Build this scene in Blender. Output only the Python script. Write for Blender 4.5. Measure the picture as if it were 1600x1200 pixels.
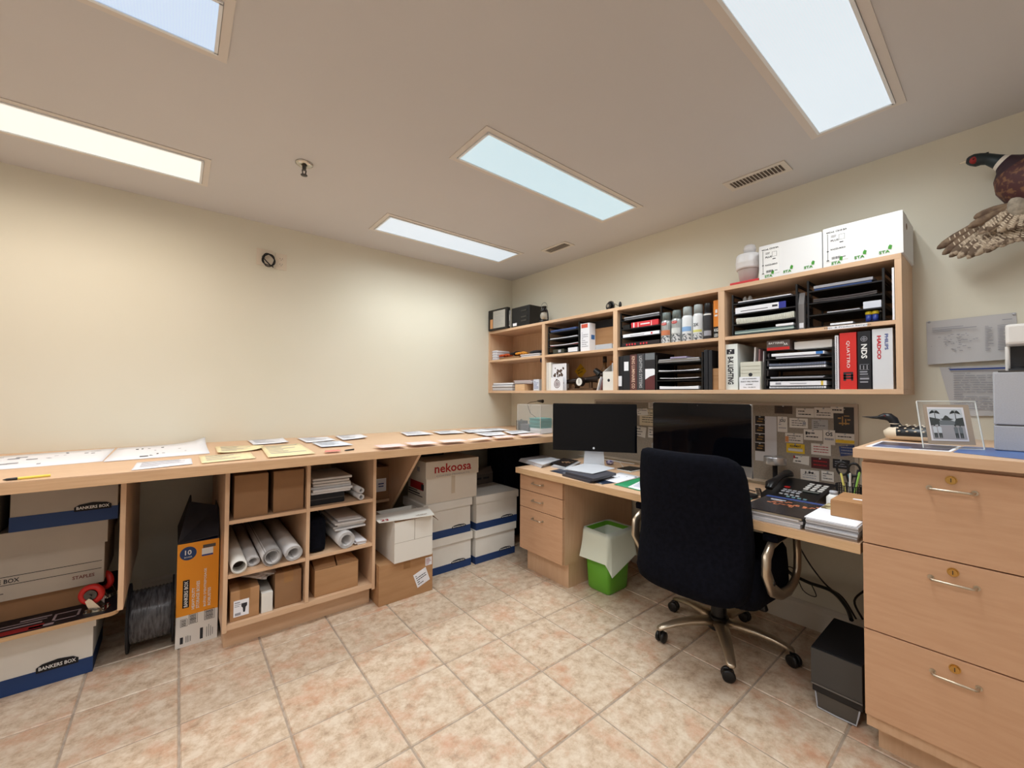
import bpy, bmesh, math, random
from mathutils import Matrix, Vector
for o in list(bpy.data.objects): bpy.data.objects.remove(o)
SC = bpy.context.scene; COL = SC.collection
PI = math.pi
# ---------------------------------------------------------------- camera
F_PX, YAW, PITCH, ROLL = 639.35, .8864, .0248, .0066
CAM = Vector((-2.6864, -3.2998, 1.2555))
vF = Vector((math.cos(YAW)*math.cos(PITCH), math.sin(YAW)*math.cos(PITCH), math.sin(PITCH)))
_r = Vector((math.sin(YAW), -math.cos(YAW), 0)); _u = _r.cross(vF)
vR = _r*math.cos(ROLL)+_u*math.sin(ROLL); vU = -_r*math.sin(ROLL)+_u*math.cos(ROLL)
cd = bpy.data.cameras.new('camera'); cd.sensor_width = 36; cd.lens = F_PX/1600*36; cd.clip_start = .02
cam = bpy.data.objects.new('camera', cd); COL.objects.link(cam)
m = Matrix((vR, vU, -vF)).transposed().to_4x4(); m.translation = CAM
cam.matrix_world = m; SC.camera = cam
# ---------------------------------------------------------------- world, exposure
w = bpy.data.worlds.new('world'); SC.world = w; w.use_nodes = True
w.node_tree.nodes['Background'].inputs[0].default_value = (.9, .95, 1, 1)
w.node_tree.nodes['Background'].inputs[1].default_value = .3
SC.view_settings.view_transform = 'Standard'; SC.view_settings.look = 'None'
SC.view_settings.exposure = 0.2; SC.view_settings.gamma = 1
SC.view_settings.use_curve_mapping = False
LAMP_W = 20.0; LAMP_SPREAD = math.radians(172); LAMP_BLEND = .62; DOWN_W = .33; DOWN_SPREAD = math.radians(122); DIFF_E = .70
# ---------------------------------------------------------------- materials
def lin(c):
    return tuple(((v/255)/12.92 if v/255 <= .04045 else ((v/255+.055)/1.055)**2.4) for v in c)
_M = {}
def mat(name, c, rough=.6, metal=0, c2=None, ns=8, sc=(1, 1, 1), bump=0, emis=0, spec=.5, trans=0, ior=1.45, detail=4, rnd=False, lo=.35, hi=.65, coat=0, alpha=1):
    if name in _M: return _M[name]
    M = bpy.data.materials.new(name); M.use_nodes = True; nt = M.node_tree; N = nt.nodes; L = nt.links
    b = N['Principled BSDF']; col = (*lin(c), 1)
    b.inputs['Base Color'].default_value = col; b.inputs['Roughness'].default_value = rough
    b.inputs['Metallic'].default_value = metal; b.inputs['Specular IOR Level'].default_value = spec
    b.inputs['Transmission Weight'].default_value = trans; b.inputs['IOR'].default_value = ior
    b.inputs['Coat Weight'].default_value = coat; b.inputs['Alpha'].default_value = alpha
    if emis:
        b.inputs['Emission Color'].default_value = col; b.inputs['Emission Strength'].default_value = emis
    if c2 or bump:
        tc = N.new('ShaderNodeTexCoord'); mp = N.new('ShaderNodeMapping'); mp.inputs['Scale'].default_value = sc
        L.new(tc.outputs['Object'], mp.inputs['Vector'])
        nz = N.new('ShaderNodeTexNoise'); nz.inputs['Scale'].default_value = ns; nz.inputs['Detail'].default_value = detail
        if rnd:
            oi = N.new('ShaderNodeObjectInfo'); va = N.new('ShaderNodeVectorMath'); va.operation = 'MULTIPLY_ADD'
            cx = N.new('ShaderNodeCombineXYZ')
            L.new(oi.outputs['Random'], cx.inputs[0]); L.new(oi.outputs['Random'], cx.inputs[1])
            L.new(cx.outputs[0], va.inputs[0]); va.inputs[1].default_value = (37, 53, 11)
            L.new(mp.outputs[0], va.inputs[2]); L.new(va.outputs[0], nz.inputs['Vector'])
        else: L.new(mp.outputs[0], nz.inputs['Vector'])
        if c2:
            cr = N.new('ShaderNodeValToRGB'); cr.color_ramp.elements[0].position = lo; cr.color_ramp.elements[1].position = hi
            cr.color_ramp.elements[0].color = col; cr.color_ramp.elements[1].color = (*lin(c2), 1)
            L.new(nz.outputs['Fac'], cr.inputs[0]); L.new(cr.outputs[0], b.inputs['Base Color'])
        if bump:
            bp = N.new('ShaderNodeBump'); bp.inputs['Strength'].default_value = bump; bp.inputs['Distance'].default_value = .01
            L.new(nz.outputs['Fac'], bp.inputs['Height']); L.new(bp.outputs[0], b.inputs['Normal'])
    _M[name] = M; return M
W1, W2 = (209, 172, 138), (215, 180, 147)
wood_x = mat('maple_x', W1, .42, c2=W2, ns=6, sc=(1, 12, 12))
wood_y = mat('maple_y', W1, .42, c2=W2, ns=6, sc=(12, 1, 12))
wood_z = mat('maple_z', W1, .42, c2=W2, ns=6, sc=(12, 12, 1))
face_w = mat('maple_face', (199, 156, 122), .42, c2=(205, 163, 129), ns=5, sc=(14, 1.5, 14), detail=8)
edge_w = mat('maple_edge', (213, 174, 132), .45, c2=(223, 187, 147), ns=8, sc=(2, 2, 20))
wall_m = mat('wall_paint', (224, 219, 201), .7, c2=(226, 221, 204), ns=2, bump=.0)
ceil_m = mat('ceiling_paint', (205, 202, 201), .85, c2=(207, 204, 203), ns=2)
base_m = mat('baseboard_paint', (214, 206, 192), .5)
grout_m = mat('grout', (176, 160, 144), .9, c2=(156, 140, 124), ns=30)
card_m = mat('cardboard', (168, 126, 86), .8, c2=(180, 138, 98), ns=3, sc=(1, 1, 8))
card_d = mat('cardboard_dark', (140, 104, 72), .85, c2=(152, 114, 80), ns=4)
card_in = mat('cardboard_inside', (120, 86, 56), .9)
tape_m = mat('tape', (152, 110, 68), .3)
white_card = mat('white_cardboard', (222, 218, 210), .7, c2=(228, 225, 218), ns=5)
grey_card = mat('grey_cardboard', (170, 160, 148), .8, c2=(180, 170, 156), ns=4)
blue_card = mat('blue_print', (28, 58, 108), .6)
white_p = mat('white_paper', (233, 233, 238), .8)
cream_p = mat('cream_paper', (238, 222, 178), .8)
pink_p = mat('pink_paper', (240, 206, 202), .8)
ink = mat('ink', (40, 40, 46), .7)
ink_l = mat('ink_grey', (150, 150, 158), .8)
red_ink = mat('red_ink', (160, 32, 38), .6)
blue_ink = mat('blue_ink', (40, 66, 140), .6)
green_ink = mat('green_ink', (84, 160, 60), .6)
white_ink = mat('white_ink', (230, 230, 228), .6)
black_pl = mat('black_plastic', (20, 20, 22), .35)
black_mat = mat('black_matte', (22, 22, 26), .8)
black_fab = mat('black_fabric', (10, 11, 17), .95, c2=(15, 16, 24), ns=60, bump=.15, spec=.1)
screen_m = mat('screen_glass', (4, 5, 9), .05, spec=.28)
alu = mat('aluminium', (196, 198, 202), .32, metal=.9)
alu_p = mat('pale_metal_paint', (200, 203, 208), .4)
chrome = mat('chrome', (205, 200, 190), .18, metal=1)
brass = mat('brass', (190, 150, 86), .25, metal=1)
steel_d = mat('dark_steel', (90, 88, 86), .35, metal=.9)
champagne = mat('champagne_metal', (190, 176, 156), .28, metal=.85)
red_pl = mat('red_plastic', (196, 38, 34), .4)
green_pl = mat('green_plastic', (104, 176, 52), .35)
white_pl = mat('white_plastic', (226, 224, 220), .4)
clear = mat('clear_acrylic', (240, 245, 245), .03, trans=1, ior=1.2)
grey_pl = mat('grey_plastic', (176, 178, 184), .45, c2=(182, 184, 190), ns=300)
felt = mat('board_fabric', (140, 130, 118), .95, c2=(152, 141, 128), ns=150)
# ---------------------------------------------------------------- mesh helpers
class MB:
    def __init__(s): s.bm = bmesh.new(); s.x = Matrix.Identity(4); s.m = 0; s.smooth = False
    def _f(s, vs, faces, sm=None):
        V = [s.bm.verts.new(s.x @ Vector(v)) for v in vs]; out = []
        for f in faces:
            try:
                q = s.bm.faces.new([V[i] for i in f]); q.material_index = s.m; q.smooth = s.smooth if sm is None else sm; out.append(q)
            except ValueError: pass
        return out
    def box(s, x0, x1, y0, y1, z0, z1, bev=0):
        x0, x1 = sorted((x0, x1)); y0, y1 = sorted((y0, y1)); z0, z1 = sorted((z0, z1))
        fs = s._f([(x0, y0, z0), (x1, y0, z0), (x1, y1, z0), (x0, y1, z0), (x0, y0, z1), (x1, y0, z1), (x1, y1, z1), (x0, y1, z1)],
             [(3, 2, 1, 0), (4, 5, 6, 7), (0, 1, 5, 4), (1, 2, 6, 5), (2, 3, 7, 6), (3, 0, 4, 7)], False)
        if bev:
            es = {e for f in fs for e in f.edges}
            bmesh.ops.bevel(s.bm, geom=list(es), offset=bev, segments=2, affect='EDGES', profile=.6)
        return s
    def cyl(s, a, b, r0, r1=None, n=16, caps=True):
        return s.loft([(a, r0), (b, r0 if r1 is None else r1)], n, caps)
    def loft(s, sec, n=16, caps=True):   # sec: (point, radius)
        P = [Vector(p) for p, _ in sec]; rings = []
        d0 = (P[-1]-P[0]).normalized() if (P[-1]-P[0]).length > 1e-6 else Vector((0, 0, 1))
        up = Vector((0, 0, 1)) if abs(d0.z) < .9 else Vector((1, 0, 0)); vs = []
        for i, (p, r) in enumerate(sec):
            t = (P[min(i+1, len(P)-1)]-P[max(i-1, 0)])
            t = t.normalized() if t.length > 1e-7 else d0
            a = up.cross(t)
            if a.length < .05: a = Vector((0, 1, 0)).cross(t)
            a.normalize(); b = t.cross(a); up = b
            ra, rb = r if isinstance(r, tuple) else (r, r)
            for k in range(n):
                q = 2*PI*k/n; vs.append(tuple(P[i]+a*math.cos(q)*ra+b*math.sin(q)*rb))
        fs = [(i*n+k, i*n+(k+1) % n, (i+1)*n+(k+1) % n, (i+1)*n+k) for i in range(len(sec)-1) for k in range(n)]
        q = s._f(vs, fs, True)
        if caps: s._cap(q, vs, n, len(sec))
        return s
    def _cap(s, q, vs, n, k):
        s._f(vs[:n], [tuple(reversed(range(n)))], False); s._f(vs[(k-1)*n:], [tuple(range(n))], False)
    def tube(s, pts, r, n=8):
        return s.loft([(p, r) for p in pts], n)
    def lathe(s, prof, c=(0, 0, 0), n=24):  # prof (r,z)
        vs = [(c[0]+max(r, 1e-4)*math.cos(2*PI*k/n), c[1]+max(r, 1e-4)*math.sin(2*PI*k/n), c[2]+z) for r, z in prof for k in range(n)]
        s._f(vs, [(i*n+k, i*n+(k+1) % n, (i+1)*n+(k+1) % n, (i+1)*n+k) for i in range(len(prof)-1) for k in range(n)], True)
        return s
    def prism(s, poly, u, v, n, t, o=(0, 0, 0)):  # extrude 2D polygon in plane (u,v) by t along n
        u, v, n, o = map(Vector, (u, v, n, o)); k = len(poly)
        vs = [tuple(o+u*a+v*b) for a, b in poly]+[tuple(o+u*a+v*b+n*t) for a, b in poly]
        s._f(vs, [tuple(reversed(range(k))), tuple(range(k, 2*k))]+[(i, (i+1) % k, k+(i+1) % k, k+i) for i in range(k)], False)
        return s
    def ell(s, c, r, n=16, m=10):
        vs = []
        for i in range(m+1):
            t = PI*i/m; 
            for k in range(n):
                q = 2*PI*k/n; rr = max(math.sin(t), 1e-3)
                vs.append((c[0]+r[0]*rr*math.cos(q), c[1]+r[1]*rr*math.sin(q), c[2]-r[2]*math.cos(t)))
        s._f(vs, [(i*n+k, i*n+(k+1) % n, (i+1)*n+(k+1) % n, (i+1)*n+k) for i in range(m) for k in range(n)], True)
        return s
    def torus(s, c, R, r, axis='z', n=28, m=10, a0=0, a1=2*PI, sq=1):
        pts = []
        full = abs(a1-a0-2*PI) < 1e-4; cnt = n if full else n+1; vs = []
        for i in range(cnt):
            a = a0+(a1-a0)*i/n
            for k in range(m):
                q = 2*PI*k/m; rr = R+r*math.cos(q); h = r*math.sin(q)*sq; X, Y = rr*math.cos(a), rr*math.sin(a)
                p = {'z': (X, Y, h), 'x': (h, X, Y), 'y': (X, h, Y)}[axis]
                vs.append((c[0]+p[0], c[1]+p[1], c[2]+p[2]))
        s._f(vs, [(i*m+k, ((i+1) % cnt)*m+k, ((i+1) % cnt)*m+(k+1) % m, i*m+(k+1) % m) for i in range(n) for k in range(m)], True)
        return s
def inv(par):
    M = Matrix.Identity(4); o = par
    while o is not None: M = (Matrix.Translation(o.location) @ o.rotation_euler.to_matrix().to_4x4()) @ M; o = o.parent
    return M.inverted()
def link(name, me, mats, parent=None, world=False):
    for q in (mats if isinstance(mats, (list, tuple)) else [mats]): me.materials.append(q)
    o = bpy.data.objects.new(name, me); COL.objects.link(o)
    if parent is not None:
        o.parent = parent
        if world: me.transform(inv(parent))
    return o
def build(mb, name, mats, parent=None, world=False, recalc=True):
    bm = mb.bm
    if recalc: bmesh.ops.recalc_face_normals(bm, faces=bm.faces)
    me = bpy.data.meshes.new(name); bm.to_mesh(me); bm.free()
    return link(name, me, mats, parent, world)
def tag(o, label, cat=None, group=None):
    if label: o['label'] = label
    if cat: o['category'] = cat
    if group: o['group'] = group
    return o
def thing(name, label, cat, loc=(0, 0, 0), rz=0, group=None):
    o = bpy.data.objects.new(name, None); COL.objects.link(o); o.empty_display_size = .05
    o.location = loc; o.rotation_euler = (0, 0, rz); return tag(o, label, cat, group)
def structure(o): o['kind'] = 'structure'; return o
def B(name, mats, parent, *a, bev=0, world=False):
    mb = MB(); mb.box(*a, bev=bev); return build(mb, name, mats, parent, world)
def copy_tree(o, parent=None):
    c = o.copy(); COL.objects.link(c); c.parent = parent
    for ch in [q for q in bpy.data.objects if q.parent == o]: copy_tree(ch, c)
    return c
# a point of a real plane (wall, shelf front, table top) seen at photo pixel (px,py)
def P(px, py, ax, v):
    d = vF+vR*((px-800)/F_PX)-vU*((py-600)/F_PX); i = 'xyz'.index(ax)
    return CAM+d*((v-CAM[i])/d[i])
_tc = {}
def text(s, parent, c, u, v, w, h, m, world=False, name='lettering', bold=0, ext=.0004):
    key = (s, bold)
    if key not in _tc:
        cu = bpy.data.curves.new('t', 'FONT'); cu.body = s; cu.extrude = .001; cu.offset = bold; cu.align_x = 'CENTER'; cu.resolution_u = 2
        o = bpy.data.objects.new('t', cu); COL.objects.link(o); bpy.context.view_layer.update()
        me = bpy.data.meshes.new_from_object(o.evaluated_get(bpy.context.evaluated_depsgraph_get()))
        bpy.data.objects.remove(o); bpy.data.curves.remove(cu)
        xs = [q.co.x for q in me.vertices]; ys = [q.co.y for q in me.vertices]
        _tc[key] = (me, min(xs), max(xs), min(ys), max(ys))
    me, x0, x1, y0, y1 = _tc[key]; me = me.copy(); me.materials.clear()
    u, v, c = Vector(u), Vector(v), Vector(c); n = u.cross(v)
    for q in me.vertices:
        q.co = c+u*((q.co.x-(x0+x1)/2)/(x1-x0)*w)+v*((q.co.y-(y0+y1)/2)/(y1-y0)*h)+n*(ext*(1 if q.co.z > 0 else 0)+.0003)
    return link(name, me, m, parent, world)
def marks(parent, c, u, v, rects, m, world=False, name='print', t=.0003):  # flat print, rects (u0,u1,v0,v1)
    u, v, c = Vector(u), Vector(v), Vector(c); n = u.cross(v); mb = MB()
    for r in rects:
        a, b, d, e = r[:4]; mb.prism([(a, d), (b, d), (b, e), (a, e)], u, v, n, t, c+n*.0002)
    o = build(mb, name, m, parent, world)
    if len(rects) > 6: o['kind'] = 'stuff'      # fine print, too small to pick apart
    return o
def textlines(w, h, n, seed=0, th=.35):
    R = random.Random(seed); out = []
    for i in range(n):
        y = h/2-h*(i+.5)/n; x = -w/2
        while x < w/2-.04*w:
            l = R.uniform(.06, .25)*w; e = min(x+l, w/2); out.append((x, e, y-h/n*th/2, y+h/n*th/2)); x = e+w*.03
            if R.random() < .12: break
    return out
# ================================================================ room shell
XW, YS, H = -4.6, -4.9, 2.44
T, OX, OY = .3198, -2.3375, -1.2863
sub = MB(); sub.box(XW, 0, YS, 0, -.06, -.004); floor = structure(build(sub, 'floor', grout_m))
tile_m = mat('tile_glaze', (0, 0, 0), .38)
nt = tile_m.node_tree; N = nt.nodes; L = nt.links; bs = N['Principled BSDF']
tc = N.new('ShaderNodeTexCoord'); oi = N.new('ShaderNodeObjectInfo'); cx = N.new('ShaderNodeCombineXYZ')
L.new(oi.outputs['Random'], cx.inputs[0]); L.new(oi.outputs['Random'], cx.inputs[1])
va = N.new('ShaderNodeVectorMath'); va.operation = 'MULTIPLY_ADD'; va.inputs[1].default_value = (91, 57, 0)
L.new(cx.outputs[0], va.inputs[0]); L.new(tc.outputs['Object'], va.inputs[2])
n1 = N.new('ShaderNodeTexNoise'); n1.inputs['Scale'].default_value = 19; n1.inputs['Detail'].default_value = 10; n1.inputs['Roughness'].default_value = .72
n2 = N.new('ShaderNodeTexNoise'); n2.inputs['Scale'].default_value = 5; n2.inputs['Detail'].default_value = 8; n2.inputs['Roughness'].default_value = .7
for q in (n1, n2): L.new(va.outputs[0], q.inputs['Vector'])
c1 = N.new('ShaderNodeValToRGB'); e = c1.color_ramp.elements
e[0].position = .34; e[0].color = (*lin((172, 146, 122)), 1); e[1].position = .6; e[1].color = (*lin((218, 201, 180)), 1)
q = c1.color_ramp.elements.new(.47); q.color = (*lin((202, 179, 154)), 1)
c2 = N.new('ShaderNodeValToRGB'); e = c2.color_ramp.elements; e[0].position = .5; e[0].color = (0, 0, 0, 1); e[1].position = .72; e[1].color = (.95, .95, .95, 1)
mx = N.new('ShaderNodeMix'); mx.data_type = 'RGBA'; mx.inputs[7].default_value = (*lin((196, 142, 110)), 1)
L.new(n1.outputs['Fac'], c1.inputs[0]); L.new(n2.outputs['Fac'], c2.inputs[0]); L.new(c2.outputs[0], mx.inputs[0])
L.new(c1.outputs[0], mx.inputs[6]); L.new(mx.outputs[2], bs.inputs['Base Color'])
bp = N.new('ShaderNodeBump'); bp.inputs['Strength'].default_value = .2; bp.inputs['Distance'].default_value = .004
L.new(n1.outputs['Fac'], bp.inputs['Height']); L.new(bp.outputs[0], bs.inputs['Normal'])
def tile_mesh(w, d):
    mb = MB(); g = .0036; a, b = w-g, d-g; e = .003
    vs = [(g, g, -.004), (a, g, -.004), (a, b, -.004), (g, b, -.004), (g+e, g+e, 0), (a-e, g+e, 0), (a-e, b-e, 0), (g+e, b-e, 0)]
    mb._f(vs, [(4, 5, 6, 7), (0, 1, 5, 4), (1, 2, 6, 5), (2, 3, 7, 6), (3, 0, 4, 7)], False)
    me = bpy.data.meshes.new('tile'); mb.bm.to_mesh(me); mb.bm.free(); me.materials.append(tile_m); return me
tms = {}
i0 = math.floor((XW-OX)/T); j0 = math.floor((YS-OY)/T)
for i in range(i0, 8):
    for j in range(j0, 5):
        x0, x1 = max(OX+i*T, XW), min(OX+(i+1)*T, 0); y0, y1 = max(OY+j*T, YS), min(OY+(j+1)*T, 0)
        if x1-x0 < .02 or y1-y0 < .02: continue
        k = (round(x1-x0, 3), round(y1-y0, 3))
        if k not in tms: tms[k] = tile_mesh(x1-x0, y1-y0)
        o = bpy.data.objects.new('tile', tms[k]); COL.objects.link(o); o.parent = floor; o.location = (x0, y0, 0)
def slab(name, *a, m=wall_m):
    return structure(B(name, m, None, *a))
slab('wall_left', XW-.1, .1, 0, .1, -.06, H+.1)
slab('wall_right', 0, .1, YS-.1, 0, -.06, H+.1)
slab('wall_rear', XW-.1, 0, YS-.1, YS, -.06, H+.1, m=mat('wall_paint_white', (232, 230, 226), .7))
slab('wall_entry', XW-.1, XW, YS, 0, -.06, H+.1, m=mat('wall_paint_white', (232, 230, 226), .7))
slab('ceiling', XW, 0, YS, 0, H, H+.1, m=ceil_m)
def baseboard(name, a, b, n):
    prof = [(0, 0), (.016, 0), (.016, .095), (.013, .105), (.013, .118), (.007, .13), (0, .135)]
    a, b, n = map(Vector, (a, b, n)); mb = MB(); k = len(prof)
    vs = [tuple(a+n*p+Vector((0, 0, z))) for p, z in prof]+[tuple(b+n*p+Vector((0, 0, z))) for p, z in prof]
    mb._f(vs, [(i, (i+1) % k, k+(i+1) % k, k+i) for i in range(k)]+[tuple(range(k)), tuple(range(2*k-1, k-1, -1))], False)
    structure(build(mb, name, base_m))
baseboard('baseboard_right', (0, YS, 0), (0, -1.47, 0), (-1, 0, 0))
baseboard('baseboard_left', (-2.83, 0, 0), (-2.51, 0, 0), (0, -1, 0))
baseboard('baseboard_left', (XW, 0, 0), (-3.5, 0, 0), (0, -1, 0))
# ---------------------------------------------------------------- ceiling lights
def light(x0, x1, y0, y1, label, colr, e, lw, rgb):
    cx_, cy = (x0+x1)/2, (y0+y1)/2; hx, hy = (x1-x0)/2, (y1-y0)/2
    t = thing('ceiling_light', label, 'light', (cx_, cy, H), 0, 'recessed ceiling lights')
    fm = mat('light_trim', (216, 208, 200), .5)
    mb = MB(); a, b = hx+.035, hy+.035
    for q in ((-a, a, -b, -hy-.008), (-a, a, hy+.008, b), (-a, -hx-.008, -hy-.008, hy+.008), (hx+.008, a, -hy-.008, hy+.008)): mb.box(*q, -.004, -.0003)
    build(mb, 'frame', fm, t)
    mb = MB(); wl = mat('lens_lip', (235, 238, 240), .4)
    for q in ((-hx-.006, hx+.006, -hy-.006, -hy+.004), (-hx-.006, hx+.006, hy-.004, hy+.006), (-hx-.006, -hx+.004, -hy, hy), (hx-.004, hx+.006, -hy, hy)): mb.box(*q, -.009, -.0003)
    build(mb, 'lens_frame', wl, t)
    em = mat('diffuser_'+label[:14], colr, .4, emis=e)
    n_ = em.node_tree.nodes; l_ = em.node_tree.links; b_ = n_['Principled BSDF']; b_.inputs['Base Color'].default_value = (.5, .5, .5, 1)
    tc_ = n_.new('ShaderNodeTexCoord'); vo = n_.new('ShaderNodeTexVoronoi'); vo.inputs['Scale'].default_value = 130; vo.inputs['Randomness'].default_value = 0
    l_.new(tc_.outputs['Object'], vo.inputs['Vector'])
    mr = n_.new('ShaderNodeMapRange'); mr.inputs[1].default_value = 0; mr.inputs[2].default_value = .7; mr.inputs[3].default_value = e*1.06; mr.inputs[4].default_value = e*.86
    l_.new(vo.outputs['Distance'], mr.inputs[0]); l_.new(mr.outputs[0], b_.inputs['Emission Strength'])
    B('diffuser', em, t, -hx+.003, hx-.003, -hy+.003, hy-.003, -.005, -.001)
    for a in range(6):            # unseen point-size spots in rows just below the lens, standing for its tubes
        for b in (-1, 1):
            la = bpy.data.lights.new('lamp', 'SPOT'); la.spot_size = LAMP_SPREAD; la.spot_blend = LAMP_BLEND; la.shadow_soft_size = 0
            la.energy = lw/12; la.color = rgb
            lo = bpy.data.objects.new('lamp', la); COL.objects.link(lo); lo.parent = t; lo.location = (-hx+2*hx*(a+.5)/6, b*hy*.45, -.0098)
    la = bpy.data.lights.new('down_lamp', 'AREA'); la.shape = 'RECTANGLE'; la.size = 2*hx-.02; la.size_y = 2*hy-.02
    la.energy = lw*DOWN_W; la.spread = DOWN_SPREAD; la.color = rgb
    lo = bpy.data.objects.new('down_lamp', la); COL.objects.link(lo); lo.parent = t; lo.location = (0, 0, -.0065)
cool = (.80, .93, 1)
light(-1.622, -.485, -1.815, -1.560, 'bright blue ceiling light panel in the middle of the ceiling', (190, 229, 243), DIFF_E, LAMP_W, (.90, .98, 1))
light(-1.612, -.497, -.685, -.415, 'pale ceiling light panel nearest the corner of the two walls', (214, 232, 246), DIFF_E, LAMP_W*.70, (.92, .98, 1))
light(-3.75, -2.614, -.70, -.418, 'warm white ceiling light panel along the long cream wall', (246, 247, 238), DIFF_E*1.1, LAMP_W*.55, (1, .89, .77))
light(-3.75, -2.61, -1.80, -1.563, 'light blue ceiling light panel cut by the top left of the photo', (180, 214, 248), DIFF_E*1.05, LAMP_W, (.98, .98, 1))
light(-1.622, -.484, -3.012, -2.765, 'large white ceiling light panel above the tall drawer cabinet', (216, 234, 246), DIFF_E*1.05, LAMP_W*.9, (.93, .98, 1))
light(-3.75, -2.61, -3.012, -2.765, 'ceiling light panel behind the photographer', (230, 240, 246), DIFF_E, LAMP_W*.7, (.98, .98, 1))
light(-3.75, -2.61, -4.30, -4.05, 'ceiling light panel by the rear wall', (230, 240, 246), DIFF_E, LAMP_W*.8, (.98, .98, 1))
# ---------------------------------------------------------------- vents, sprinkler, outlets
def vent(cx_, cy, L_, W_, label, n):
    t = thing('ceiling_vent', label, 'vent', (cx_, cy, H), 0); vm = mat('vent_paint', (214, 206, 196), .5)
    mb = MB(); a, b = W_/2, L_/2
    for q in ((-a, a, -b, -b+.025), (-a, a, b-.025, b), (-a, -a+.025, -b+.025, b-.025), (a-.025, a, -b+.025, b-.025)): mb.box(*q, -.005, -.0003)
    build(mb, 'frame', vm, t)
    B('duct', mat('vent_dark', (110, 98, 88), .9), t, -a+.02, a-.02, -b+.02, b-.02, -.0015, -.0005)
    for k in range(n):
        y = -b+.03+(2*b-.06)*(k+.5)/n; mb = MB(); mb.x = Matrix.Translation((0, y, -.005)) @ Matrix.Rotation(.7, 4, 'X')
        mb.box(-a+.024, a-.024, -.0045, .0045, -.001, .001); build(mb, 'slat', vm, t)
vent(-.29, -2.44, .30, .13, 'long white air vent grille in the ceiling above the white cartons', 14)
vent(-.34, -.99, .27, .12, 'small air vent grille in the ceiling near the corner', 14)
t = thing('sprinkler', 'chrome fire sprinkler hanging from the ceiling over the long counter', 'sprinkler', (-2.205, -1.0, H))
mb = MB(); mb.lathe([(0, -.0005), (.042, -.0005), (.042, -.004), (.03, -.012), (.012, -.013), (.012, -.0005)]); build(mb, 'escutcheon', chrome, t)
mb = MB(); mb.cyl((0, 0, -.01), (0, 0, -.035), .011, .009); mb.cyl((-.009, 0, -.035), (-.006, 0, -.06), .003, n=8); mb.cyl((.009, 0, -.035), (.006, 0, -.06), .003, n=8)
build(mb, 'frame_arms', steel_d, t)
mb = MB(); mb.lathe([(.0, -.058), (.016, -.06), (.016, -.063), (0, -.064)]); build(mb, 'deflector', steel_d, t)
pl = mat('outlet_plate', (226, 214, 196), .5)
t = thing('outlet', 'white duplex power outlet plate high on the cream wall beside the cable plate', 'outlet', (-2.135, 0, 2.19))
B('plate', pl, t, -.036, .036, -.006, -.0002, -.058, .058, bev=.002)
for z in (-.02, .02):
    B('socket', pl, t, -.017, .017, -.0085, -.0055, z-.014, z+.014, bev=.001)
    marks(t, (0, -.0086, z), (1, 0, 0), (0, 0, 1), [(-.008, -.006, -.004, .006), (.006, .008, -.004, .006), (-.002, .002, -.011, -.007)], ink, name='slots')
t = thing('cable_plate', 'white wall plate with a round wall jack, high on the cream wall', 'wall plate', (-2.235, 0, 2.20))
B('plate', pl, t, -.05, .05, -.006, -.0002, -.058, .058, bev=.002)
mb = MB(); mb.cyl((-.01, -.006, 0), (-.01, -.02, 0), .009, n=12); build(mb, 'jack', steel_d, t)
mb = MB(); pts = []
for k in range(60):
    a = -1.0+k*.28; r = .036+.004*math.sin(k*.7); pts.append((-2.215+r*math.cos(a), -.022-.0045*(k//20), 2.18+r*1.15*math.sin(a)))
pts += [(-2.205, -.03, 2.145), (-2.185, -.028, 2.135)]
mb.tube(pts, .0038, 6); o = build(mb, 'coiled_cable', black_pl); tag(o, 'coiled black cable hanging on the wall plate', 'cable')
# ================================================================ long counter (left wall)
CT = .93
t = thing('long_counter', 'long light maple counter along the cream wall', 'counter', (-2.3, -.5, 0))
B('worktop', [wood_x], t, -4.599, -2.115, -1.03, -.001, CT-.004, CT, world=True)
B('worktop', [wood_x], t, -2.1145, -.001, -1.03, -.001, CT-.004, CT, world=True)
B('edge_band', [mat('maple_edge_x', (200, 161, 122), .5, c2=(208, 170, 131), ns=6, sc=(1.5, 10, 20))], t, -4.599, -.001, -1.03, -1.012, CT-.045, CT-.0042, world=True, bev=.001)
B('core', [mat('core_board', (150, 120, 92), .8)], t, -4.599, -.001, -1.0115, -.001, CT-.045, CT-.0042, world=True)
B('support_panel', [wood_z], t, -2.866, -2.848, -.895, -.02, .33, CT-.0455, world=True, bev=.001)
B('support_panel', [wood_z], t, -3.95, -3.932, -.895, -.02, 0, CT-.0455, world=True, bev=.001)
mb = MB(); mb.prism([(-.96, .884), (-.02, .884), (-.02, .02), (-.30, .02), (-.52, .45)], (0, 1, 0), (0, 0, 1), (1, 0, 0), .018, (-1.515, 0, 0)); build(mb, 'bracket', wood_z, t, True)
B('low_shelf', wood_x, t, -1.757, -1.5155, -.5, -.01, .495, .513, world=True)
# ---------------------------------------------------------------- cubby unit
t = thing('cubby_unit', 'maple cubby storage unit with six open bays under the long counter', 'cabinet', (-2.13, -.45, 0))
yf, yb = -.893, -.03
for x in (-2.5, -2.139, -1.778): B('side_panel', [wood_z], t, x, x+.018, yf, yb, .098 if x != -2.139 else .134, .884, world=True, bev=.001)
B('bottom_panel', wood_x, t, -2.4815, -1.7785, yf+.001, yb, .108, .133, world=True)
for z in (.372, .632):
    B('shelf', wood_x, t, -2.4815, -2.1395, yf+.002, yb, z-.018, z, world=True)
    B('shelf', wood_x, t, -2.1205, -1.7785, yf+.002, yb, z-.018, z, world=True)
B('back_panel', wood_z, t, -2.4815, -1.7785, yb, -.02, .09, .884, world=True)
B('plinth', wood_x, t, -2.49, -1.77, -.83, -.03, 0, .0975, world=True)
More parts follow.
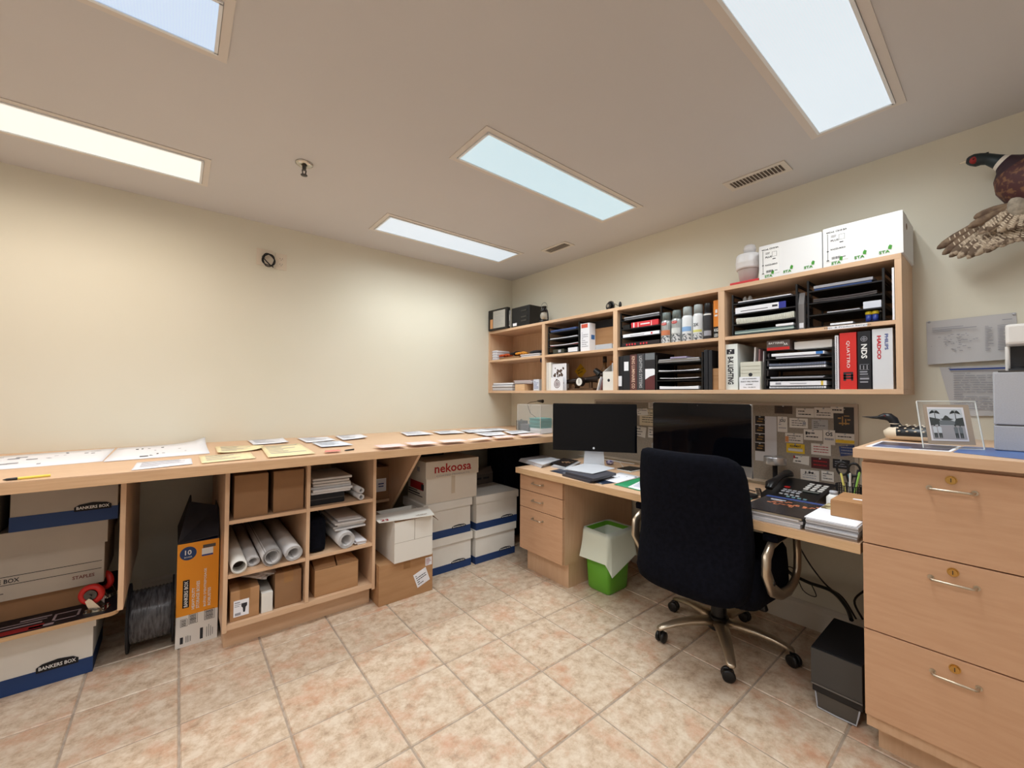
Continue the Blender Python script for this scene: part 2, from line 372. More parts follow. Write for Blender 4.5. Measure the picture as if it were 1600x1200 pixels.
# ================================================================ desk (right wall)
DT = .733
t = thing('desk', 'long maple desk worktop under the wall shelf', 'desk', (-.4, -2, 0))
B('worktop', wood_y, t, -.80, -.001, -2.948, -1.034, DT-.004, DT, world=True)
B('edge_band', [mat('maple_edge_y', (207, 170, 128), .5, c2=(216, 181, 140), ns=6, sc=(10, 1.5, 20))], t, -.80, -.784, -2.948, -1.034, DT-.038, DT-.0042, world=True, bev=.001)
B('core', [mat('core_board', (150, 120, 92), .8)], t, -.7835, -.001, -2.948, -1.034, DT-.038, DT-.0042, world=True)
def handle(par, x, y, z, L_=.096, m=champagne, dx=-1):
    mb = MB(); h = L_/2; d = .026
    pts = [(x, y-h, z)]+[(x-d*(1-(1-k/3)**2)**.5 if k else x-.001, y-h+.012*(k/3)**2, z) for k in range(1, 4)]
    pts += [(a, 2*y-b, c) for a, b, c in reversed(pts)]
    mb.tube(pts, .004, 8)
    for s in (-1, 1): mb.cyl((x+.0, y+s*h, z), (x-.003, y+s*h, z), .008, n=12)
    return build(mb, 'handle', m, par, True)
t = thing('desk_drawer_unit', 'three-drawer maple pedestal under the left end of the desk', 'cabinet', (-.35, -1.25, 0))
B('body', wood_z, t, -.748, -.02, -1.468, -1.047, .16, .6945, world=True)
B('plinth', wood_z, t, -.70, -.02, -1.458, -1.057, 0, .1595, world=True)
for z0, z1 in ((.582, .692), (.461, .578), (.165, .457)):
    d = B('drawer', [face_w], t, -.768, -.7485, -1.466, -1.049, z0, z1, world=True, bev=.0012)
    handle(d, -.768, -1.238, (z0+z1)/2+.005 if z1 > .46 else .40, .095)
# ---------------------------------------------------------------- tall cabinet
t = thing('tall_drawer_cabinet', 'tall maple cabinet with three deep lockable drawers, closest to the camera', 'cabinet', (-.4, -3.37, 0))
B('body', wood_z, t, -.778, -.02, -3.80, -2.955, .10, 1.038, world=True)
B('plinth', wood_z, t, -.71, -.02, -3.79, -2.975, 0, .0995, world=True)
B('top', [wood_y], t, -.822, -.001, -3.83, -2.935, 1.039, 1.0725, world=True, bev=.0015)
for z0, z1 in ((.743, 1.025), (.446, .739), (.148, .442)):
    d = B('drawer', [face_w], t, -.80, -.7785, -3.80, -2.955, z0, z1, world=True, bev=.0015)
    for y in (-3.172, -3.59):
        handle(d, -.80, y, z1-.062, .098)
        if y > -3.4:
            mb = MB(); zc = z1-.03; mb.cyl((-.80, y, zc), (-.808, y, zc), .0115, .0105, n=20); mb.cyl((-.80, y, zc), (-.8025, y, zc), .0135, n=20); build(mb, 'lock', brass, d, True)
            B('lock_slot', ink, d, -.8085, -.8075, y-.001, y+.001, zc-.006, zc+.006, world=True)
# ================================================================ wall shelf
SF = -.30; Z0, ZM, ZT = 1.288, 1.587, 1.872
t = thing('wall_shelf', 'wide maple wall shelf with eight open bays above the desk', 'shelf', (-.15, -1.5, Z0))
B('bottom_board', wood_y, t, SF, -.001, -3.005, -.003, Z0-.022, Z0, world=True, bev=.001)
B('top_board', wood_y, t, SF, -.001, -3.005, -.003, ZT-.022, ZT, world=True, bev=.001)
B('side_board', wood_z, t, SF, -.001, -.021, -.003, Z0+.0003, ZT-.0223, world=True)
B('side_board', [wood_z], t, SF, -.001, -3.005, -2.983, Z0+.0003, ZT-.0223, world=True)
DV = (-.79, -1.525, -2.255)
for y in DV: B('divider', wood_z, t, SF, -.007, y-.0175, y+.0175, Z0+.0003, ZT-.0223, world=True, bev=.001)
B('back_board', mat('maple_back', (200, 160, 124), .5, c2=(208, 170, 134), ns=5, sc=(12, 12, 1)), t, -.0065, -.001, -2.9825, -.0215, Z0+.0003, ZT-.0223, world=True)
ys = [-.0212]+[v for y in DV for v in (y+.0178, y-.0178)]+[-2.9828]
for k in range(0, 8, 2): B('middle_shelf', wood_y, t, SF+.002, -.007, ys[k+1], ys[k], ZM-.018, ZM, world=True)
# ---------------------------------------------------------------- pin board
t = thing('pin_board', 'long grey fabric pin board in a pale frame behind the monitors', 'pin board', (-.01, -1.96, .7))
B('fabric_panel', felt, t, -.012, -.001, -2.785, -1.125, .765, 1.2, world=True)
fr = mat('board_frame', (178, 164, 148), .4)
B('frame', fr, t, -.018, -.001, -2.80, -1.11, 1.2, 1.215, world=True); B('frame', fr, t, -.018, -.001, -2.80, -1.11, .75, .765, world=True)
B('frame', fr, t, -.018, -.001, -2.80, -2.785, .765, 1.2, world=True); B('frame', fr, t, -.018, -.001, -1.125, -1.11, .765, 1.2, world=True)
# ================================================================ papers on the long counter
_z = {'c': CT+.0004, 'd': DT+.0004}
def sheet(px, label, m, name='paper_sheet', cat='paper', surf='c', dz=.0009, curl=(0, 0, 0, 0), group=None, th=.0006, marks_m=None, nm=6, seed=1, kind='lines', zz=None):
    """px: four photo pixels near-left, near-right, far-right, far-left on the table top"""
    z = zz if zz is not None else _z[surf]
    if zz is None: _z[surf] += dz
    c = [P(a, b, 'z', z) for a, b in px]
    if surf == 'c':
        for q in c: q.y = max(min(q.y, -.006), -1.028)
    base = (c[0]+c[1]+c[2]+c[3])/4; R = random.Random(seed)
    nu, nv = 8, 4; mb = MB(); vs = []
    ph = R.uniform(0, 6)
    for lay in (1, 0):
        for j in range(nv+1):
            for i in range(nu+1):
                u, v = i/nu, j/nv
                p = c[0]*(1-u)*(1-v)+c[1]*u*(1-v)+c[2]*u*v+c[3]*(1-u)*v
                w4 = [((1-u)*(1-v))**5, (u*(1-v))**5, (u*v)**5, ((1-u)*v)**5]
                h = sum(a*b for a, b in zip(w4, curl))+.0003*(1+math.sin(ph+5*u+3*v))
                vs.append((p.x-base.x, p.y-base.y, p.z-base.z+h+(th if lay else 0)))
    n_ = (nu+1)*(nv+1); fs = []
    for j in range(nv):
        for i in range(nu):
            a = j*(nu+1)+i; fs.append((a, a+1, a+nu+2, a+nu+1)); fs.append((n_+a, n_+a+nu+1, n_+a+nu+2, n_+a+1))
    rim = [i for i in range(nu+1)]+[j*(nu+1)+nu for j in range(1, nv+1)]+[nv*(nu+1)+i for i in range(nu-1, -1, -1)]+[j*(nu+1) for j in range(nv-1, 0, -1)]
    for k in range(len(rim)):
        a, b = rim[k], rim[(k+1) % len(rim)]; fs.append((a, n_+a, n_+b, b))
    mb._f(vs, fs, True); me_m = [m]
    if marks_m is not None: me_m = [m]
    o = build(mb, name, me_m); o.location = base; tag(o, label, cat, group)
    if marks_m is not None:
        mk = MB()
        def q(u, v): 
            p = c[0]*(1-u)*(1-v)+c[1]*u*(1-v)+c[2]*u*v+c[3]*(1-u)*v; return (p.x-base.x, p.y-base.y, p.z-base.z+th+.0013)
        for k in range(nm):
            if kind == 'lines': v0 = .88-.76*k/nm; u0 = .1; u1 = R.uniform(.4, .9); dv = .03
            else: v0 = R.uniform(.12, .85); u0 = R.uniform(.05, .9); u1 = u0+R.choice((.02, .03, .08)); dv = R.choice((.02, .06))
            mk._f([q(u0, v0), q(u1, v0), q(u1, v0+dv), q(u0, v0+dv)], [(0, 1, 2, 3)], False)
        build(mk, 'print', marks_m, o, recalc=False)
    return o
sheet([(-60, 739), (160, 721), (180, 700.5), (-40, 716)], 'wide white plan drawing at the left end of the long counter', white_p, 'plan_sheet', 'drawing', marks_m=ink_l, nm=18, kind='d', seed=3)
sheet([(161, 722), (328, 708.5), (320, 692), (184, 700)], 'wide white plan drawing with one corner curling up against the wall', white_p, 'plan_sheet', 'drawing', marks_m=ink, nm=12, kind='d', seed=4, curl=(0, 0, .035, 0))
sheet([(205, 735), (301, 725), (299, 716), (214, 723)], 'white sheet at the front edge, in front of the curling plan drawing', white_p, marks_m=ink_l, seed=5)
sheet([(315, 724), (400, 716), (391, 707), (311, 713)], 'cream sheet at the front edge beside the plan drawings', cream_p, marks_m=ink_l, seed=6)
sheet([(340, 709), (408, 703), (412, 695.5), (336, 698)], 'cream folded sheet behind two other cream sheets, near the wall', cream_p, marks_m=ink_l, seed=7, curl=(.006, .01, 0, 0))
sheet([(419, 715), (493, 708.5), (468, 693), (407, 698)], 'largest cream sheet, rightmost of the three at the front edge', cream_p, marks_m=ink_l, seed=8)
sheet([(396, 695), (452, 691), (442, 685.5), (387, 688)], 'white sheet by the wall behind the largest cream sheet', white_p, marks_m=ink_l, seed=9, curl=(0, .004, .006, 0))
sheet([(479, 691.5), (525, 687.5), (511, 682.5), (464, 684.5)], 'white sheet by the wall, second of the row from the left', white_p, marks_m=ink_l, seed=10)
sheet([(502, 698.5), (552, 695), (530, 688.5), (487, 691.8)], 'pale blue-white sheet overlapping the one behind it', mat('bluish_paper', (222, 228, 238), .8), marks_m=ink_l, seed=11)
sheet([(536, 687.5), (575, 683.5), (564, 678.5), (523, 681)], 'small white sheet alone by the wall at the middle of the counter', white_p, marks_m=ink_l, seed=12, curl=(0, .006, 0, 0))
sheet([(507, 706.6), (533, 704.6), (530, 702.6), (508, 704.2)], 'small red sticky strip at the front edge of the counter', mat('salmon', (232, 140, 130), .7), 'sticky_note', 'note', seed=13)
WL = [('white sheet by the wall, left end of the row under the shelf', [(636, 680.6), (678, 678), (655, 673.4), (625, 675.4)]),
      ('white sheet by the wall, second in the row towards the corner', [(688, 678), (727, 676), (711, 672.4), (675, 674.2)]),
      ('white sheet by the wall, third in the row towards the corner', [(733, 676), (769, 673.8), (746, 670.6), (718, 672)]),
      ('white sheet nearest the corner of the room', [(763, 673.5), (797, 672), (780, 669), (745, 670)]),
      ('white sheet lying between the wall row and the pink sheets', [(760, 681), (792, 679), (783, 674.4), (740, 676.4)]),
      ('white sheet at the right end, in front of the black cube speaker', [(799, 678.4), (831, 675.4), (817, 672.4), (787, 673.6)])]
for k, (l, c) in enumerate(WL): sheet(c, l, white_p, seed=20+k, marks_m=ink_l, group='white sheets at the corner end of the counter')
PK = [('pink sheet, leftmost of the pink row along the front edge', [(596, 700), (642, 698), (624, 693), (583, 696)]),
      ('pink sheet, second from the left in the pink row', [(649, 697), (694, 694), (671, 689), (630, 691.6)]),
      ('pink sheet, third from the left in the pink row', [(702, 693), (739, 690), (719, 686), (682, 688)]),
      ('pink sheet, fourth from the left in the pink row', [(749, 689), (783, 687), (761, 682.5), (728, 687)]),
      ('pink sheet, fifth from the left in the pink row', [(786, 686), (820.6, 684), (799, 680), (768, 682)]),
      ('pink sheet, last of the pink row beside the monitor', [(830, 683), (861, 680), (838, 677), (808, 679)])]
for k, (l, c) in enumerate(PK): sheet(c, l, pink_p, seed=30+k, group='pink sheets along the counter front')
t = thing('pencil', 'yellow pencil with a dark tip at the left front edge of the counter', 'pencil', P(40, 746.5, 'z', CT+.006))
a, b = P(4, 750, 'z', CT+.0058), P(79, 742.5, 'z', CT+.0058); d = (b-a)
yel = mat('yellow_lacquer', (232, 212, 90), .5)
mb = MB(); mb.loft([(a+d*.3, .0052), (b, .0052)], 6); build(mb, 'shaft', yel, t, True)
mb = MB(); mb.loft([(a, .001), (a+d*.08, .0045), (a+d*.299, .0052)], 8); build(mb, 'tip', black_pl, t, True)
a, b = P(538, 704, 'z', CT+.0046), P(553, 702, 'z', CT+.0046)
mb = MB(); mb.loft([(a, .001), (a+(b-a)*.15, .004), (b, .004)], 8); o = build(mb, 'pen', black_pl); tag(o, 'small black pen beside the red sticky strip', 'pen')
# speaker cube, acrylic box
t = thing('cube_speaker', 'small black cube on the counter in the corner of the room', 'speaker', (-.24, -.44, CT), -.3)
mb = MB(); mb.prism([(-.045, -.045), (.045, -.045), (.036, .03), (.0, .045), (-.036, .03)], (1, 0, 0), (0, 1, 0), (0, 0, 1), .085, (0, 0, .0003)); build(mb, 'body', black_pl, t)
mb = MB(); mb.cyl((0, 0, .085), (0, 0, .097), .012, .009, n=12); build(mb, 'knob', steel_d, t)
t = thing('acrylic_box', 'clear acrylic box holding teal paper, between the cube and the left monitor', 'box', (-.30, -.72, CT))
for n_, a in (('side', (-.10, .06, -.145, -.142, .004, .235)), ('side', (-.10, .06, .142, .145, .004, .235)), ('side', (-.10, -.097, -.1418, .1418, .004, .235)), ('side', (.057, .06, -.1418, .1418, .004, .235)), ('base', (-.10, .06, -.145, .145, .0003, .0038))):
    B(n_, mat('acrylic_wall', (235, 240, 240), .08, alpha=.08), t, *a)
rim = mat('acrylic_edge', (206, 202, 196), .3)
mb = MB()
for q in ((-.101, .061, -.146, -.141), (-.101, .061, .141, .146), (-.101, -.096, -.141, .141), (.056, .061, -.141, .141)): mb.box(*q, .2352, .239)
for x in (-.101, .058):
    for y in (-.146, .143): mb.box(x, x+.003, y, y+.003, .004, .235)
build(mb, 'rim', rim, t)
teal = mat('teal_paper', (96, 160, 156), .8)
mb = MB(); R = random.Random(5)
for k in range(14): mb.box(-.085+R.uniform(-.006, .006), .045, -.135+R.uniform(0, .008), .005, .045+k*.006, .0495+k*.006)
o = build(mb, 'teal_paper_stack', teal); o.location = (-.30, -.72, CT); tag(o, 'stack of teal paper slips inside the acrylic box', 'paper')
mb = MB()
for k in range(8): mb.box(-.085+R.uniform(-.006, .006), .045, -.137, .0, .0045+k*.005, .009+k*.005)
o = build(mb, 'white_paper_stack', white_p); o.location = (-.30, -.72, CT); tag(o, 'white paper stack under the teal slips in the acrylic box', 'paper')
mb = MB()
for k in range(12): mb.prism([(.015, 0), (.13, 0), (.13, .004), (.015, .004)], (0, 1, 0), (0, 0, 1), (1, 0, 0), .12, (-.08, 0, .006+k*.0052+(.0)))
o = build(mb, 'grey_folder_stack', mat('grey_folder', (112, 108, 112), .7)); o.location = (-.30, -.72, CT); tag(o, 'grey folders stacked in the left half of the acrylic box', 'folder')
t = thing('goose_neck_lamp', 'thin black wire arm with a small cone head above the acrylic box', 'lamp', (-.19, -.58, CT))
mb = MB(); pts = [P(a_, b_, 'x', -.19) for a_, b_ in ((841, 664), (841, 657), (836, 651), (829, 646), (826, 638), (824, 631), (829, 628.5), (837, 627.5), (845, 625.5))]
mb.tube(pts, .0028, 6); build(mb, 'arm', black_pl, t, True)
mb = MB(); mb.cyl(P(840, 626.5, 'x', -.19), P(848, 627, 'x', -.19), .006, .016, 14); build(mb, 'head', black_pl, t, True)
# ================================================================ boxes
def storage_box(x, y, z, w_, d_, h_, label, rz=0, body=white_card, band=blue_card, lid=True, logo=None, band_h=.052, lid_h=.058, group=None, handle_=True, side_band=True, inv_=False):
    """x,y: front-left corner, front faces -y"""
    t = thing('storage_box', label, 'box', (x, y, z), rz, group)
    mb = MB(); mb.box(.009, w_-.009, .009, d_-.009, .0004, h_-.004, bev=.002); build(mb, 'body', body, t)
    if band is not None:
        mb = MB(); mb.box(.0075, w_-.0075, .0075, d_-.0075, .0002, band_h); build(mb, 'base_band', band, t)
    if lid:
        mb = MB(); mb.box(0, w_, 0, .003, h_-lid_h, h_-.003); mb.box(0, w_, d_-.003, d_, h_-lid_h, h_-.003); mb.box(0, .003, .003, d_-.003, h_-lid_h, h_-.003); mb.box(w_-.003, w_, .003, d_-.003, h_-lid_h, h_-.003); mb.box(0, w_, 0, d_, h_-.003, h_, bev=.001)
        build(mb, 'lid', body, t)
    if logo:
        lx, lw_, lh = logo; zc = band_h+lh*.25
        pts = [(-lw_/2, -lh/2), (lw_/2, -lh/2), (lw_/2, lh*.1), (lw_*.36, lh*.42), (0, lh*.6), (-lw_*.36, lh*.42), (-lw_/2, lh*.1)]
        mb = MB(); mb.prism(pts, (1, 0, 0), (0, 0, 1), (0, -1, 0), .0015, (lx, .0074, zc)); build(mb, 'logo', black_mat, t)
        text('BANKERS BOX', t, (lx, .0058, zc-lh*.05), (1, 0, 0), (0, 0, 1), lw_*.88, lh*.42, white_ink, bold=.02)
    return t
# left stack
A = storage_box(-3.36, -.675, 0, .41, .33, .264, 'white storage box with a blue base on the floor under the wooden dolly', logo=(.295, .125, .036), lid_h=.062, band_h=.068)
t = thing('wooden_dolly', 'upside-down wooden furniture dolly with a black printed top and red castors', 'dolly', (-3.16, -.55, .265))
mb = MB(); rc = []
x0, x1, y0, y1, rr = -3.50, -2.872, -.768, -.20, .03
for cxx, cyy, a0 in ((x1-rr, y0+rr, -PI/2), (x1-rr, y1-rr, 0), (x0+rr, y1-rr, PI/2), (x0+rr, y0+rr, PI)):
    for k in range(5): a = a0+k*PI/8; rc.append((cxx+rr*math.cos(a), cyy+rr*math.sin(a)))
mb.prism(rc, (1, 0, 0), (0, 1, 0), (0, 0, 1), .017, (0, 0, .2652)); build(mb, 'board', mat('plywood', (206, 170, 128), .6, c2=(186, 148, 106), ns=10, sc=(1, 1, 30)), t, True)
mb = MB(); ins = [(x0+(a-x0)*.998+.0005, y0+(b-y0)*.995+.001) for a, b in rc]; mb.prism(ins, (1, 0, 0), (0, 1, 0), (0, 0, 1), .0012, (0, 0, .2823)); build(mb, 'top_print', mat('dark_print', (26, 22, 30), .5), t, True)
marks(t, (-3.2, -.70, .2836), (1, 0, 0), (0, 1, 0), [(-.2, .10, -.055, -.015)], red_ink, True); 
marks(t, (-3.2, -.70, .2836), (1, 0, 0), (0, 1, 0), [(-.1, .09, .0, .012), (.02, .11, .05, .062), (.12, .2, -.02, -.012), (.12, .2, .045, .053), (.12, .128, -.02, .05), (.192, .2, -.02, .05), (-.06, .1, .03, .037), (.06, .13, -.05, -.03)], mat('pale_print', (176, 160, 166), .6), True)
def castor(cx_, cy, rot, lab, tagc=None):
    o = thing('castor', None, None, (cx_, cy, .2836), rot); o.parent = t; o.location = (cx_+3.16, cy+.55, .2836-.265)
    mb = MB(); mb.box(-.036, .036, -.03, .03, 0, .003); mb.cyl((0, 0, .003), (0, 0, .014), .022, n=16)
    for s in (-1, 1): mb.prism([(-.02, .012), (.02, .012), (.034, .05), (.022, .062), (.012, .055)], (1, 0, 0), (0, 0, 1), (0, 1, 0), .0025, (0, s*.019-.00125, 0))
    for s in (-1, 1):
        for q in (-1, 1): mb.cyl((s*.028, q*.022, .003), (s*.028, q*.022, .014), .005, n=6)
    build(mb, 'fork', chrome, o)
    mb = MB(); mb.torus((.02, 0, .072), .033, .012, 'y', sq=1.1); build(mb, 'tyre', red_pl, o)
    mb = MB(); mb.cyl((.02, -.012, .072), (.02, .012, .072), .022, n=20); mb.cyl((.02, -.021, .072), (.02, .021, .072), .006, n=8); build(mb, 'wheel_hub', steel_d, o)
    if tagc: B('tag', white_p, o, -.012, .016, -.034, -.0335, .01, .075); 
castor(-2.945, -.705, 2.9, '', True); castor(-2.925, -.555, 2.3, '')
t = thing('flat_carton', 'low brown carton lying on the dolly under the white storage box', 'box', (-3.43, -.60, .2837))
mb = MB(); mb.box(0, .47, 0, .36, .0002, .088, bev=.003); build(mb, 'body', card_d, t)
mb = MB(); mb.box(-.002, .472, -.004, .17, .0885, .092); mb.box(-.002, .472, .172, .362, .0885, .092); build(mb, 'flap', card_d, t)
t = storage_box(-3.46, -.635, .3765, .535, .40, .285, 'white storage box with thin printed lines on the brown carton on the dolly', body=grey_card, band=None, lid_h=.10)
marks(t, (.2675, .0088, .065), (1, 0, 0), (0, 0, 1), [(-.25, .25, .0, .0025), (-.25, .25, .034, .0365), (-.25, -.04, -.034, -.031)], ink)
text('STORAGE BOX', t, (.20, .0088, .082), (1, 0, 0), (0, 0, 1), .14, .018, ink, bold=.02); text('STAPLES', t, (.46, .0088, .042), (1, 0, 0), (0, 0, 1), .07, .015, mat('brown_ink', (110, 60, 54), .7), bold=.02)
t = storage_box(-3.23, -.645, .6618, .345, .38, .215, 'white storage box with dark blue band, topmost of the left stack under the counter', body=grey_card, band=blue_card, lid=False, band_h=.062, logo=(.255, .12, .032))
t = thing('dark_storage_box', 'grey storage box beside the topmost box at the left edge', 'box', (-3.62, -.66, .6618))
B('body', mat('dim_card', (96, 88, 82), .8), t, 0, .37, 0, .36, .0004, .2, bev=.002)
# cable spool
t = thing('cable_spool', 'black spool of shrink-wrapped dark cable on the floor under the counter', 'spool', (-2.765, -.57, 0))
for s in (-1, 1):
    mb = MB(); mb.cyl((s*.078, 0, .158), (s*.086, 0, .158), .157, n=36); build(mb, 'flange', black_mat, t)
mb = MB(); R = random.Random(2)
mb.loft([((-.0775+.155*k/22, 0, .158), .118+.004*(k % 2)) for k in range(23)], 28); build(mb, 'wound_cable', mat('shrink_wrap', (52, 52, 56), .18, c2=(92, 92, 96), ns=20, sc=(6, 1, 1), bump=.4), t)
# orange carton
t = thing('orange_carton', 'tall orange and white carton with black open flaps on the floor beside the spool', 'box', (-2.672, -.70, 0))
w_, h_ = .165, .505
og = mat('orange_print', (236, 152, 32), .5)
B('body', blue_card, t, .002, w_, .003, .38, .0003, h_, bev=.001)
B('front_print', og, t, 0, w_+.002, 0, .0028, .152, h_); B('front_print_white', mat('white_print', (224, 220, 214), .6), t, 0, w_+.002, 0, .0028, .0003, .1518)
U, V = (1, 0, 0), (0, 0, 1)
mb = MB(); mb.prism([(.033*math.cos(a*PI/12), .033*math.sin(a*PI/12)) for a in range(24)], U, V, (0, -1, 0), .0006, (.042, -.0002, .455)); build(mb, 'badge', blue_card, t)
text('10', t, (.042, -.001, .460), U, V, .026, .024, white_ink, bold=.02); text('BOXES', t, (.042, -.001, .437), U, V, .03, .007, white_ink)
# pictured box on the print
marks(t, (.122, -.0002, .455), U, V, [(-.026, .02, -.025, .012)], white_ink); marks(t, (.122, -.0003, .468), U, V, [(-.022, .03, 0, .016)], mat('dim_print', (80, 74, 70), .6)); marks(t, (.122, -.0004, .44), U, V, [(-.026, .02, -.012, -.004)], blue_ink)
B('logo', black_mat, t, .024, .050, -.0012, -.0002, .19, .325)
text('BANKERS BOX', t, (.037, -.0014, .2575), (0, 0, 1), (-1, 0, 0), .125, .015, white_ink, bold=.02)
for s_, x_, L_, hh in (('HEAVY-DUTY', .066, .105, .012), ('STORAGE BOXES', .084, .135, .013), ("BOÎTES D'ENTREPOSAGE", .111, .19, .012), ('ROBUSTES', .13, .09, .012)):
    text(s_, t, (x_, -.0004, .175+L_/2), (0, 0, 1), (-1, 0, 0), L_, hh, white_ink, bold=.02)
bars = []; R = random.Random(7)
for x_, z_, a, b in ((.018, .10, .026, .035), (.050, .105, .034, .045), (.112, .105, .04, .05)):
    bars += [(x_, x_+a, z_, z_+.0015), (x_, x_+a, z_+b, z_+b+.0015), (x_, x_+.0015, z_, z_+b), (x_+a, x_+a+.0015, z_, z_+b)]
    z = z_+.004
    while z < z_+b-.004: hh = R.choice((.0015, .003)); bars.append((x_+.004, x_+a-.004, z, z+hh)); z += hh+.002
bars += [(.018, .03, .018, .05), (.096, .108, .018, .072), (.04, .042, .02, .05), (.046, .048, .02, .052), (.052, .0535, .02, .05), (.058, .06, .022, .048), (.122, .124, .02, .07), (.13, .132, .02, .08), (.138, .14, .02, .07), (.146, .148, .025, .06)]
marks(t, (0, -.0002, 0), U, V, bars, ink)
blk = mat('dark_flap', (30, 30, 36), .6, c2=(44, 42, 48), ns=10)
mb = MB()
mb._f([(0, .0, h_), (.165, .0, h_+.015), (.165, .16, h_+.13), (.05, .14, h_+.17), (.0, .0, h_+.004), (.163, .004, h_+.019), (.163, .164, h_+.134), (.052, .144, h_+.174)], [(0, 1, 2, 3), (4, 7, 6, 5), (0, 4, 5, 1), (1, 5, 6, 2), (2, 6, 7, 3), (3, 7, 4, 0)], False); build(mb, 'flap', blk, t)
mb = MB(); mb._f([(0, .0, h_), (0, .37, h_), (.05, .30, h_+.18), (.048, .13, h_+.185), (.004, .0, h_), (.004, .37, h_), (.055, .30, h_+.178), (.053, .13, h_+.181)], [(0, 1, 2, 3), (4, 7, 6, 5), (0, 4, 5, 1), (1, 5, 6, 2), (2, 6, 7, 3), (3, 7, 4, 0)], False); build(mb, 'flap', blk, t)
mb = MB(); mb._f([(.166, .0, h_), (.166, .37, h_), (.17, .32, h_+.13), (.17, .12, h_+.13), (.162, .0, h_), (.162, .37, h_), (.167, .32, h_+.13), (.167, .12, h_+.13)], [(0, 1, 2, 3), (4, 7, 6, 5), (0, 4, 5, 1), (1, 5, 6, 2), (2, 6, 7, 3), (3, 7, 4, 0)], False); build(mb, 'flap', blk, t)
# ---------------------------------------------------------------- cubby contents
def carton(x, y, z, w_, d_, h_, label, m=card_m, rz=0, open_=False, lab=None, tape=True, name='carton', group=None):
    t = thing(name, label, 'box', (x, y, z), rz, group)
    mb = MB(); mb.box(0, w_, 0, d_, .0004, h_-.003, bev=.002); build(mb, 'body', m, t)
    if not open_:
        mb = MB(); mb.box(.001, w_-.001, .001, d_/2-.001, h_-.0029, h_); mb.box(.001, w_-.001, d_/2+.001, d_-.001, h_-.0029, h_); build(mb, 'flap', m, t)
        if tape:
            mb = MB(); mb.box(w_/2-.022, w_/2+.022, -.0006, .0019, h_-.055, h_-.001); mb.box(w_/2-.022, w_/2+.022, -.0006, d_, h_+.0001, h_+.0007); build(mb, 'tape', tape_m, t)
    if lab:
        lx, lz, lw_, lh, seed = lab
        mb = MB(); mb.box(-lw_/2, lw_/2, -.0016, -.0002, -lh/2, lh/2); o = build(mb, 'label', white_p, t); o.location = (lx, 0, lz)
        marks(t, (lx, -.0017, lz), U, V, textlines(lw_*.8, lh*.8, 5, seed), ink)
    return t
c1_, c2_, c3_ = .1335, .3723, .6323
carton(-2.462, -.875, c3_, .145, .36, .212, 'plain brown carton in the top left cubby bay, left of two', m=card_d, tape=False)
carton(-2.292, -.868, c3_, .143, .36, .212, 'plain brown carton in the top left cubby bay, right of two', m=card_d, tape=False)
t = carton(-2.468, -.872, c1_, .122, .22, .145, 'small brown carton with a white lamp label in the bottom left cubby bay')
B('label', white_p, t, .014, .078, -.0016, -.0003, .02, .098)
mb = MB(); mb.prism([(-.004, -.022), (.004, -.022), (.006, .0), (.012, .008), (.012, .022), (-.012, .022), (-.012, .008), (-.006, 0)], U, V, (0, -1, 0), .0005, (.058, -.0017, .058)); build(mb, 'print', ink, t)
marks(t, (.032, -.0017, .06), U, V, [(-.014, .008, .025, .03), (-.014, .012, .016, .019), (-.014, .006, .008, .011), (-.012, .012, -.034, -.022)], ink_l)
t = thing('white_carton', 'narrow white carton under the crumpled grey paper in the bottom left bay', 'box', (-2.336, -.87, c1_))
B('body', white_card, t, 0, .05, 0, .2, .0003, .098, bev=.001)
def crumple(name, label, cat, c, r, m, seed, amp=.25, sq=1, n=22, mm=14):
    R = random.Random(seed); mb = MB(); mb.ell((0, 0, r[2]), r, n, mm)
    K = [(R.uniform(2, 6), R.uniform(2, 6), R.uniform(2, 6), R.uniform(0, 6)) for _ in range(6)]
    for v in mb.bm.verts:
        p = v.co-Vector((0, 0, r[2])); d = Vector((p.x/r[0], p.y/r[1], p.z/r[2]))
        f = sum(math.sin(a*d.x*1.3+b*d.y*1.3+c_*d.z*1.3+e_) for a, b, c_, e_ in K)/6
        v.co = Vector((0, 0, r[2]))+p*(1+amp*f)
        if v.co.z < 0: v.co.z = 0
    for f in mb.bm.faces: f.smooth = seed % 2 == 0
    o = build(mb, name, m); o.location = c; tag(o, label, cat); return o
crumple('crumpled_paper', 'crumpled grey wrapping paper on top of the narrow white carton', 'paper', (-2.325, -.74, c1_+.146), (.078, .11, .032), mat('grey_wrap', (176, 168, 164), .8), 11, .35)
carton(-2.275, -.862, c1_, .124, .28, .178, 'upright brown carton in the right half of the bottom left cubby bay', m=card_d)
paper_g = mat('drawing_paper', (206, 203, 202), .7, c2=(214, 212, 211), ns=6)
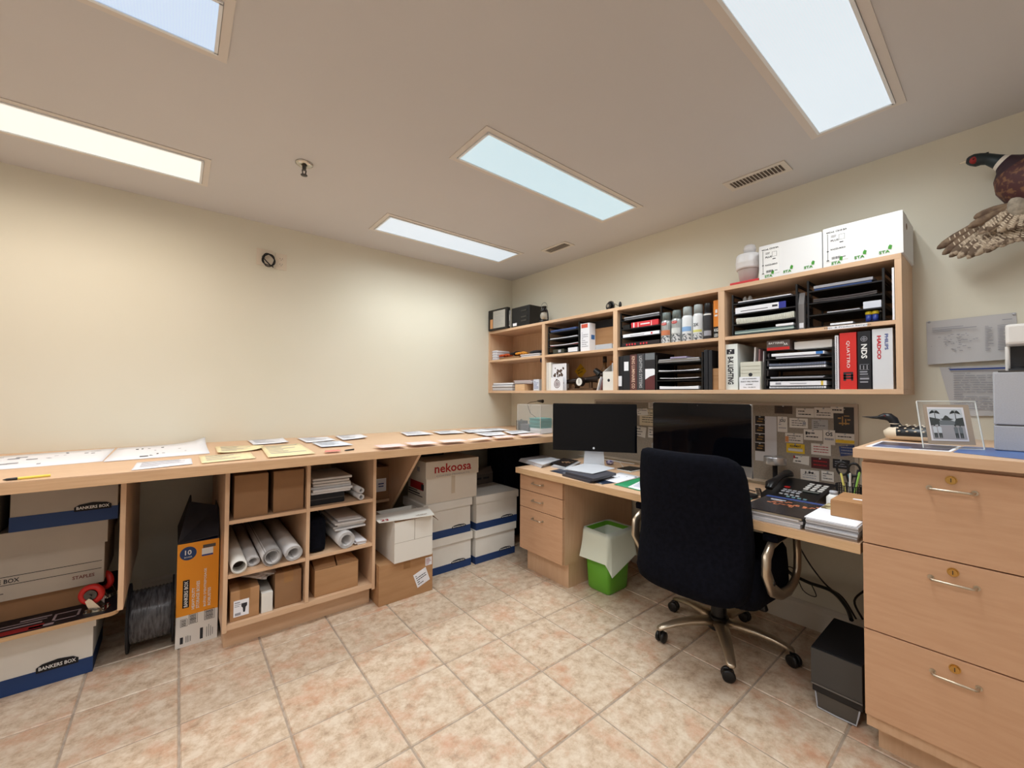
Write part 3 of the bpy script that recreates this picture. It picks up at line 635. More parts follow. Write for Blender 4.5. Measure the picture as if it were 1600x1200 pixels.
def roll(label, x, z, r, y0=-.885, y1=-.12, m=paper_g, spiral=True, core=None, name='paper_roll', dx=0, dz=0, group='paper rolls in the cubby unit', layers=4, sq=1.0):
    t = thing(name, label, 'paper roll', (x, y0, z), 0, group); L_ = y1-y0; mb = MB(); n = 26; vs = []
    tot = int(n*layers); r_in = r*(.62 if spiral else .8)
    prof = []
    for k in range(tot+1):
        a = 2*PI*k/n; rr = r_in+(r-r_in)*k/tot; prof.append((rr*math.cos(a-PI/2), sq*rr*math.sin(a-PI/2)))
    vs = [(a, 0, r*sq+b) for a, b in prof]+[(a+dx, L_, r*sq+b+dz) for a, b in prof]
    k = tot+1; mb._f(vs, [(i, i+1, k+i+1, k+i) for i in range(tot)], True)
    o = build(mb, 'sheet', m, t, recalc=False); md = o.modifiers.new('s', 'SOLIDIFY'); md.thickness = .0012
    if core:
        mb = MB()
        pr = [(r*.82, 0), (r*.98, 0), (r*.98, L_-.002), (r*.82, L_-.002), (r*.82, 0)]
        vs = [(a*math.cos(2*PI*q/28), b, r+a*math.sin(2*PI*q/28)) for a, b in pr for q in range(28)]
        mb._f(vs, [(i*28+q, i*28+(q+1) % 28, (i+1)*28+(q+1) % 28, (i+1)*28+q) for i in range(4) for q in range(28)], True)
        build(mb, 'core', core, t)
    return t
z = c2_+.001
t = thing('cardboard_tube', 'white mailing tube at the left of the rolls in the middle left bay', 'tube', (-2.438, -.905, z), 0)
mb = MB(); n = 30; pr = [(.027, 0), (.0335, 0), (.0335, .72), (.027, .72), (.027, 0)]
vs = [(a*math.cos(2*PI*q/n), b, .0336+a*math.sin(2*PI*q/n)) for a, b in pr for q in range(n)]
mb._f(vs, [(i*n+q, i*n+(q+1) % n, (i+1)*n+(q+1) % n, (i+1)*n+q) for i in range(4) for q in range(n)], True); build(mb, 'tube_wall', [white_card], t)
mb = MB(); mb.cyl((0, .08, .0336), (0, .7, .0336), .0268, n=24); build(mb, 'inner_paper', mat('core_dark', (84, 70, 60), .9), t)
roll('flattened grey paper roll behind the mailing tube', -2.372, z, .030, -.845, -.14, sq=.8)
roll('thick open white drawing roll in the middle of the middle left bay', -2.296, z, .045, -.90, -.13, layers=3, core=mat('roll_inside', (150, 146, 144), .8))
roll('loose white drawing roll with a pinched end at the right of the middle left bay', -2.196, z, .042, -.895, -.13, layers=5, sq=.92)
# right column of bays
def folded(name, label, x0, x1, y0, y1, z, n, m, seed=0, th=.012, cat='paper', skew=.02):
    t = thing(name, label, cat, ((x0+x1)/2, (y0+y1)/2, z)); R = random.Random(seed); hx, hy = (x1-x0)/2, (y1-y0)/2
    for k in range(n):
        a, b, c_, d = (R.uniform(0, skew) for _ in range(4)); mb = MB(); mb.box(-hx+a, hx-b, -hy+c_, hy-d, k*th+.0003, (k+1)*th-.0006, bev=min(th*.35, .004))
        for v in mb.bm.verts: v.co.z += .004*math.sin(v.co.x*30+k)*(k/n)
        build(mb, 'folded_sheet', m, t)
    return t
t = thing('flat_black_case', 'flat black case under the folded sheets in the top right cubby bay', 'case', (-1.99, -.70, c3_))
B('body', black_mat, t, -.125, .06, -.155, .25, .0003, .058, bev=.006); B('zip', steel_d, t, -.126, .061, -.1556, -.155, .03, .033)
folded('folded_sheets', 'thick pile of folded grey-white sheets in the top right cubby bay', -2.113, -1.885, -.86, -.52, c3_+.0585, 6, paper_g, 3, .014)
roll('small tight paper roll, upper of two beside the black case', -1.845, c3_+.038, .0165, -.885, -.5, group='small rolls beside the black case')
roll('small tight paper roll, lower of two beside the black case', -1.846, c3_+.002, .0165, -.89, -.5, group='small rolls beside the black case')
t = thing('black_pouch', 'rounded black padded pouch in the middle right cubby bay', 'bag', (-2.07, -.70, c2_))
mb = MB(); mb.box(-.045, .045, -.16, .2, .0003, .185, bev=.028); build(mb, 'body', black_fab, t)
mb = MB(); mb.torus((0, -.06, .186), .035, .005, 'y', a0=0, a1=PI); build(mb, 'handle', black_mat, t)
folded('folded_sheets', 'fanned pile of folded drawings above the loose roll in the middle right bay', -1.985, -1.80, -.86, -.50, c2_+.094, 5, paper_g, 4, .011, skew=.03)
roll('loosely spiralled drawing roll with many layers in the middle right bay', -1.925, c2_+.001, .046, -.89, -.35, layers=7)
folded('folded_sheets', 'thin folded sheets poking out at the right of the spiralled roll', -1.875, -1.793, -.885, -.5, c2_+.0005, 3, white_p, 6, .007)
t = carton(-2.085, -.865, c1_, .235, .26, .148, 'open brown carton with lifted flaps in the bottom right cubby bay', open_=True)
mb = MB(); mb.box(.006, .229, .006, .254, .143, .1455); build(mb, 'inside_shade', card_in, t)  # dark sheet on the solid top stands for the shaded inside
def quadflap(par, pts, m=card_m, th=.003, name='flap'):
    p = [Vector(q) for q in pts]; n = (p[1]-p[0]).cross(p[2]-p[0]).normalized()*th; mb = MB()
    mb._f([tuple(q) for q in p]+[tuple(q+n) for q in p], [(3, 2, 1, 0), (4, 5, 6, 7), (0, 1, 5, 4), (1, 2, 6, 5), (2, 3, 7, 6), (3, 0, 4, 7)], False); return build(mb, name, m, par)
quadflap(t, [(0, 0, .147), (.11, 0, .148), (.125, .12, .188), (.01, .12, .17)]); quadflap(t, [(.118, .0, .148), (.235, 0, .147), (.225, .13, .162), (.13, .13, .20)]); quadflap(t, [(0, .26, .147), (.235, .26, .147), (.235, .14, .155), (0, .14, .155)])
# right-hand boxes
carton(-1.75, -.928, 0, .352, .34, .236, 'large brown carton on the floor right of the cubby unit with a tilted white label', lab=None)
T_ = [o for o in bpy.data.objects if o.get('label', '').startswith('large brown carton on the floor')][0]
mb = MB(); ca, sa = math.cos(.35), math.sin(.35); uu, vv = Vector((ca, 0, sa)), Vector((-sa, 0, ca))
mb.prism([(-.045, -.045), (.045, -.045), (.045, .045), (-.045, .045)], uu, vv, (0, -1, 0), .0012, (.275, -.0003, .10)); build(mb, 'label', white_p, T_)
marks(T_, (.275, -.0016, .10), uu, vv, textlines(.07, .07, 5, 4), ink)
B('label', white_p, T_, .30, .345, -.0014, -.0003, .165, .215); marks(T_, (.322, -.0015, .19), U, V, textlines(.036, .04, 5, 9), red_ink)
t = thing('open_white_carton', 'white carton with torn open flaps on the large brown carton', 'box', (-1.665, -.948, .2365)); wc = mat('white_card_front', (226, 222, 214), .7)
mb = MB(); w_, d_, h_ = .252, .30, .245
for q in ((0, w_, 0, .004), (0, w_, d_-.004, d_), (0, .004, .004, d_-.004), (w_-.004, w_, .004, d_-.004)): mb.box(*q, .0004, h_)
mb.box(.004, w_-.004, .004, d_-.004, .0004, .15); build(mb, 'body', [wc], t)
B('front_seam', mat('seam', (150, 140, 128), .8), t, .0, w_, -.0006, -.0001, .118, .1195); B('front_slit', mat('seam', (150, 140, 128), .8), t, .128, .131, -.0007, -.0001, .12, .244)
quadflap(t, [(-.085, .03, h_+.006), (.24, -.045, h_+.012), (.295, .15, h_+.014), (-.083, .17, h_+.012)], wc, .004)
quadflap(t, [(.0, -.002, h_), (.25, -.002, h_), (.24, .09, h_+.004), (.02, .09, h_+.006)], card_in, .003)
quadflap(t, [(.255, .0, h_), (.255, .16, h_), (.30, .15, h_-.02), (.305, .02, h_-.045)], card_in, .003)
mk = Vector((.92, -.22, .03)).normalized(); mv = Vector((.22, .95, 0)).normalized()
text('23', t, (-.045, .045, h_+.0135), mk, mv, .045, .035, red_ink, bold=.02); text('URGENT', t, (.175, .0, h_+.0175), mk, mv, .07, .02, mat('brown_print', (140, 120, 104), .7))
carton(-1.735, -.40, .5135, .245, .35, .225, 'brown carton with a white label in the dim nook beside the bracket', m=card_d)
T_ = [o for o in bpy.data.objects if o.get('label', '').startswith('brown carton with a white label in the dim nook')][0]
T_.location = (-1.735, -.49, .5135)
B('label', white_p, T_, .125, .20, -.0016, -.0003, .055, .145); marks(T_, (.163, -.0018, .10), U, V, [(-.02, .02, .005, .013), (-.018, .018, -.012, -.005)], blue_ink)
g = 'white storage boxes stacked under the counter'
storage_box(-1.375, -.765, 0, .392, .33, .2485, 'white and blue storage box on the floor beside the large brown carton', logo=(.275, .115, .02), group=g, lid_h=.055)
storage_box(-1.385, -.770, .249, .392, .33, .2485, 'white and blue storage box directly under the box with red lettering', logo=(.285, .115, .02), group=g, lid_h=.055)
storage_box(-.972, -.785, 0, .39, .33, .2485, 'white and blue storage box on the floor beside the desk drawers', logo=(.285, .115, .02), group=g, lid_h=.055)
storage_box(-.970, -.790, .249, .405, .33, .2485, 'white and blue storage box, top of the pair beside the desk drawers', logo=(.295, .115, .02), group=g, lid_h=.055)
t = thing('paper_carton', 'white lidded paper carton with red lettering on the stacked storage boxes', 'box', (-1.372, -.772, .498)); w_, d_, h_ = .43, .30, .29
pc = mat('beige_white_card', (216, 206, 192), .7)
mb = MB(); mb.box(.008, w_-.008, .008, d_-.008, .0004, h_-.005); build(mb, 'body', pc, t)
mb = MB(); mb.box(-.001, w_+.001, -.001, d_+.001, h_-.115, h_, bev=.002); build(mb, 'lid', pc, t)
B('tape', mat('dull_tape', (196, 180, 158), .5), t, .205, .235, .0072, .0079, .05, h_-.116)
text('nekoosa', t, (.215, -.0012, h_-.052), U, V, .30, .062, mat('nekoosa_red', (170, 34, 40), .6), bold=.02); text('COATED PRODUCTS', t, (.215, -.0012, h_-.103), U, V, .27, .011, ink_l)
marks(t, (-.0012, .16, h_-.06), (0, -1, 0), (0, 0, 1), [(.03, .07, -.015, .015)], ink_l)
B('side_print', red_ink, t, .0065, .0078, .05, .25, .085, .14); marks(t, (.0062, .16, .06), (0, -1, 0), (0, 0, 1), [(-.12, .10, -.02, -.014), (-.12, .06, -.005, .003), (-.12, .02, .012, .018), (.08, .12, .03, .07)], ink)
t = thing('black_hard_case', 'black case hanging in the dark under the counter behind the lettered carton', 'case', (-1.25, -.42, .7895)); B('body', black_mat, t, -.16, .15, -.12, .25, .0002, .088, bev=.008); B('latch', steel_d, t, -.02, .02, -.1225, -.1205, .03, .05)
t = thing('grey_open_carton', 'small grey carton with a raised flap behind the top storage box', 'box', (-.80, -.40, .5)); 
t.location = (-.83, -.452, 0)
B('body', mat('dim_card', (96, 88, 82), .8), t, 0, .26, 0, .3, .0004, .575, bev=.002); quadflap(t, [(0, 0, .576), (.26, 0, .576), (.28, .06, .625), (.03, .08, .61)], mat('dim_card2', (120, 110, 102), .8))  # dark grey card put at the back so the recess reads dark
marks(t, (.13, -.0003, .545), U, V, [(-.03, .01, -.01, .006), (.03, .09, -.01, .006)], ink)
t = thing('black_suitcase', 'tall black suitcase keeping the corner under the counter dark', 'suitcase', (-.31, -.45, 0)); B('body', black_fab, t, -.22, .2, -.11, .15, .03, .82, bev=.03)  # black bulk added for the hanging luggage, so the recess reads dark
for x in (-.17, .15): 
    mb = MB(); mb.cyl((x-.01, 0, .025), (x+.01, 0, .025), .024, n=14); mb.box(x-.006, x+.006, -.01, .01, .02, .05); build(mb, 'wheel', black_pl, t)
mb = MB(); mb.tube([(-.06, -.12, .80), (-.06, -.145, .80), (.06, -.145, .80), (.06, -.12, .80)], .008); build(mb, 'handle', black_pl, t)
# ================================================================ shelf contents (front faces look along -x)
UX, VX = (0, -1, 0), (0, 0, 1)          # reading direction / up on faces that look at -x
DU, DVv = (0, 0, -1), (0, -1, 0)        # spine text running downwards
def yz(px, py, x): p = P(px, py, 'x', x); return p.y, p.z
def span(pl, pr, pt, pb, x):
    ym = P(pl, (pt+pb)/2, 'x', x).y; y2 = P(pr, (pt+pb)/2, 'x', x).y; return ym, y2
# --- letter trays
def tray(label, pl, pr, z0, h_, tiers, x=-.285, depth=.25, group='black letter trays on the wall shelf'):
    y1, y0 = P(pl, 560, 'x', x).y, P(pr, 560, 'x', x).y; w_ = y1-y0
    t = thing('letter_tray', label, 'letter tray', (x+depth/2, (y0+y1)/2, z0), 0, group); hx, hy = depth/2, w_/2
    for s in (-1, 1):
        mb = MB(); yy = s*(hy-.004)
        for xx in (-hx, hx-.012): mb.box(xx, xx+.012, yy-.004, yy+.004, .0003, h_)
        for k in range(tiers): zz = h_*k/tiers; mb.box(-hx+.012, hx-.012, yy-.003, yy+.003, zz+.002, zz+.022)
        mb.box(-hx+.012, hx-.012, yy-.003, yy+.003, h_-.012, h_); build(mb, 'side_rack', black_pl, t)
    for k in range(tiers):
        zz = h_*k/tiers+.0005; mb = MB(); mb.box(-hx+.004, hx-.002, -hy+.0085, hy-.0085, zz, zz+.002)
        mb.box(-hx, -hx+.004, -hy+.0085, hy-.0085, zz, zz+.006); mb.box(hx-.004, hx-.001, -hy+.0085, hy-.0085, zz+.0021, zz+.03); build(mb, 'tray_shelf', black_pl, t)
    return (t, x, y0+.011, y1-.011, z0, h_/tiers)
def inside(tr, k, label, name, cat, m, th, f0=0, f1=1, dz=0, n=1, x_in=.004, dp=.21, group=None, seed=0, m2=None, bow=0, flat=False, edge=None):
    """flat item lying in tier k; f0..f1 along the width left to right"""
    t_, x, y0, y1, z0, st = tr; a = y1-(y1-y0)*f0; b = y1-(y1-y0)*f1; z = z0+k*st+.0028+dz
    o = thing(name, label, cat, (x+x_in+dp/2, (a+b)/2, z), 0, group); hx, hy = dp/2, abs(a-b)/2; R = random.Random(seed)
    for q in range(n):
        mb = MB(); e0, e1 = (R.uniform(0, .006), R.uniform(0, .008)) if n > 1 else (0, 0)
        NS = 8
        for s in range(NS):
            pass
        mb.box(-hx+e0, hx, -hy+e1, hy-e1*.6, th*q/n+.0002, th*(q+1)/n-.0003*(n > 1), bev=min(.0012, th/n*.3))
        if bow:
            bmesh.ops.subdivide_edges(mb.bm, edges=[e_ for e_ in mb.bm.edges if abs(e_.verts[0].co.y-e_.verts[1].co.y) > hy], cuts=8)
            for v in mb.bm.verts: v.co.z += bow*(v.co.y/hy)**2
        build(mb, 'cover' if n == 1 else 'sheet', m if not (m2 and q % 2) else m2, o)
    if edge: marks(o, (-hx, 0, th/2), UX, VX, edge[0], edge[1])
    return o
blue_f = mat('blue_folder', (66, 88, 140), .5); grey_f = mat('grey_mag', (170, 170, 176), .5); dkred = mat('maroon', (92, 30, 34), .5)
# bay 1 --------------------------------------------------------------
def flatstack(name, label, cat, pl, pr, z, th, m, x=-.27, dp=.2, n=1, seed=0, m2=None, tilt=0, group=None, part='cover'):
    y1, y0 = P(pl, 580, 'x', x).y, P(pr, 580, 'x', x).y; t = thing(name, label, cat, (x+dp/2, (y0+y1)/2, z), tilt, group); R = random.Random(seed); hy = (y1-y0)/2
    for q in range(n):
        mb = MB(); e0 = R.uniform(0, .012) if n > 1 else 0; e1 = R.uniform(-.006, .006) if n > 1 else 0
        mb.box(-dp/2+e0, dp/2, -hy+e1, hy+e1, th*q/n+.0003, th*(q+1)/n-.0002, bev=min(.002, th/n*.3)); build(mb, part, m if not (m2 and q % 2) else m2, t)
    return t
t = thing('folded_cloth', 'white folded cloth with thin blue stripes in the leftmost upper bay', 'cloth', (-.19, -.065, ZM))
for k in range(4):
    mb = MB(); mb.box(-.085, .08, -.04, .038, k*.0245+.0004, k*.0245+.024, bev=.009); build(mb, 'fold', white_p, t); B('stripe', blue_ink, t, -.0856, -.085, -.038, .036, k*.0245+.010, k*.0245+.0125)
flatstack('magazine', 'brown paperback lying beside the striped cloth', 'book', 780, 811, ZM, .022, mat('tan_cover', (150, 112, 76), .6), n=1, seed=2)
flatstack('magazine', 'grey magazines stacked at the right of the leftmost upper bay', 'magazine', 813, 843, ZM, .028, grey_f, n=4, m2=white_p, seed=3, part='issue')
gl = [((196, 84, 40), 'orange work glove crumpled on the brown paperback', (-.20, -.185, ZM+.0225), (.07, .085, .02), 5), ((30, 26, 26), 'black work glove on the heap in the leftmost upper bay', (-.19, -.32, ZM+.029), (.06, .07, .024), 6), ((222, 150, 52), 'amber leather glove on top of the magazines', (-.21, -.43, ZM+.0285), (.055, .085, .018), 7), ((34, 32, 36), 'dark sleeve lying over the grey magazines at the right', (-.19, -.62, ZM+.0285), (.07, .10, .017), 8)]
for c, l, p, r, s in gl:
    if 'sleeve' in l: o = crumple('dark_sleeve', l, 'clothing', p, r, mat('glv%d' % s, c, .8), s, .3)
    else:
        t = thing('work_glove', l, 'glove', p); mm_ = mat('glv%d' % s, c, .8); mb = MB(); mb.ell((0, 0, r[2]), (r[0]*.7, r[1]*.6, r[2])); build(mb, 'palm', mm_, t)
        for k in range(5):
            a = -.7+.35*k; mb = MB(); mb.loft([((-.3*r[0], math.sin(a)*.02, r[2]), .010), ((-r[0]*1.0*math.cos(a), r[1]*math.sin(a)*.8, r[2]*.9), .011), ((-r[0]*1.25*math.cos(a), r[1]*1.0*math.sin(a), r[2]*.7), .007)], 8); build(mb, 'finger', mm_, t)
flatstack('magazine', 'pile of grey and white catalogues in the leftmost lower bay', 'magazine', 769, 800, Z0, .075, grey_f, n=6, m2=white_p, seed=5, part='issue')
flatstack('magazine', 'catalogues with pale covers lying over the wooden box', 'magazine', 803, 830, Z0+.062, .032, mat('pinkish_grey', (190, 176, 180), .6), n=3, m2=white_p, seed=6, part='issue')
t = thing('wooden_box', 'small open pale wooden box in the leftmost lower bay', 'box', (-.20, P(812, 605, 'x', -.28).y, Z0))
for q in ((-.08, -.074, -.066, .066), (.074, .08, -.066, .066), (-.0738, .0738, -.066, -.060), (-.0738, .0738, .060, .066)): B('side', edge_w, t, *q, .0003, .058)
B('base', edge_w, t, -.0738, .0738, -.0598, .0598, .0003, .005)
t = thing('small_white_carton', 'small white printed carton at the right end of the leftmost lower bay', 'box', (-.20, P(836.5, 600, 'x', -.28).y, Z0))
B('body', mat('pale_blue_white', (208, 214, 226), .6), t, -.07, .03, -.036, .036, .0003, .098, bev=.001); marks(t, (-.0702, 0, .05), UX, VX, textlines(.055, .07, 6, 2), blue_ink)
B('green_card', mat('mint', (130, 180, 148), .6), None, -.165, -.1645, -.762, -.70, Z0+.0004, Z0+.165); tag(bpy.data.objects['green_card'], 'mint green card standing behind the small white carton', 'card')
t = thing('blue_pouch', 'small navy pouch hanging under the middle board of the first bay', 'pouch', (-.2, -.73, ZM-.0185)); mb = MB(); mb.box(-.05, .04, -.03, .035, -.036, -.0002, bev=.01); build(mb, 'body', mat('navy', (22, 30, 64), .8), t)
# bay 2 --------------------------------------------------------------
tr = tray('black letter tray in the second bay from the left, upper row', 856, 905, ZM, .236, 4)
inside(tr, 3, 'blue folder on the top tier of the tray in the second bay', 'folder', 'folder', blue_f, .022, .04, .92, n=2)
inside(tr, 2, 'white and silver papers in the second tier of that tray in the second bay', 'papers', 'paper', white_p, .012, .02, .95, n=3, bow=.003)
inside(tr, 1, 'red-edged catalogue in the third tier of the tray in the second bay', 'catalogue', 'catalogue', mat('red_cover', (176, 52, 60), .5), .013, .02, .98, n=2, m2=white_p, bow=.005)
o = inside(tr, 0, 'dark device with a grey button in the bottom tier of the second bay tray', 'tape_dispenser', 'device', mat('olive_dark', (56, 58, 48), .5), .036, .14, .52, dp=.1); B('button', grey_pl, o, -.053, -.0502, -.03, -.002, .01, .03)
inside(tr, 0, 'white tag block at the right of the same bottom tier', 'label_roll', 'label', white_p, .038, .66, .96, dp=.08)
x = -.275
def upright(name, label, cat, pl, pr, z, h_, m, x=-.275, dp=.2, bev=.001, parts=None, lean=0, group=None, part='body'):
    y1, y0 = P(pl, 560, 'x', x).y, P(pr, 560, 'x', x).y; t = thing(name, label, cat, (x, (y0+y1)/2, z), 0, group); w_ = y1-y0
    mb = MB(); mb.box(0, dp, -w_/2+.0003, w_/2-.0003, .0003, h_, bev=bev)
    if lean:
        for v in mb.bm.verts: v.co.y += lean*v.co.z
    build(mb, part, m, t); return t, w_
t, w_ = upright('magazine_file', 'white upright printed file with a red and blue label beside the tray', 'file', 907, 921, ZM, .215, white_p, x=-.28, dp=.07)
marks(t, (-.0003, 0, .195), UX, VX, [(-w_*.4, w_*.3, -.015, .015)], mat('orange_red', (206, 84, 60), .6)); marks(t, (-.0003, 0, .09), UX, VX, textlines(w_*.7, .12, 8, 4), ink_l)
B('side_stripe', mat('blue_lab', (60, 110, 170), .5), t, .02, .06, -w_/2-.0004, -w_/2-.0001, .09, .125)
t = thing('cardboard_box', 'plain cardboard box lying behind a white device in the second bay', 'box', (-.2, -1.32, ZM+.0452)); B('body', card_m, t, -.004, .12, -.155, .14, .0003, .13, bev=.002)
t = thing('black_binder_case', 'black case lying on top of the cardboard box in the second bay', 'case', (-.16, -1.33, ZM+.1757)); B('body', black_mat, t, -.04, .1, -.165, .14, .0002, .06, bev=.006)
t = thing('flat_white_box', 'flat white carton under the cardboard box in the second bay', 'box', (-.18, -1.33, ZM)); B('body', white_card, t, -.02, .11, -.165, .15, .0003, .0448, bev=.002)
t = thing('white_charger', 'white rounded device at the front of the second bay, upper row', 'device', (-.283, -1.39, ZM)); mb = MB(); mb.box(-.005, .0, -.11, .06, .0, .004); mb.box(-.002, .010, -.095, .055, .0003, .038, bev=.003); build(mb, 'body', grey_pl, t)
# lower
t, w_ = upright('ring_binder', 'pair of slim white binders at the left of the second lower bay', 'binder', 853, 861, Z0, .235, white_card, x=-.28, dp=.22); B('spine_line', ink_l, t, -.0006, -.0001, -.001, .001, .01, .23)
t = thing('framed_picture', 'small standing picture with a dark sepia drawing on white card', 'picture', (-.262, -.925, Z0), 0)
y1, y0 = P(861, 580, 'x', -.255).y, P(886, 580, 'x', -.255).y; t.location.y = (y0+y1)/2; w_ = y1-y0
B('card', white_p, t, -.002, .002, -w_/2, w_/2, .0003, .22); mb = MB(); R = random.Random(8)
for k in range(26):
    cy_, cz, r_ = R.uniform(-w_*.33, w_*.33), R.uniform(.06, .19), R.uniform(.006, .018); n_ = R.randint(5, 8)
    mb.prism([(cy_+r_*R.uniform(.5, 1.3)*math.cos(2*PI*q/n_), cz+r_*R.uniform(.5, 1.3)*math.sin(2*PI*q/n_)) for q in range(n_)], UX, VX, (-1, 0, 0), .0002+.00002*k, (-.0021, 0, 0))
build(mb, 'print', mat('sepia', (78, 58, 46), .7), t)
t = thing('target_card', 'small white card with concentric brown rings standing in front', 'card', (-.285, 0, Z0)); y1, y0 = P(861, 603, 'x', -.285).y, P(880, 603, 'x', -.285).y; t.location.y = (y0+y1)/2; w_ = y1-y0
B('card', white_p, t, -.002, .002, -w_/2, w_/2, .0003, .108)
mb = MB()
for r0, r1 in ((.034, .028), (.021, .014), (.008, 0)):
    for k in range(20):
        a, b = 2*PI*k/20, 2*PI*(k+1)/20; mb.prism([(r0*math.cos(a), r0*math.sin(a)), (r0*math.cos(b), r0*math.sin(b)), (r1*math.cos(b), r1*math.sin(b)), (r1*math.cos(a), r1*math.sin(a))], UX, VX, (-1, 0, 0), .0003, (-.0021, -.002, .053))
mb.prism([(-.012, .04), (.008, .04), (.002, .03), (-.006, .028)], UX, VX, (-1, 0, 0), .0003, (-.0021, 0, .053)); build(mb, 'print', mat('brown_rings', (92, 52, 50), .6), t)
t = thing('brass_gauge', 'round dial gauge on a dark telescope-like instrument in the second lower bay', 'instrument', (-.19, -1.155, Z0)); dkm = mat('gun_metal', (52, 44, 42), .4, metal=.7)
mb = MB(); mb.loft([((-.04, .17, .07), .016), ((-.02, .08, .078), .020), ((.0, -.02, .082), .022), ((.0, -.09, .088), .024), ((0, -.13, .09), .032), ((0, -.16, .092), .032)], 18); build(mb, 'barrel', dkm, t)
mb = MB(); mb.cyl((-.075, -.005, .067), (-.045, -.005, .067), .036, n=26); build(mb, 'dial_case', dkm, t); mb = MB(); mb.cyl((-.0765, -.005, .067), (-.0755, -.005, .067), .030, n=26); build(mb, 'dial_face', white_pl, t); B('needle', ink, t, -.0775, -.077, -.007, -.003, .055, .088)
mb = MB(); mb.box(-.05, .04, -.12, .14, .0003, .018, bev=.004); mb.cyl((0, .1, .018), (0, .1, .065), .012); mb.cyl((0, -.06, .018), (0, -.06, .07), .014); mb.cyl((-.04, .09, .03), (.02, .09, .03), .018); build(mb, 'stand', mat('bronze', (104, 80, 62), .4, metal=.7), t)
mb = MB(); mb.cyl((-.02, -.165, .10), (-.02, -.135, .13), .018, .012); mb.cyl((-.02, -.17, .12), (-.02, -.12, .155), .026, .02); build(mb, 'eyepiece', black_pl, t)
t = thing('diamond_sign', 'small yellow diamond sign with black writing on the back of the second lower bay', 'sign', (-.0085, -1.09, Z0+.15)); s_ = .065
t.location.y = P(907, 580, 'x', -.01).y; t.location.z = P(907, 580, 'x', -.01).z
mb = MB(); mb.prism([(s_, 0), (0, s_), (-s_, 0), (0, -s_)], UX, VX, (-1, 0, 0), .0015, (0, 0, 0)); build(mb, 'plate', mat('sign_yellow', (226, 174, 30), .5), t)
u_, v_ = Vector((0, -.94, .34)), Vector((0, .34, .94)); text('BABY ON', t, (-.002, .0, .014), u_, v_, .07, .013, ink, bold=.02); text('BOARD', t, (-.002, .0, -.01), u_, v_, .055, .013, ink, bold=.02)
def bottle(label, y, h_, r, m, m2, x=-.2, z=Z0):
    t = thing('bottle', label, 'bottle', (x, y, z)); mb = MB(); mb.lathe([(0, .0003), (r, .0003), (r, h_*.55), (r*.95, h_*.62), (r*.5, h_*.72), (r*.48, h_*.82), (0, h_*.82)]); build(mb, 'glass', m, t)
    mb = MB(); mb.lathe([(0, h_*.822), (r*.6, h_*.822), (r*.6, h_), (0, h_)]); build(mb, 'cap', m2, t)
    mb = MB(); mb.lathe([(r+.0004, h_*.15), (r+.0004, h_*.45)]); build(mb, 'label', mat('old_label', (196, 176, 140), .7), t)
bottle('tall amber bottle with a dark cap at the right of the second lower bay', -1.318, .262, .026, mat('amber_glass', (126, 92, 60), .2), dkm, x=-.15)
bottle('shorter brown bottle with an orange cap beside the tall amber one', -1.374, .225, .022, mat('brown_glass', (92, 66, 50), .2), mat('orange_cap', (206, 134, 70), .5), x=-.14)
bottle('small squat jar in front of the tall amber bottle', -1.345, .13, .032, mat('tan_jar', (170, 138, 108), .4), dkm, x=-.215)
t = thing('file_holder', 'white open file holder with a finger hole at the right of the second lower bay', 'file', (-.28, 0, Z0)); y1, y0 = P(942, 595, 'x', -.28).y, -1.5065; t.location.y = (y0+y1)/2; w_ = y1-y0
mb = MB(); mb.box(0, .003, -w_/2, w_/2, .0003, .135); mb.prism([(0, .0003), (.19, .0003), (.19, .25), (0, .135)], (1, 0, 0), (0, 0, 1), (0, 1, 0), .003, (.003, w_/2-.003, 0)); mb.prism([(0, .0003), (.19, .0003), (.19, .25), (0, .135)], (1, 0, 0), (0, 0, 1), (0, 1, 0), .003, (.003, -w_/2, 0)); mb.box(.19, .193, -w_/2, w_/2, .0003, .25); build(mb, 'shell', white_card, t)
mb = MB(); mb.cyl((-.0006, 0, .072), (-.0001, 0, .072), .011, n=18); build(mb, 'finger_hole', ink, t)
for k, (cl, lb) in enumerate((((206, 206, 210), 'pale'), ((96, 96, 110), 'slate'), ((180, 60, 60), 'red'))):
    o = B('brochure', mat('broch%d' % k, cl, .6), None, -.24, -.10, -1.452-k*.012-.008, -1.452-k*.012, Z0+.001, Z0+.20+k*.012); tag(o, lb+' thin brochure standing in the white file holder', 'brochure')
t = thing('leaning_booklets', 'pale booklets leaning to the right against the file holder', 'booklet', (-.25, -1.375, Z0)); 
for k in range(3):
    mb = MB(); mb.box(-.03, .08, -.003, .003, .0003, .10-.008*k)
    for v in mb.bm.verts: v.co.y += -.35*v.co.z+.028-.014*k
    build(mb, 'booklet', [white_p, grey_f, mat('rose', (150, 110, 110), .6)][k], t)
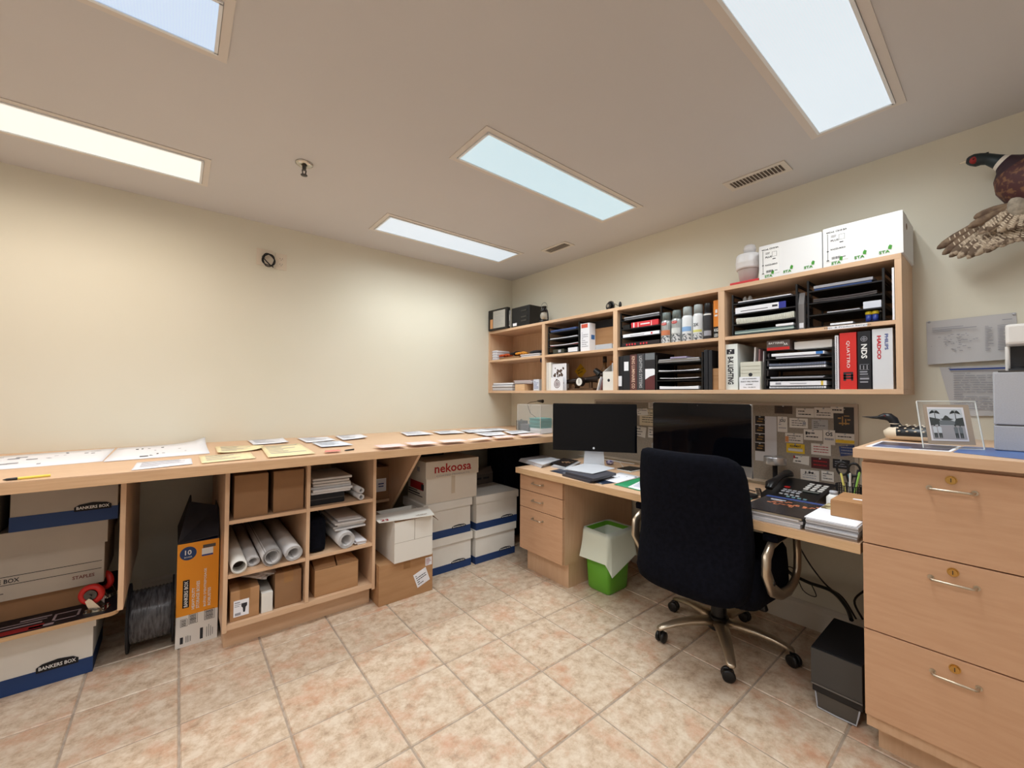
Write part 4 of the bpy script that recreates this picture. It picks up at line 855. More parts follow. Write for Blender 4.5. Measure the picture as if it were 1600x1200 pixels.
# bay 3 --------------------------------------------------------------
tr = tray('black letter tray in the third bay, upper row, left of the spray cans', 969, 1034, ZM, .242, 4)
inside(tr, 3, 'grey and silver catalogues on the top tier of the third bay upper tray', 'catalogue', 'catalogue', grey_f, .022, .05, .98, n=3, m2=mat('dk_grey', (80, 80, 84), .5), dz=.003)
o = inside(tr, 2, 'red box in the second tier of the third bay upper tray', 'red_box', 'box', mat('red_box', (206, 50, 58), .5), .04, .26, .95, dp=.12); marks(o, (-.0602, 0, .02), UX, VX, [(-.05, -.046, -.016, .016), (-.03, .04, -.002, .006), (.05, .054, -.016, .016)], white_ink); B('box_end', white_p, o, -.0604, .05, .078, .086, .0004, .039)
inside(tr, 2, 'small black and silver gadget left of the red box', 'gadget', 'device', black_pl, .030, .03, .22, dp=.08)
o = inside(tr, 1, 'white book lying in the third tier of the third bay upper tray', 'book', 'book', white_p, .024, .03, .97, dz=.002); marks(o, (-.1052, 0, .013), UX, VX, [(-.08, .03, -.003, .001)], ink_l); marks(o, (-.1053, -.085, .013), UX, VX, [(-.006, .006, -.006, .006)], mat('red_box', (206, 50, 58), .5))
o = inside(tr, 0, 'dark catalogue with red lettering in the bottom tier of the third bay upper tray', 'book', 'book', mat('dark_cover', (34, 26, 28), .5), .026, .0, .98); marks(o, (-.1052, .02, .013), UX, VX, [(-.09+.022*k, -.078+.022*k, -.006, .006) for k in range(8) if k != 4], mat('red_box', (206, 50, 58), .5))
def can(label, pl, pr, h_, c_body, c_cap, spot=None, txt=None, band=None, x=-.260, face=None):
    y1, y0 = P(pl, 520, 'x', x).y, P(pr, 520, 'x', x).y; r = (y1-y0)/2*.97; t = thing('spray_can', label, 'spray can', (x, (y0+y1)/2, ZM), 0, 'spray cans in the third bay')
    hb = h_*.72; mb = MB(); mb.lathe([(0, .0003), (r*.97, .0003), (r, .004), (r, hb-.01), (r*.97, hb-.004), (r*.80, hb+.006), (0, hb+.006)], n=24); build(mb, 'body', c_body, t)
    mb = MB(); mb.lathe([(0, hb+.0065), (r*.84, hb+.0065), (r*.80, h_-.004), (r*.72, h_), (0, h_)], n=24); build(mb, 'cap', c_cap, t)
    def arcband(z0_, z1_, m, a0=-1.1, a1=1.1, nm='band'):
        mb = MB(); k = 14; rr = r+.0005; vs = []
        for i in range(k+1):
            a = PI+a0+(a1-a0)*i/k
            for z_ in (z0_, z1_): vs.append((rr*math.cos(a), rr*math.sin(a), z_))
        mb._f(vs, [(2*i, 2*i+1, 2*i+3, 2*i+2) for i in range(k)], True); build(mb, nm, m, t, recalc=False)
    for z0_, z1_, m in band or []: arcband(z0_, z1_, m)
    if spot:
        mb = MB(); mb.prism([(.019*math.cos(a*PI/8), .0085*math.sin(a*PI/8)) for a in range(16)], UX, VX, (-1, 0, 0), .0015, (-r-.0002, 0, hb*.86)); build(mb, 'badge', spot, t)
        text('Krylon', t, (-r-.0018, 0, hb*.86), UX, VX, .027, .0075, white_ink, bold=.02)
    if txt: text(txt, t, (-r-.0012, 0, hb*.60), UX, VX, r*1.0, .018, ink, bold=.02)
    return t
silver = mat('can_silver', (176, 180, 180), .3, metal=.6); capg = mat('cap_grey', (160, 168, 168), .35); capd = mat('cap_darkgrey', (110, 120, 118), .35)
marble = mat('can_pattern', (206, 206, 206), .4, c2=(70, 76, 84), ns=90, lo=.45, hi=.55)
can('silver spray can with a red oval badge and an orange patch, leftmost of the row', 1034, 1050, .197, silver, capd, spot=red_pl, band=[(.0, .045, marble), (.05, .082, mat('copper_patch', (196, 120, 84), .4))])
can('silver spray can with a red oval badge and no orange patch, second of the row', 1050, 1066, .202, silver, capd, spot=red_pl, band=[(.0, .05, marble), (.055, .09, mat('pale_patch', (206, 208, 206), .4))])
can('white spray can with a light blue band, third of the row', 1066.5, 1083, .212, mat('can_white', (222, 224, 226), .35), capg, band=[(.0, .045, marble), (.06, .088, mat('sky_patch', (132, 170, 214), .4))], txt=None)
can('white spray can with a yellow band, fourth of the row', 1083.5, 1099.5, .215, mat('can_white', (222, 224, 226), .35), capg, band=[(.0, .04, marble), (.048, .062, mat('yellow_patch', (212, 208, 120), .4))], txt='2X')
can('black spray can with a white ring and barcode, last of the row', 1100, 1113.5, .215, mat('can_black', (44, 44, 48), .35), black_pl, band=[(.142, .150, white_pl), (.02, .05, ink_l)])
t, w_ = upright('lamp_carton', 'orange and black lamp carton at the right end of the third upper bay', 'box', 1115, 1123.5, ZM, .225, mat('orange_carton', (226, 134, 38), .5), x=-.262, dp=.08)
B('black_print', black_mat, t, -.0006, -.0001, -w_/2+.0005, w_/2-.0005, .001, .07); text('KG', t, (-.0008, 0, .05), UX, VX, w_*.7, .018, white_ink, bold=.02); text('LED', t, (-.0008, 0, .02), UX, VX, w_*.7, .018, white_ink, bold=.02); marks(t, (-.0004, 0, .15), UX, VX, [(-.008, .008, -.02, -.01), (-.004, .008, .0, .02)], white_ink)
# lower binders
def binder(label, pl, pr, h_, m, txt=None, tm=white_ink, tw=.6, tz=.5, tc=.5, lab=None, x=-.285, group=None, dp=.24, name='ring_binder'):
    t, w_ = upright(name, label, 'binder', pl, pr, Z0, h_, m, x=x, dp=dp, group=group, part='cover')
    if txt: text(txt, t, (-.0002, 0, h_*tz), DU, DVv, h_*tw, w_*tc, tm, bold=.02)
    if lab: B('label', white_p, t, -.0008, -.0002, -w_*.32, w_*.32, h_*lab[0], h_*lab[1])
    return t, w_
g = 'binders standing in the lower bays'
bk = mat('binder_black', (26, 28, 34), .45)
binder('black binder with a white label low on its spine', 965, 973, .237, bk, lab=(.12, .42), group=g)
binder('black binder with a white label high on its spine', 973.3, 984, .24, bk, lab=(.56, .82), group=g)
t, _ = binder('maroon binder with tan vertical lettering', 984.3, 995, .243, mat('binder_maroon', (86, 50, 48), .5), 'KING LUMINAIRE CO', mat('tan_ink', (214, 180, 158), .6), .9, .5, .45, group=g)
binder('grey-black binder with pale spaced lettering on its spine', 995.3, 1007, .245, mat('binder_grey', (58, 58, 62), .5), 'LIGHTING SYSTEMS', mat('grey_ink', (170, 170, 172), .6), .88, .5, .4, group=g)
t, w_ = binder('dark binder with a white curved patch over maroon', 1007.5, 1023.5, .246, mat('binder_dark', (36, 34, 38), .45), group=g)
y_ = w_/2
mb = MB(); mb.prism([(-y_+.003, .07), (-y_+.003, .14), (y_-.012, .14), (y_-.002, .135), (y_-.002, .10), (0, .09)], UX, VX, (-1, 0, 0), .0004, (-.0002, 0, 0)); build(mb, 'white_patch', white_p, t)
mb = MB(); mb.prism([(-y_+.003, .004), (-y_+.003, .068), (0, .088), (y_-.002, .098), (y_-.002, .004)], UX, VX, (-1, 0, 0), .0004, (-.0002, 0, 0)); build(mb, 'maroon_patch', mat('maroon_print', (92, 42, 44), .5), t)
B('grey_top', mat('slate_patch', (110, 114, 118), .5), t, -.0006, -.0002, -y_+.003, y_-.003, .20, .243)
tr = tray('black letter tray with three sheet piles in the third bay, lower row', 1025, 1098, Z0, .225, 4, x=-.283)
inside(tr, 3, 'pile of grey and tan papers on the top tier of the third bay lower tray', 'papers', 'paper', mat('tan_grey', (130, 122, 112), .7), .024, .0, .97, dz=.002, n=4, m2=grey_f, seed=4)
inside(tr, 3, 'lilac booklet on top of the grey papers in the third bay lower tray', 'booklet', 'booklet', mat('lilac', (158, 148, 176), .6), .010, .3, .68, dz=.0265, dp=.15)
inside(tr, 2, 'white sheets in the second tier of the third bay lower tray', 'papers', 'paper', white_p, .007, .02, .95, bow=.005, group='white sheets in the third bay lower tray')
inside(tr, 1, 'thin white sheets in the third tier of the third bay lower tray', 'papers', 'paper', white_p, .004, .05, .94, bow=.003, dz=.012, group='white sheets in the third bay lower tray')
inside(tr, 0, 'thick white ream in the bottom tier of the third bay lower tray', 'papers', 'paper', white_p, .019, .04, .94, bow=.003, group='white sheets in the third bay lower tray')
binder('black ribbed binder right of the third bay lower tray', 1099.5, 1106, .236, bk, x=-.28, group=g); binder('black smooth binder next to the small brown carton', 1106.8, 1112.5, .232, bk, x=-.28, group=g)
t = thing('small_brown_carton', 'small brown carton at the right end of the third lower bay', 'box', (-.27, 0, Z0)); y1, y0 = P(1113, 595, 'x', -.27).y, -2.236; t.location.y = (y0+y1)/2; B('body', card_m, t, 0, .12, -(y1-y0)/2, (y1-y0)/2, .0003, .125, bev=.001); B('band', tape_m, t, -.0006, -.0001, -(y1-y0)/2, (y1-y0)/2, .08, .084)
binder('dark binder deep behind the small brown carton', 1125.5, 1133, .20, bk, x=-.14, dp=.1, group=g)
# bay 4 --------------------------------------------------------------
tr = tray('black letter tray in the right bay, upper row, holding a spiral notebook', 1144, 1247, ZM, .232, 4, x=-.285)
inside(tr, 3, 'dark blue folder on the top tier of the notebook tray', 'folder', 'folder', mat('steel_blue', (60, 78, 112), .5), .012, .06, .94, n=2, dz=.002, m2=white_p)
for k, fr_ in enumerate((.14, .23)):
    yy = tr[3]-(tr[3]-tr[2])*fr_; o = thing('small_jar', ('left', 'right')[k]+' of two tiny grey jars on the blue folder', 'jar', (-.24, yy, ZM+.174+.0172)); mb = MB(); mb.lathe([(0, .0003), (.011, .0003), (.011, .02), (.008, .024), (.006, .03), (0, .03)], n=14); build(mb, 'body', mat('jar_grey', (130, 126, 122), .5), o)
o = inside(tr, 2, 'white carton with a blue end in the second tier of the notebook tray', 'long_white_box', 'box', white_p, .034, .02, .86, dz=.004); hy = (tr[3]-tr[2])*.42
B('blue_end', mat('royal_blue', (44, 50, 140), .5), o, -.1056, .1, -hy+.0, -hy+.032, .0005, .0338); marks(o, (-.1052, 0, .017), UX, VX, [(-.095, .04, -.006, -.003), (.06, .085, -.004, .006)], ink)
inside(tr, 2, 'white sheets under the blue-ended carton', 'papers', 'paper', white_p, .0035, .02, .92, dp=.2)
o = inside(tr, 1, 'thick spiral bound notebook in the third tier of the notebook tray', 'spiral_notebook', 'notebook', mat('cream_pages', (206, 206, 190), .7), .032, .04, .98, bow=.006)
mb = MB(); hy = (tr[3]-tr[2])*.47
for k in range(32):
    yy = -hy+2*hy*(k+.5)/32; mb.torus((-.105, yy, .018+.006*(yy/hy)**2), .014, .0012, 'y', n=10, m=4)
build(mb, 'spiral', white_pl, o)
inside(tr, 0, 'grey-green folders in the bottom tier of the notebook tray', 'folder', 'folder', mat('sage', (96, 116, 116), .6), .026, .0, .98, n=3, m2=mat('mint_w', (168, 184, 176), .6))
inside(tr, 0, 'white comb-bound booklet on the grey-green folders', 'booklet', 'booklet', white_p, .012, .70, .97, dz=.0265, dp=.12)
t = thing('desk_stapler', 'grey stapler standing on end between the two upper trays', 'stapler', (-.27, P(1252, 490, 'x', -.27).y, ZM)); mb = MB(); mb.prism([(0, .0003), (.03, .0003), (.035, .15), (.02, .19), (.0, .13)], (1, 0, 0), (0, 0, 1), (0, 1, 0), .024, (0, -.012, 0)); build(mb, 'body', mat('grey_stapler', (120, 116, 114), .5), t); B('label', white_p, t, -.0006, -.0001, -.009, .009, .01, .035)
tr = tray('wide black letter tray at the right end of the upper row', 1262, 1384, ZM, .237, 4, x=-.285)
inside(tr, 3, 'blue and white books on the top tier of the rightmost upper tray', 'book', 'book', mat('navy_book', (40, 66, 116), .5), .028, .05, .90, n=2, m2=mat('grey_book', (150, 150, 156), .5))
inside(tr, 2, 'dark glossy brochures in the second tier of the rightmost upper tray', 'brochures', 'brochure', mat('dark_gloss', (44, 40, 42), .15), .020, .04, .95, n=4, m2=mat('dk_gloss2', (90, 84, 84), .15), bow=.004)
inside(tr, 1, 'clear plastic packs in the third tier of the rightmost upper tray', 'plastic_packs', 'pack', mat('dk_gloss2', (90, 84, 84), .15), .012, .25, .72, n=2, m2=grey_f)
inside(tr, 1, 'white carton at the right end of the third tier', 'small_box', 'box', mat('pale_blue_box', (206, 210, 220), .5), .036, .76, .995, dp=.1, dz=.0)
inside(tr, 0, 'white label strip pack in the bottom tier of the rightmost upper tray', 'label_pack', 'pack', white_p, .013, .30, .62, dp=.1)
for k, px_ in enumerate((1357.5, 1368)):
    t = thing('glue_stick', ('left', 'right')[k]+' blue glue stick with a yellow cap', 'glue', (-.262, P(px_, 495, 'x', -.262).y, ZM+.0033)); mb = MB(); mb.lathe([(0, 0), (.011, 0), (.011, .036), (0, .036)], n=16); build(mb, 'tube', mat('glue_blue', (40, 60, 140), .4), t); mb = MB(); mb.lathe([(0, .0362), (.012, .0362), (.013, .046), (.010, .052), (0, .052)], n=16); build(mb, 'cap', mat('glue_yellow', (222, 200, 50), .4), t)
t = thing('black_bottle', 'thin black bottle with a grey tip beside the glue sticks', 'bottle', (-.24, P(1375.5, 492, 'x', -.24).y, ZM+.0033)); mb = MB(); mb.lathe([(0, 0), (.009, 0), (.009, .042), (.006, .046), (0, .046)], n=14); build(mb, 'body', black_pl, t); mb = MB(); mb.lathe([(0, .0462), (.005, .0462), (.004, .054), (0, .054)], n=12); build(mb, 'tip', grey_pl, t)
for k, (a, b) in enumerate(((434, 462), (457, 476), (482, 498))):
    z1_, z0_ = P(1391, a, 'x', -.298).z, P(1391, b, 'x', -.298).z
    if k == 0: o = B('taped_note', white_p, None, -.2985, -.287, -2.981, -2.974, ZM+.0004, ZM+.228); tag(o, 'tall white card standing against the right side board of the shelf', 'card')
a, b = P(1293, 512, 'x', -.3), P(1355, 503, 'x', -.3)
o = B('shelf_label', white_p, None, -.2989, -.2984, b.y, a.y, ZM-.0165, ZM-.0015); tag(o, 'white strip label stuck to the edge of the right middle board', 'label'); text('Misc. & Product Samples', o, (-.2989, (a.y+b.y)/2, ZM-.009), UX, VX, .17, .008, ink)
t, w_ = binder('white binder with bold black vertical lettering and a black square logo', 1131, 1152.5, .256, mat('binder_white', (224, 228, 224), .45), group=g)
text('B-K LIGHTING', t, (-.0002, .0, .108), DU, DVv, .155, w_*.42, ink, bold=.035); B('logo', ink, t, -.0006, -.0001, -w_*.28, w_*.28, .200, .228); marks(t, (-.0007, 0, .214), UX, VX, [(-.003, .005, .002, .009), (-.009, -.002, -.009, -.004)], white_ink)
cols = ((206, 200, 196), (150, 110, 110), (196, 190, 190), (110, 104, 108))
for k in range(4):
    t = thing('leaning_magazine', ('pale', 'rosy', 'light grey', 'dark grey')[k]+' thin magazine leaning in the file box beside the white binder', 'magazine', (-.255+.004*k, -2.402-.021*k, Z0+.004)); mb = MB(); mb.box(0, .15, -.0035, .0035, 0, .228-.012*k)
    for v in mb.bm.verts: v.co.y -= .05*v.co.z
    build(mb, 'pages', mat('magc%d' % k, cols[k], .6), t)
t = thing('file_box', 'cream stacked file box with a white note leaning on its front', 'box', (-.28, 0, Z0)); y1, y0 = P(1157, 590, 'x', -.28).y, P(1189, 590, 'x', -.28).y; t.location.y = (y0+y1)/2; w_ = y1-y0; crm = mat('file_cream', (206, 204, 190), .6)
for q in ((0, .003, -w_/2, w_/2, .0003, .152), (.2, .203, -w_/2, w_/2, .0003, .152), (.003, .2, w_/2-.003, w_/2, .0003, .152), (.003, .2, -w_/2, -w_/2+.003, .0003, .152), (.003, .2, -w_/2+.003, w_/2-.003, .0003, .003)): B('panel', crm, t, *q)
for z in (.128, .108, .09): B('ridge', mat('ridge', (170, 166, 150), .6), t, -.0008, -.0001, -w_/2+.002, w_/2-.002, z, z+.0015)
mb = MB(); mb.cyl((-.001, 0, .082), (-.0002, 0, .082), .010, n=18); build(mb, 'finger_hole', ink, t)
t2 = thing('paper_note', 'white card note with four lines of writing in front of the cream file box', 'note', (-.2835, (y0+y1)/2+.004, Z0)); B('card', white_p, t2, -.001, .001, -.052, .052, .0003, .070, bev=.0003)
for k, (s_, hh) in enumerate((('LIST OF STANDARD', .006), ('SELECT SPEC TESTING', .007), ('& FORMAT', .006), ('No. 10-2012', .006))): text(s_, t2, (-.0012, 0, .06-.0155*k), UX, VX, (.07, .088, .035, .06)[k], hh, ink)
tr = tray('black letter tray with spiral books in the right bay, lower row', 1194, 1303, Z0, .205, 4, x=-.285)
zt = Z0+.2055
y_l, y_r = P(1198, 540, 'x', -.27).y, P(1234, 540, 'x', -.27).y
t = thing('red_carton', 'dark grey and red printed carton on top of the lower right tray', 'box', (-.27, (y_l+y_r)/2, zt)); w_ = y_l-y_r; B('body', mat('warm_dark', (92, 78, 74), .5), t, 0, .12, -w_/2, w_/2, .0003, .052, bev=.001); B('red_print', red_pl, t, -.0006, -.0001, -w_/2+.001, w_/2-.001, .001, .016); text('BATTERIES', t, (-.0002, .008, .038), UX, VX, .07, .010, white_ink, bold=.02); text('AA', t, (-.0002, -w_*.33, .03), UX, VX, .018, .012, white_ink, bold=.02)
y_l, y_r = P(1240, 540, 'x', -.26).y, P(1299, 540, 'x', -.26).y
t = thing('flat_white_carton', 'flat white carton on top of the lower right tray beside the red one', 'box', (-.25, (y_l+y_r)/2, zt)); B('body', mat('soft_white', (212, 208, 204), .6), t, 0, .17, -(y_l-y_r)/2, (y_l-y_r)/2, .0003, .038, bev=.002)
inside(tr, 3, 'glass and plastic samples strewn in the top tier of the lower right tray', 'sample_tray', 'samples', mat('glass_grey', (130, 128, 140), .15), .014, .14, .86, n=3, m2=white_p, seed=9)
o = inside(tr, 3, 'white papers with a blue end under the samples', 'papers', 'paper', white_p, .014, .08, .90, dz=.016, dp=.19); B('blue_end', mat('sky_end', (60, 120, 190), .5), o, -.0956, .05, -.108, -.08, .001, .0138)
for k, nm in enumerate(('upper', 'middle', 'lower')):
    tier, dz = ((2, .016), (2, .0), (0, .0))[k]; o = inside(tr, tier, nm+' of the spiral bound books in the lower right tray', 'spiral_book', 'book', (mat('bluegrey_pages', (120, 128, 150), .6), white_p, white_p)[k], .012, .04, .92, dz=dz, bow=.002)
    mb = MB(); hy = (tr[3]-tr[2])*.42
    for q in range(34): yy = -hy+2*hy*(q+.5)/34; mb.torus((-.105, yy, .007+.002*(yy/hy)**2), .0062, .0009, 'y', n=8, m=4)
    build(mb, 'spiral', ink if k != 1 else ink_l, o)
inside(tr, 1, 'loose grey sheets in the third tier of the lower right tray', 'papers', 'paper', grey_f, .012, .05, .9, n=3, seed=3)
o = inside(tr, 0, 'white carton with a yellow end in the bottom tier of the lower right tray', 'long_white_box', 'box', white_p, .022, .05, .93, dz=.0175); B('yellow_end', mat('yellow_end', (214, 184, 70), .5), o, -.1056, .05, -.108, -.099, .001, .0218); marks(o, (-.1053, 0, .011), UX, VX, [(-.095, -.07, -.005, .005), (-.03, .04, -.002, .001)], ink_l)
t, w_ = upright('spiral_book', 'tall white comb-bound book standing left of the red binder', 'book', 1304.5, 1310.5, Z0, .255, white_p, x=-.28, dp=.2)
mb = MB()
for q in range(24): mb.torus((-.001, 0, .008+.0103*q), .0042, .001, 'z' if 0 else 'y', n=8, m=4)
build(mb, 'spiral', ink, t)
rd = mat('binder_red', (204, 44, 38), .45)
t, w_ = binder('red binder with thin white spaced lettering', 1312, 1338.5, .263, rd, None, group=g); text('QUATTRO', t, (-.0002, 0, .162), DU, DVv, .125, w_*.22, white_ink)
marks(t, (-.0002, 0, .06), UX, VX, [(-.018, .018, .012, .020), (-.018, .018, .0, .008), (-.018, .018, -.012, -.004), (-.018, -.008, -.02, .012), (.010, .018, -.02, .012)], ink)
t, w_ = binder('black binder with a round globe emblem and bold white letters', 1340, 1361, .263, bk, None, group=g); text('NDS', t, (-.0002, 0, .172), DU, DVv, .065, w_*.45, white_ink, bold=.03)
mb = MB(); mb.torus((-.001, .0, .228), .011, .0012, 'x', n=20, m=4); mb.torus((-.001, 0, .228), .005, .001, 'x', n=20, m=4); mb.box(-.0014, -.0006, -.011, .011, .2273, .2287); mb.box(-.0014, -.0006, -.0007, .0007, .217, .239); build(mb, 'emblem', ink_l, t)
marks(t, (-.0002, 0, 0), UX, VX, [(-.016, .016, z, z+.0012) for z in (.112, .088, .058)]+[(-.016, -.013, .09, .11), (-.004, -.001, .09, .108), (.008, .011, .09, .11), (-.016, .010, .076, .082), (-.016, .012, .066, .071), (-.016, .016, .044, .052), (-.016, .012, .03, .036)], ink_l)
t, w_ = binder('thick white binder with blue and red vertical lettering', 1363, 1395.5, .268, mat('binder_grey_white', (214, 216, 220), .45), None, group=g, dp=.26)
text('PHILIPS', t, (-.0002, -w_*.2, .208), DU, DVv, .07, w_*.17, blue_ink, bold=.02); text('HADCO', t, (-.0002, w_*.16, .185), DU, DVv, .105, w_*.2, mat('hadco_red', (190, 40, 52), .5), bold=.05)
# ---------------------------------------------------------------- on top of the shelf
bkp = mat('case_black', (24, 22, 22), .4)
t = thing('meter_case', 'open black instrument case with a printed sheet in its lid on the shelf top', 'case', (-.28, -.34, ZT))
mb = MB(); mb.box(0, .15, -.25, .005, .0004, .185, bev=.010); build(mb, 'shell', bkp, t)
B('panel', mat('panel_dark', (16, 16, 18), .5), t, -.0012, -.0002, -.236, -.012, .015, .172)
for z_ in (.14, .085, .05): B('switch', steel_d, t, -.006, -.0013, -.215, -.14, z_-.006, z_+.006)
B('white_label', white_p, t, -.0022, -.0013, -.075, -.02, .015, .04)
l = thing('lid', None, None); l.parent = t; l.location = (0, .01, 0); l.rotation_euler = (0, 0, math.radians(3))
mb = MB(); mb.box(-.03, .01, .02, .305, .0004, .205, bev=.010); build(mb, 'lid_shell', bkp, l); B('printed_sheet', mat('sheet_grey', (176, 172, 162), .7), l, -.0315, -.0303, .05, .225, .02, .185)
marks(l, (-.0316, .1375, .10), UX, VX, textlines(.14, .14, 16, 8, .25), ink_l); B('side_label', mat('orange_lab', (206, 150, 100), .6), l, -.0318, -.0304, .232, .27, .02, .11)
for z in (.05, .15):
    mb = MB(); mb.cyl((-.006, .018, z-.02), (-.006, .018, z+.02), .008, n=10); build(mb, 'hinge', steel_d, t)
B('side_pocket', mat('pocket_grey', (150, 146, 140), .6), t, -.012, -.001, .006, .026, .02, .17)
t = thing('lantern', 'small black kerosene lantern with a glass globe on the shelf top', 'lantern', (-.22, -.715, ZT)); lm = mat('lantern_black', (46, 44, 44), .4, metal=.6)
mb = MB(); mb.lathe([(0, .0003), (.046, .0003), (.048, .01), (.044, .026), (.03, .034), (0, .034)]); build(mb, 'tank', lm, t)
mb = MB(); mb.lathe([(.020, .0345), (.034, .055), (.036, .075), (.026, .098), (.018, .104)]); build(mb, 'globe', mat('lantern_glass', (214, 204, 190), .1, alpha=.45), t)
mb = MB(); mb.lathe([(0, .034), (.014, .034), (.014, .05), (.008, .056), (0, .058)]); build(mb, 'burner', brass, t)
mb = MB(); mb.lathe([(.0, .1045), (.036, .1045), (.030, .118), (.018, .126), (.018, .142), (.024, .144), (.022, .152), (0, .154)]); build(mb, 'chimney', lm, t)
for s in (-1, 1):
    mb = MB(); mb.tube([(0, s*.045, .015), (0, s*.050, .04), (0, s*.046, .08), (0, s*.038, .11), (0, s*.02, .135)], .0055, 8); build(mb, 'side_tube', lm, t)
mb = MB(); mb.torus((0, 0, .13), .042, .0013, 'x', n=24, m=6, a0=0, a1=PI)
for v in mb.bm.verts: v.co.z = .13+(v.co.z-.13)*1.35
build(mb, 'bail', steel_d, t)
t = thing('fishing_reel', 'small black and chrome fishing reel on the shelf top', 'reel', (-.17, -1.43, ZT)); 
mb = MB(); mb.torus((-.02, .03, .045), .030, .008, 'x', n=24, m=8); mb.cyl((-.045, .03, .045), (.01, .03, .045), .022, n=20); build(mb, 'spool', black_pl, t)
mb = MB(); mb.cyl((-.05, .03, .045), (-.046, .03, .045), .012, n=16); mb.cyl((-.03, -.01, .06), (-.03, -.06, .03), .004, n=8); mb.torus((-.02, .03, .045), .040, .003, 'x', n=24, m=6); mb.box(-.03, .02, -.02, .06, .0003, .006); mb.cyl((-.01, .03, .006), (-.01, .03, .03), .008, n=8); build(mb, 'frame', chrome, t)
mb = MB(); mb.ell((-.03, -.065, .04), (.012, .011, .024)); mb.cyl((-.03, -.062, .0), (-.03, -.066, .02), .006, n=8); build(mb, 'handle_knob', black_pl, t)
t = thing('small_tools', 'thin dark cables lying on the shelf top between the case and the lantern', 'cable', (-.25, -.60, ZT)); mb = MB(); mb.tube([(0, .10, .0055), (-.01, .06, .0055), (.0, .03, .012), (.01, .0, .0055), (-.005, -.03, .0055)], .005, 8); build(mb, 'cable', black_pl, t); mb = MB(); mb.ell((.0, .045, .010), (.012, .014, .009)); mb.ell((.005, -.005, .010), (.012, .012, .009)); build(mb, 'plug', black_pl, t)
t = thing('clear_container', 'stack of translucent white tubs beside the white cartons on the shelf top', 'container', (-.22, -2.365, ZT)); tub = mat('frosted_tub', (226, 222, 222), .3, alpha=.78)
mb = MB(); mb.box(-.075, .06, -.082, .065, .0004, .014, bev=.004); build(mb, 'red_base', mat('red_lid', (202, 56, 60), .4), t)
mb = MB(); mb.lathe([(0, .0145), (.042, .0145), (.052, .085), (.056, .088), (0, .088)], c=(0, -.005, 0)); build(mb, 'lower_tub', tub, t)
mb = MB(); mb.lathe([(0, .0885), (.060, .0885), (.063, .1), (.063, .118), (.064, .12), (.064, .128), (.060, .165), (.056, .172), (.03, .176), (0, .176)], c=(0, -.005, 0)); build(mb, 'middle_tub', mat('milky', (224, 222, 222), .4), t)
mb = MB(); mb.lathe([(0, .1765), (.028, .1765), (.032, .205), (.026, .222), (.02, .226), (0, .226)], c=(0, -.012, 0)); build(mb, 'top_cup', tub, t)
sg = mat('sta_green', (70, 150, 48), .6)
def sta_box(y1, y0, h_, label, x0=-.298, dp=.28, over=0):
    t = thing('white_carton', label, 'box', (x0, (y0+y1)/2, ZT)); w_ = y1-y0; wb = mat('bright_white_card', (232, 232, 232), .7)
    mb = MB(); mb.box(0, dp, -w_/2, w_/2, .0004, h_-.003, bev=.001); build(mb, 'body', wb, t)
    quadflap(t, [(.002, w_/2-.002, h_-.0025), (.002, -w_/2+.002, h_-.0025), (.12, -w_/2+.002, h_+.004), (.12, w_/2-.002, h_+.008)], wb, .002); quadflap(t, [(.14, w_/2-.02, h_-.002), (.26, w_/2-.02, h_-.002), (.24, .02, h_+.012), (.15, .04, h_+.016)], card_in, .002)
    yl = w_/2
    f = lambda a: yl-a      # distance from the left edge
    lb = B('label', mat('label_white', (238, 238, 236), .6), t, -.0012, -.0002, f(.095), f(.012), .022, h_-.012)
    text('Cod. C018 BA', t, (-.0013, f(.058), h_-.024), UX, VX, .068, .0085, ink, bold=.02); text('PLUS', t, (-.0013, f(.046), h_-.066), UX, VX, .03, .009, ink, bold=.02); text('RAZZURRO', t, (-.0013, f(.058), h_-.108), UX, VX, .056, .0075, ink, bold=.02)
    rc_ = [(-yl+.032, -yl+.052, h_-.044, h_-.042), (-yl+.032, -yl+.05, h_-.05, h_-.048), (-yl+.062, -yl+.084, h_-.044, h_-.043), (-yl+.062, -yl+.084, h_-.068, h_-.067), (-yl+.062, -yl+.063, h_-.068, h_-.043), (-yl+.083, -yl+.084, h_-.068, h_-.043), (-yl+.064, -yl+.078, h_-.082, h_-.078), (-yl+.018, -yl+.020, .028, h_-.03)]
    rc_ += [(-yl+.014, -yl+.024, h_-.026, h_-.022), (-yl+.014, -yl+.024, .026, .03), (-yl+.015, -yl+.023, .07, .074)]
    x_ = -yl+.034; R = random.Random(3)
    while x_ < -yl+.066: ww = R.choice((.001, .002)); rc_.append((x_, x_+ww, .030, .042)); x_ += ww+.0012
    rc_.append((-yl+.074, -yl+.086, .034, .037)); marks(t, (-.0013, 0, 0), UX, VX, rc_, ink)
    n_ = 3; pos = [.045, .13, .22] if w_ < .275 else [.05, .135, .22]
    for q in pos:
        zz = .012 if q == pos[0] else .014+.004; 
        if w_-q < .03: continue
        text('STA', t, (-.0013, f(q), zz), UX, VX, .036, .013, sg, bold=.03); mb = MB(); mb.prism([(-.002, .004), (.009, .0), (.012, .016), (.004, .022), (-.001, .014)], UX, VX, (-1, 0, 0), .0003, (-.0013, f(q+.014), zz+.006)); build(mb, 'leaf_mark', sg, t)
    return t
sta_box(-2.452, -2.727, .178, 'white carton with small green marks, left of two on the shelf top')
t = sta_box(-2.731, -3.012, .186, 'white carton with small green marks, right of two, at the end of the shelf')
mb = MB(); mb.cyl((.09, -.1412, .135), (.09, -.1408, .135), .014, n=16); build(mb, 'hand_hole', card_in, t)
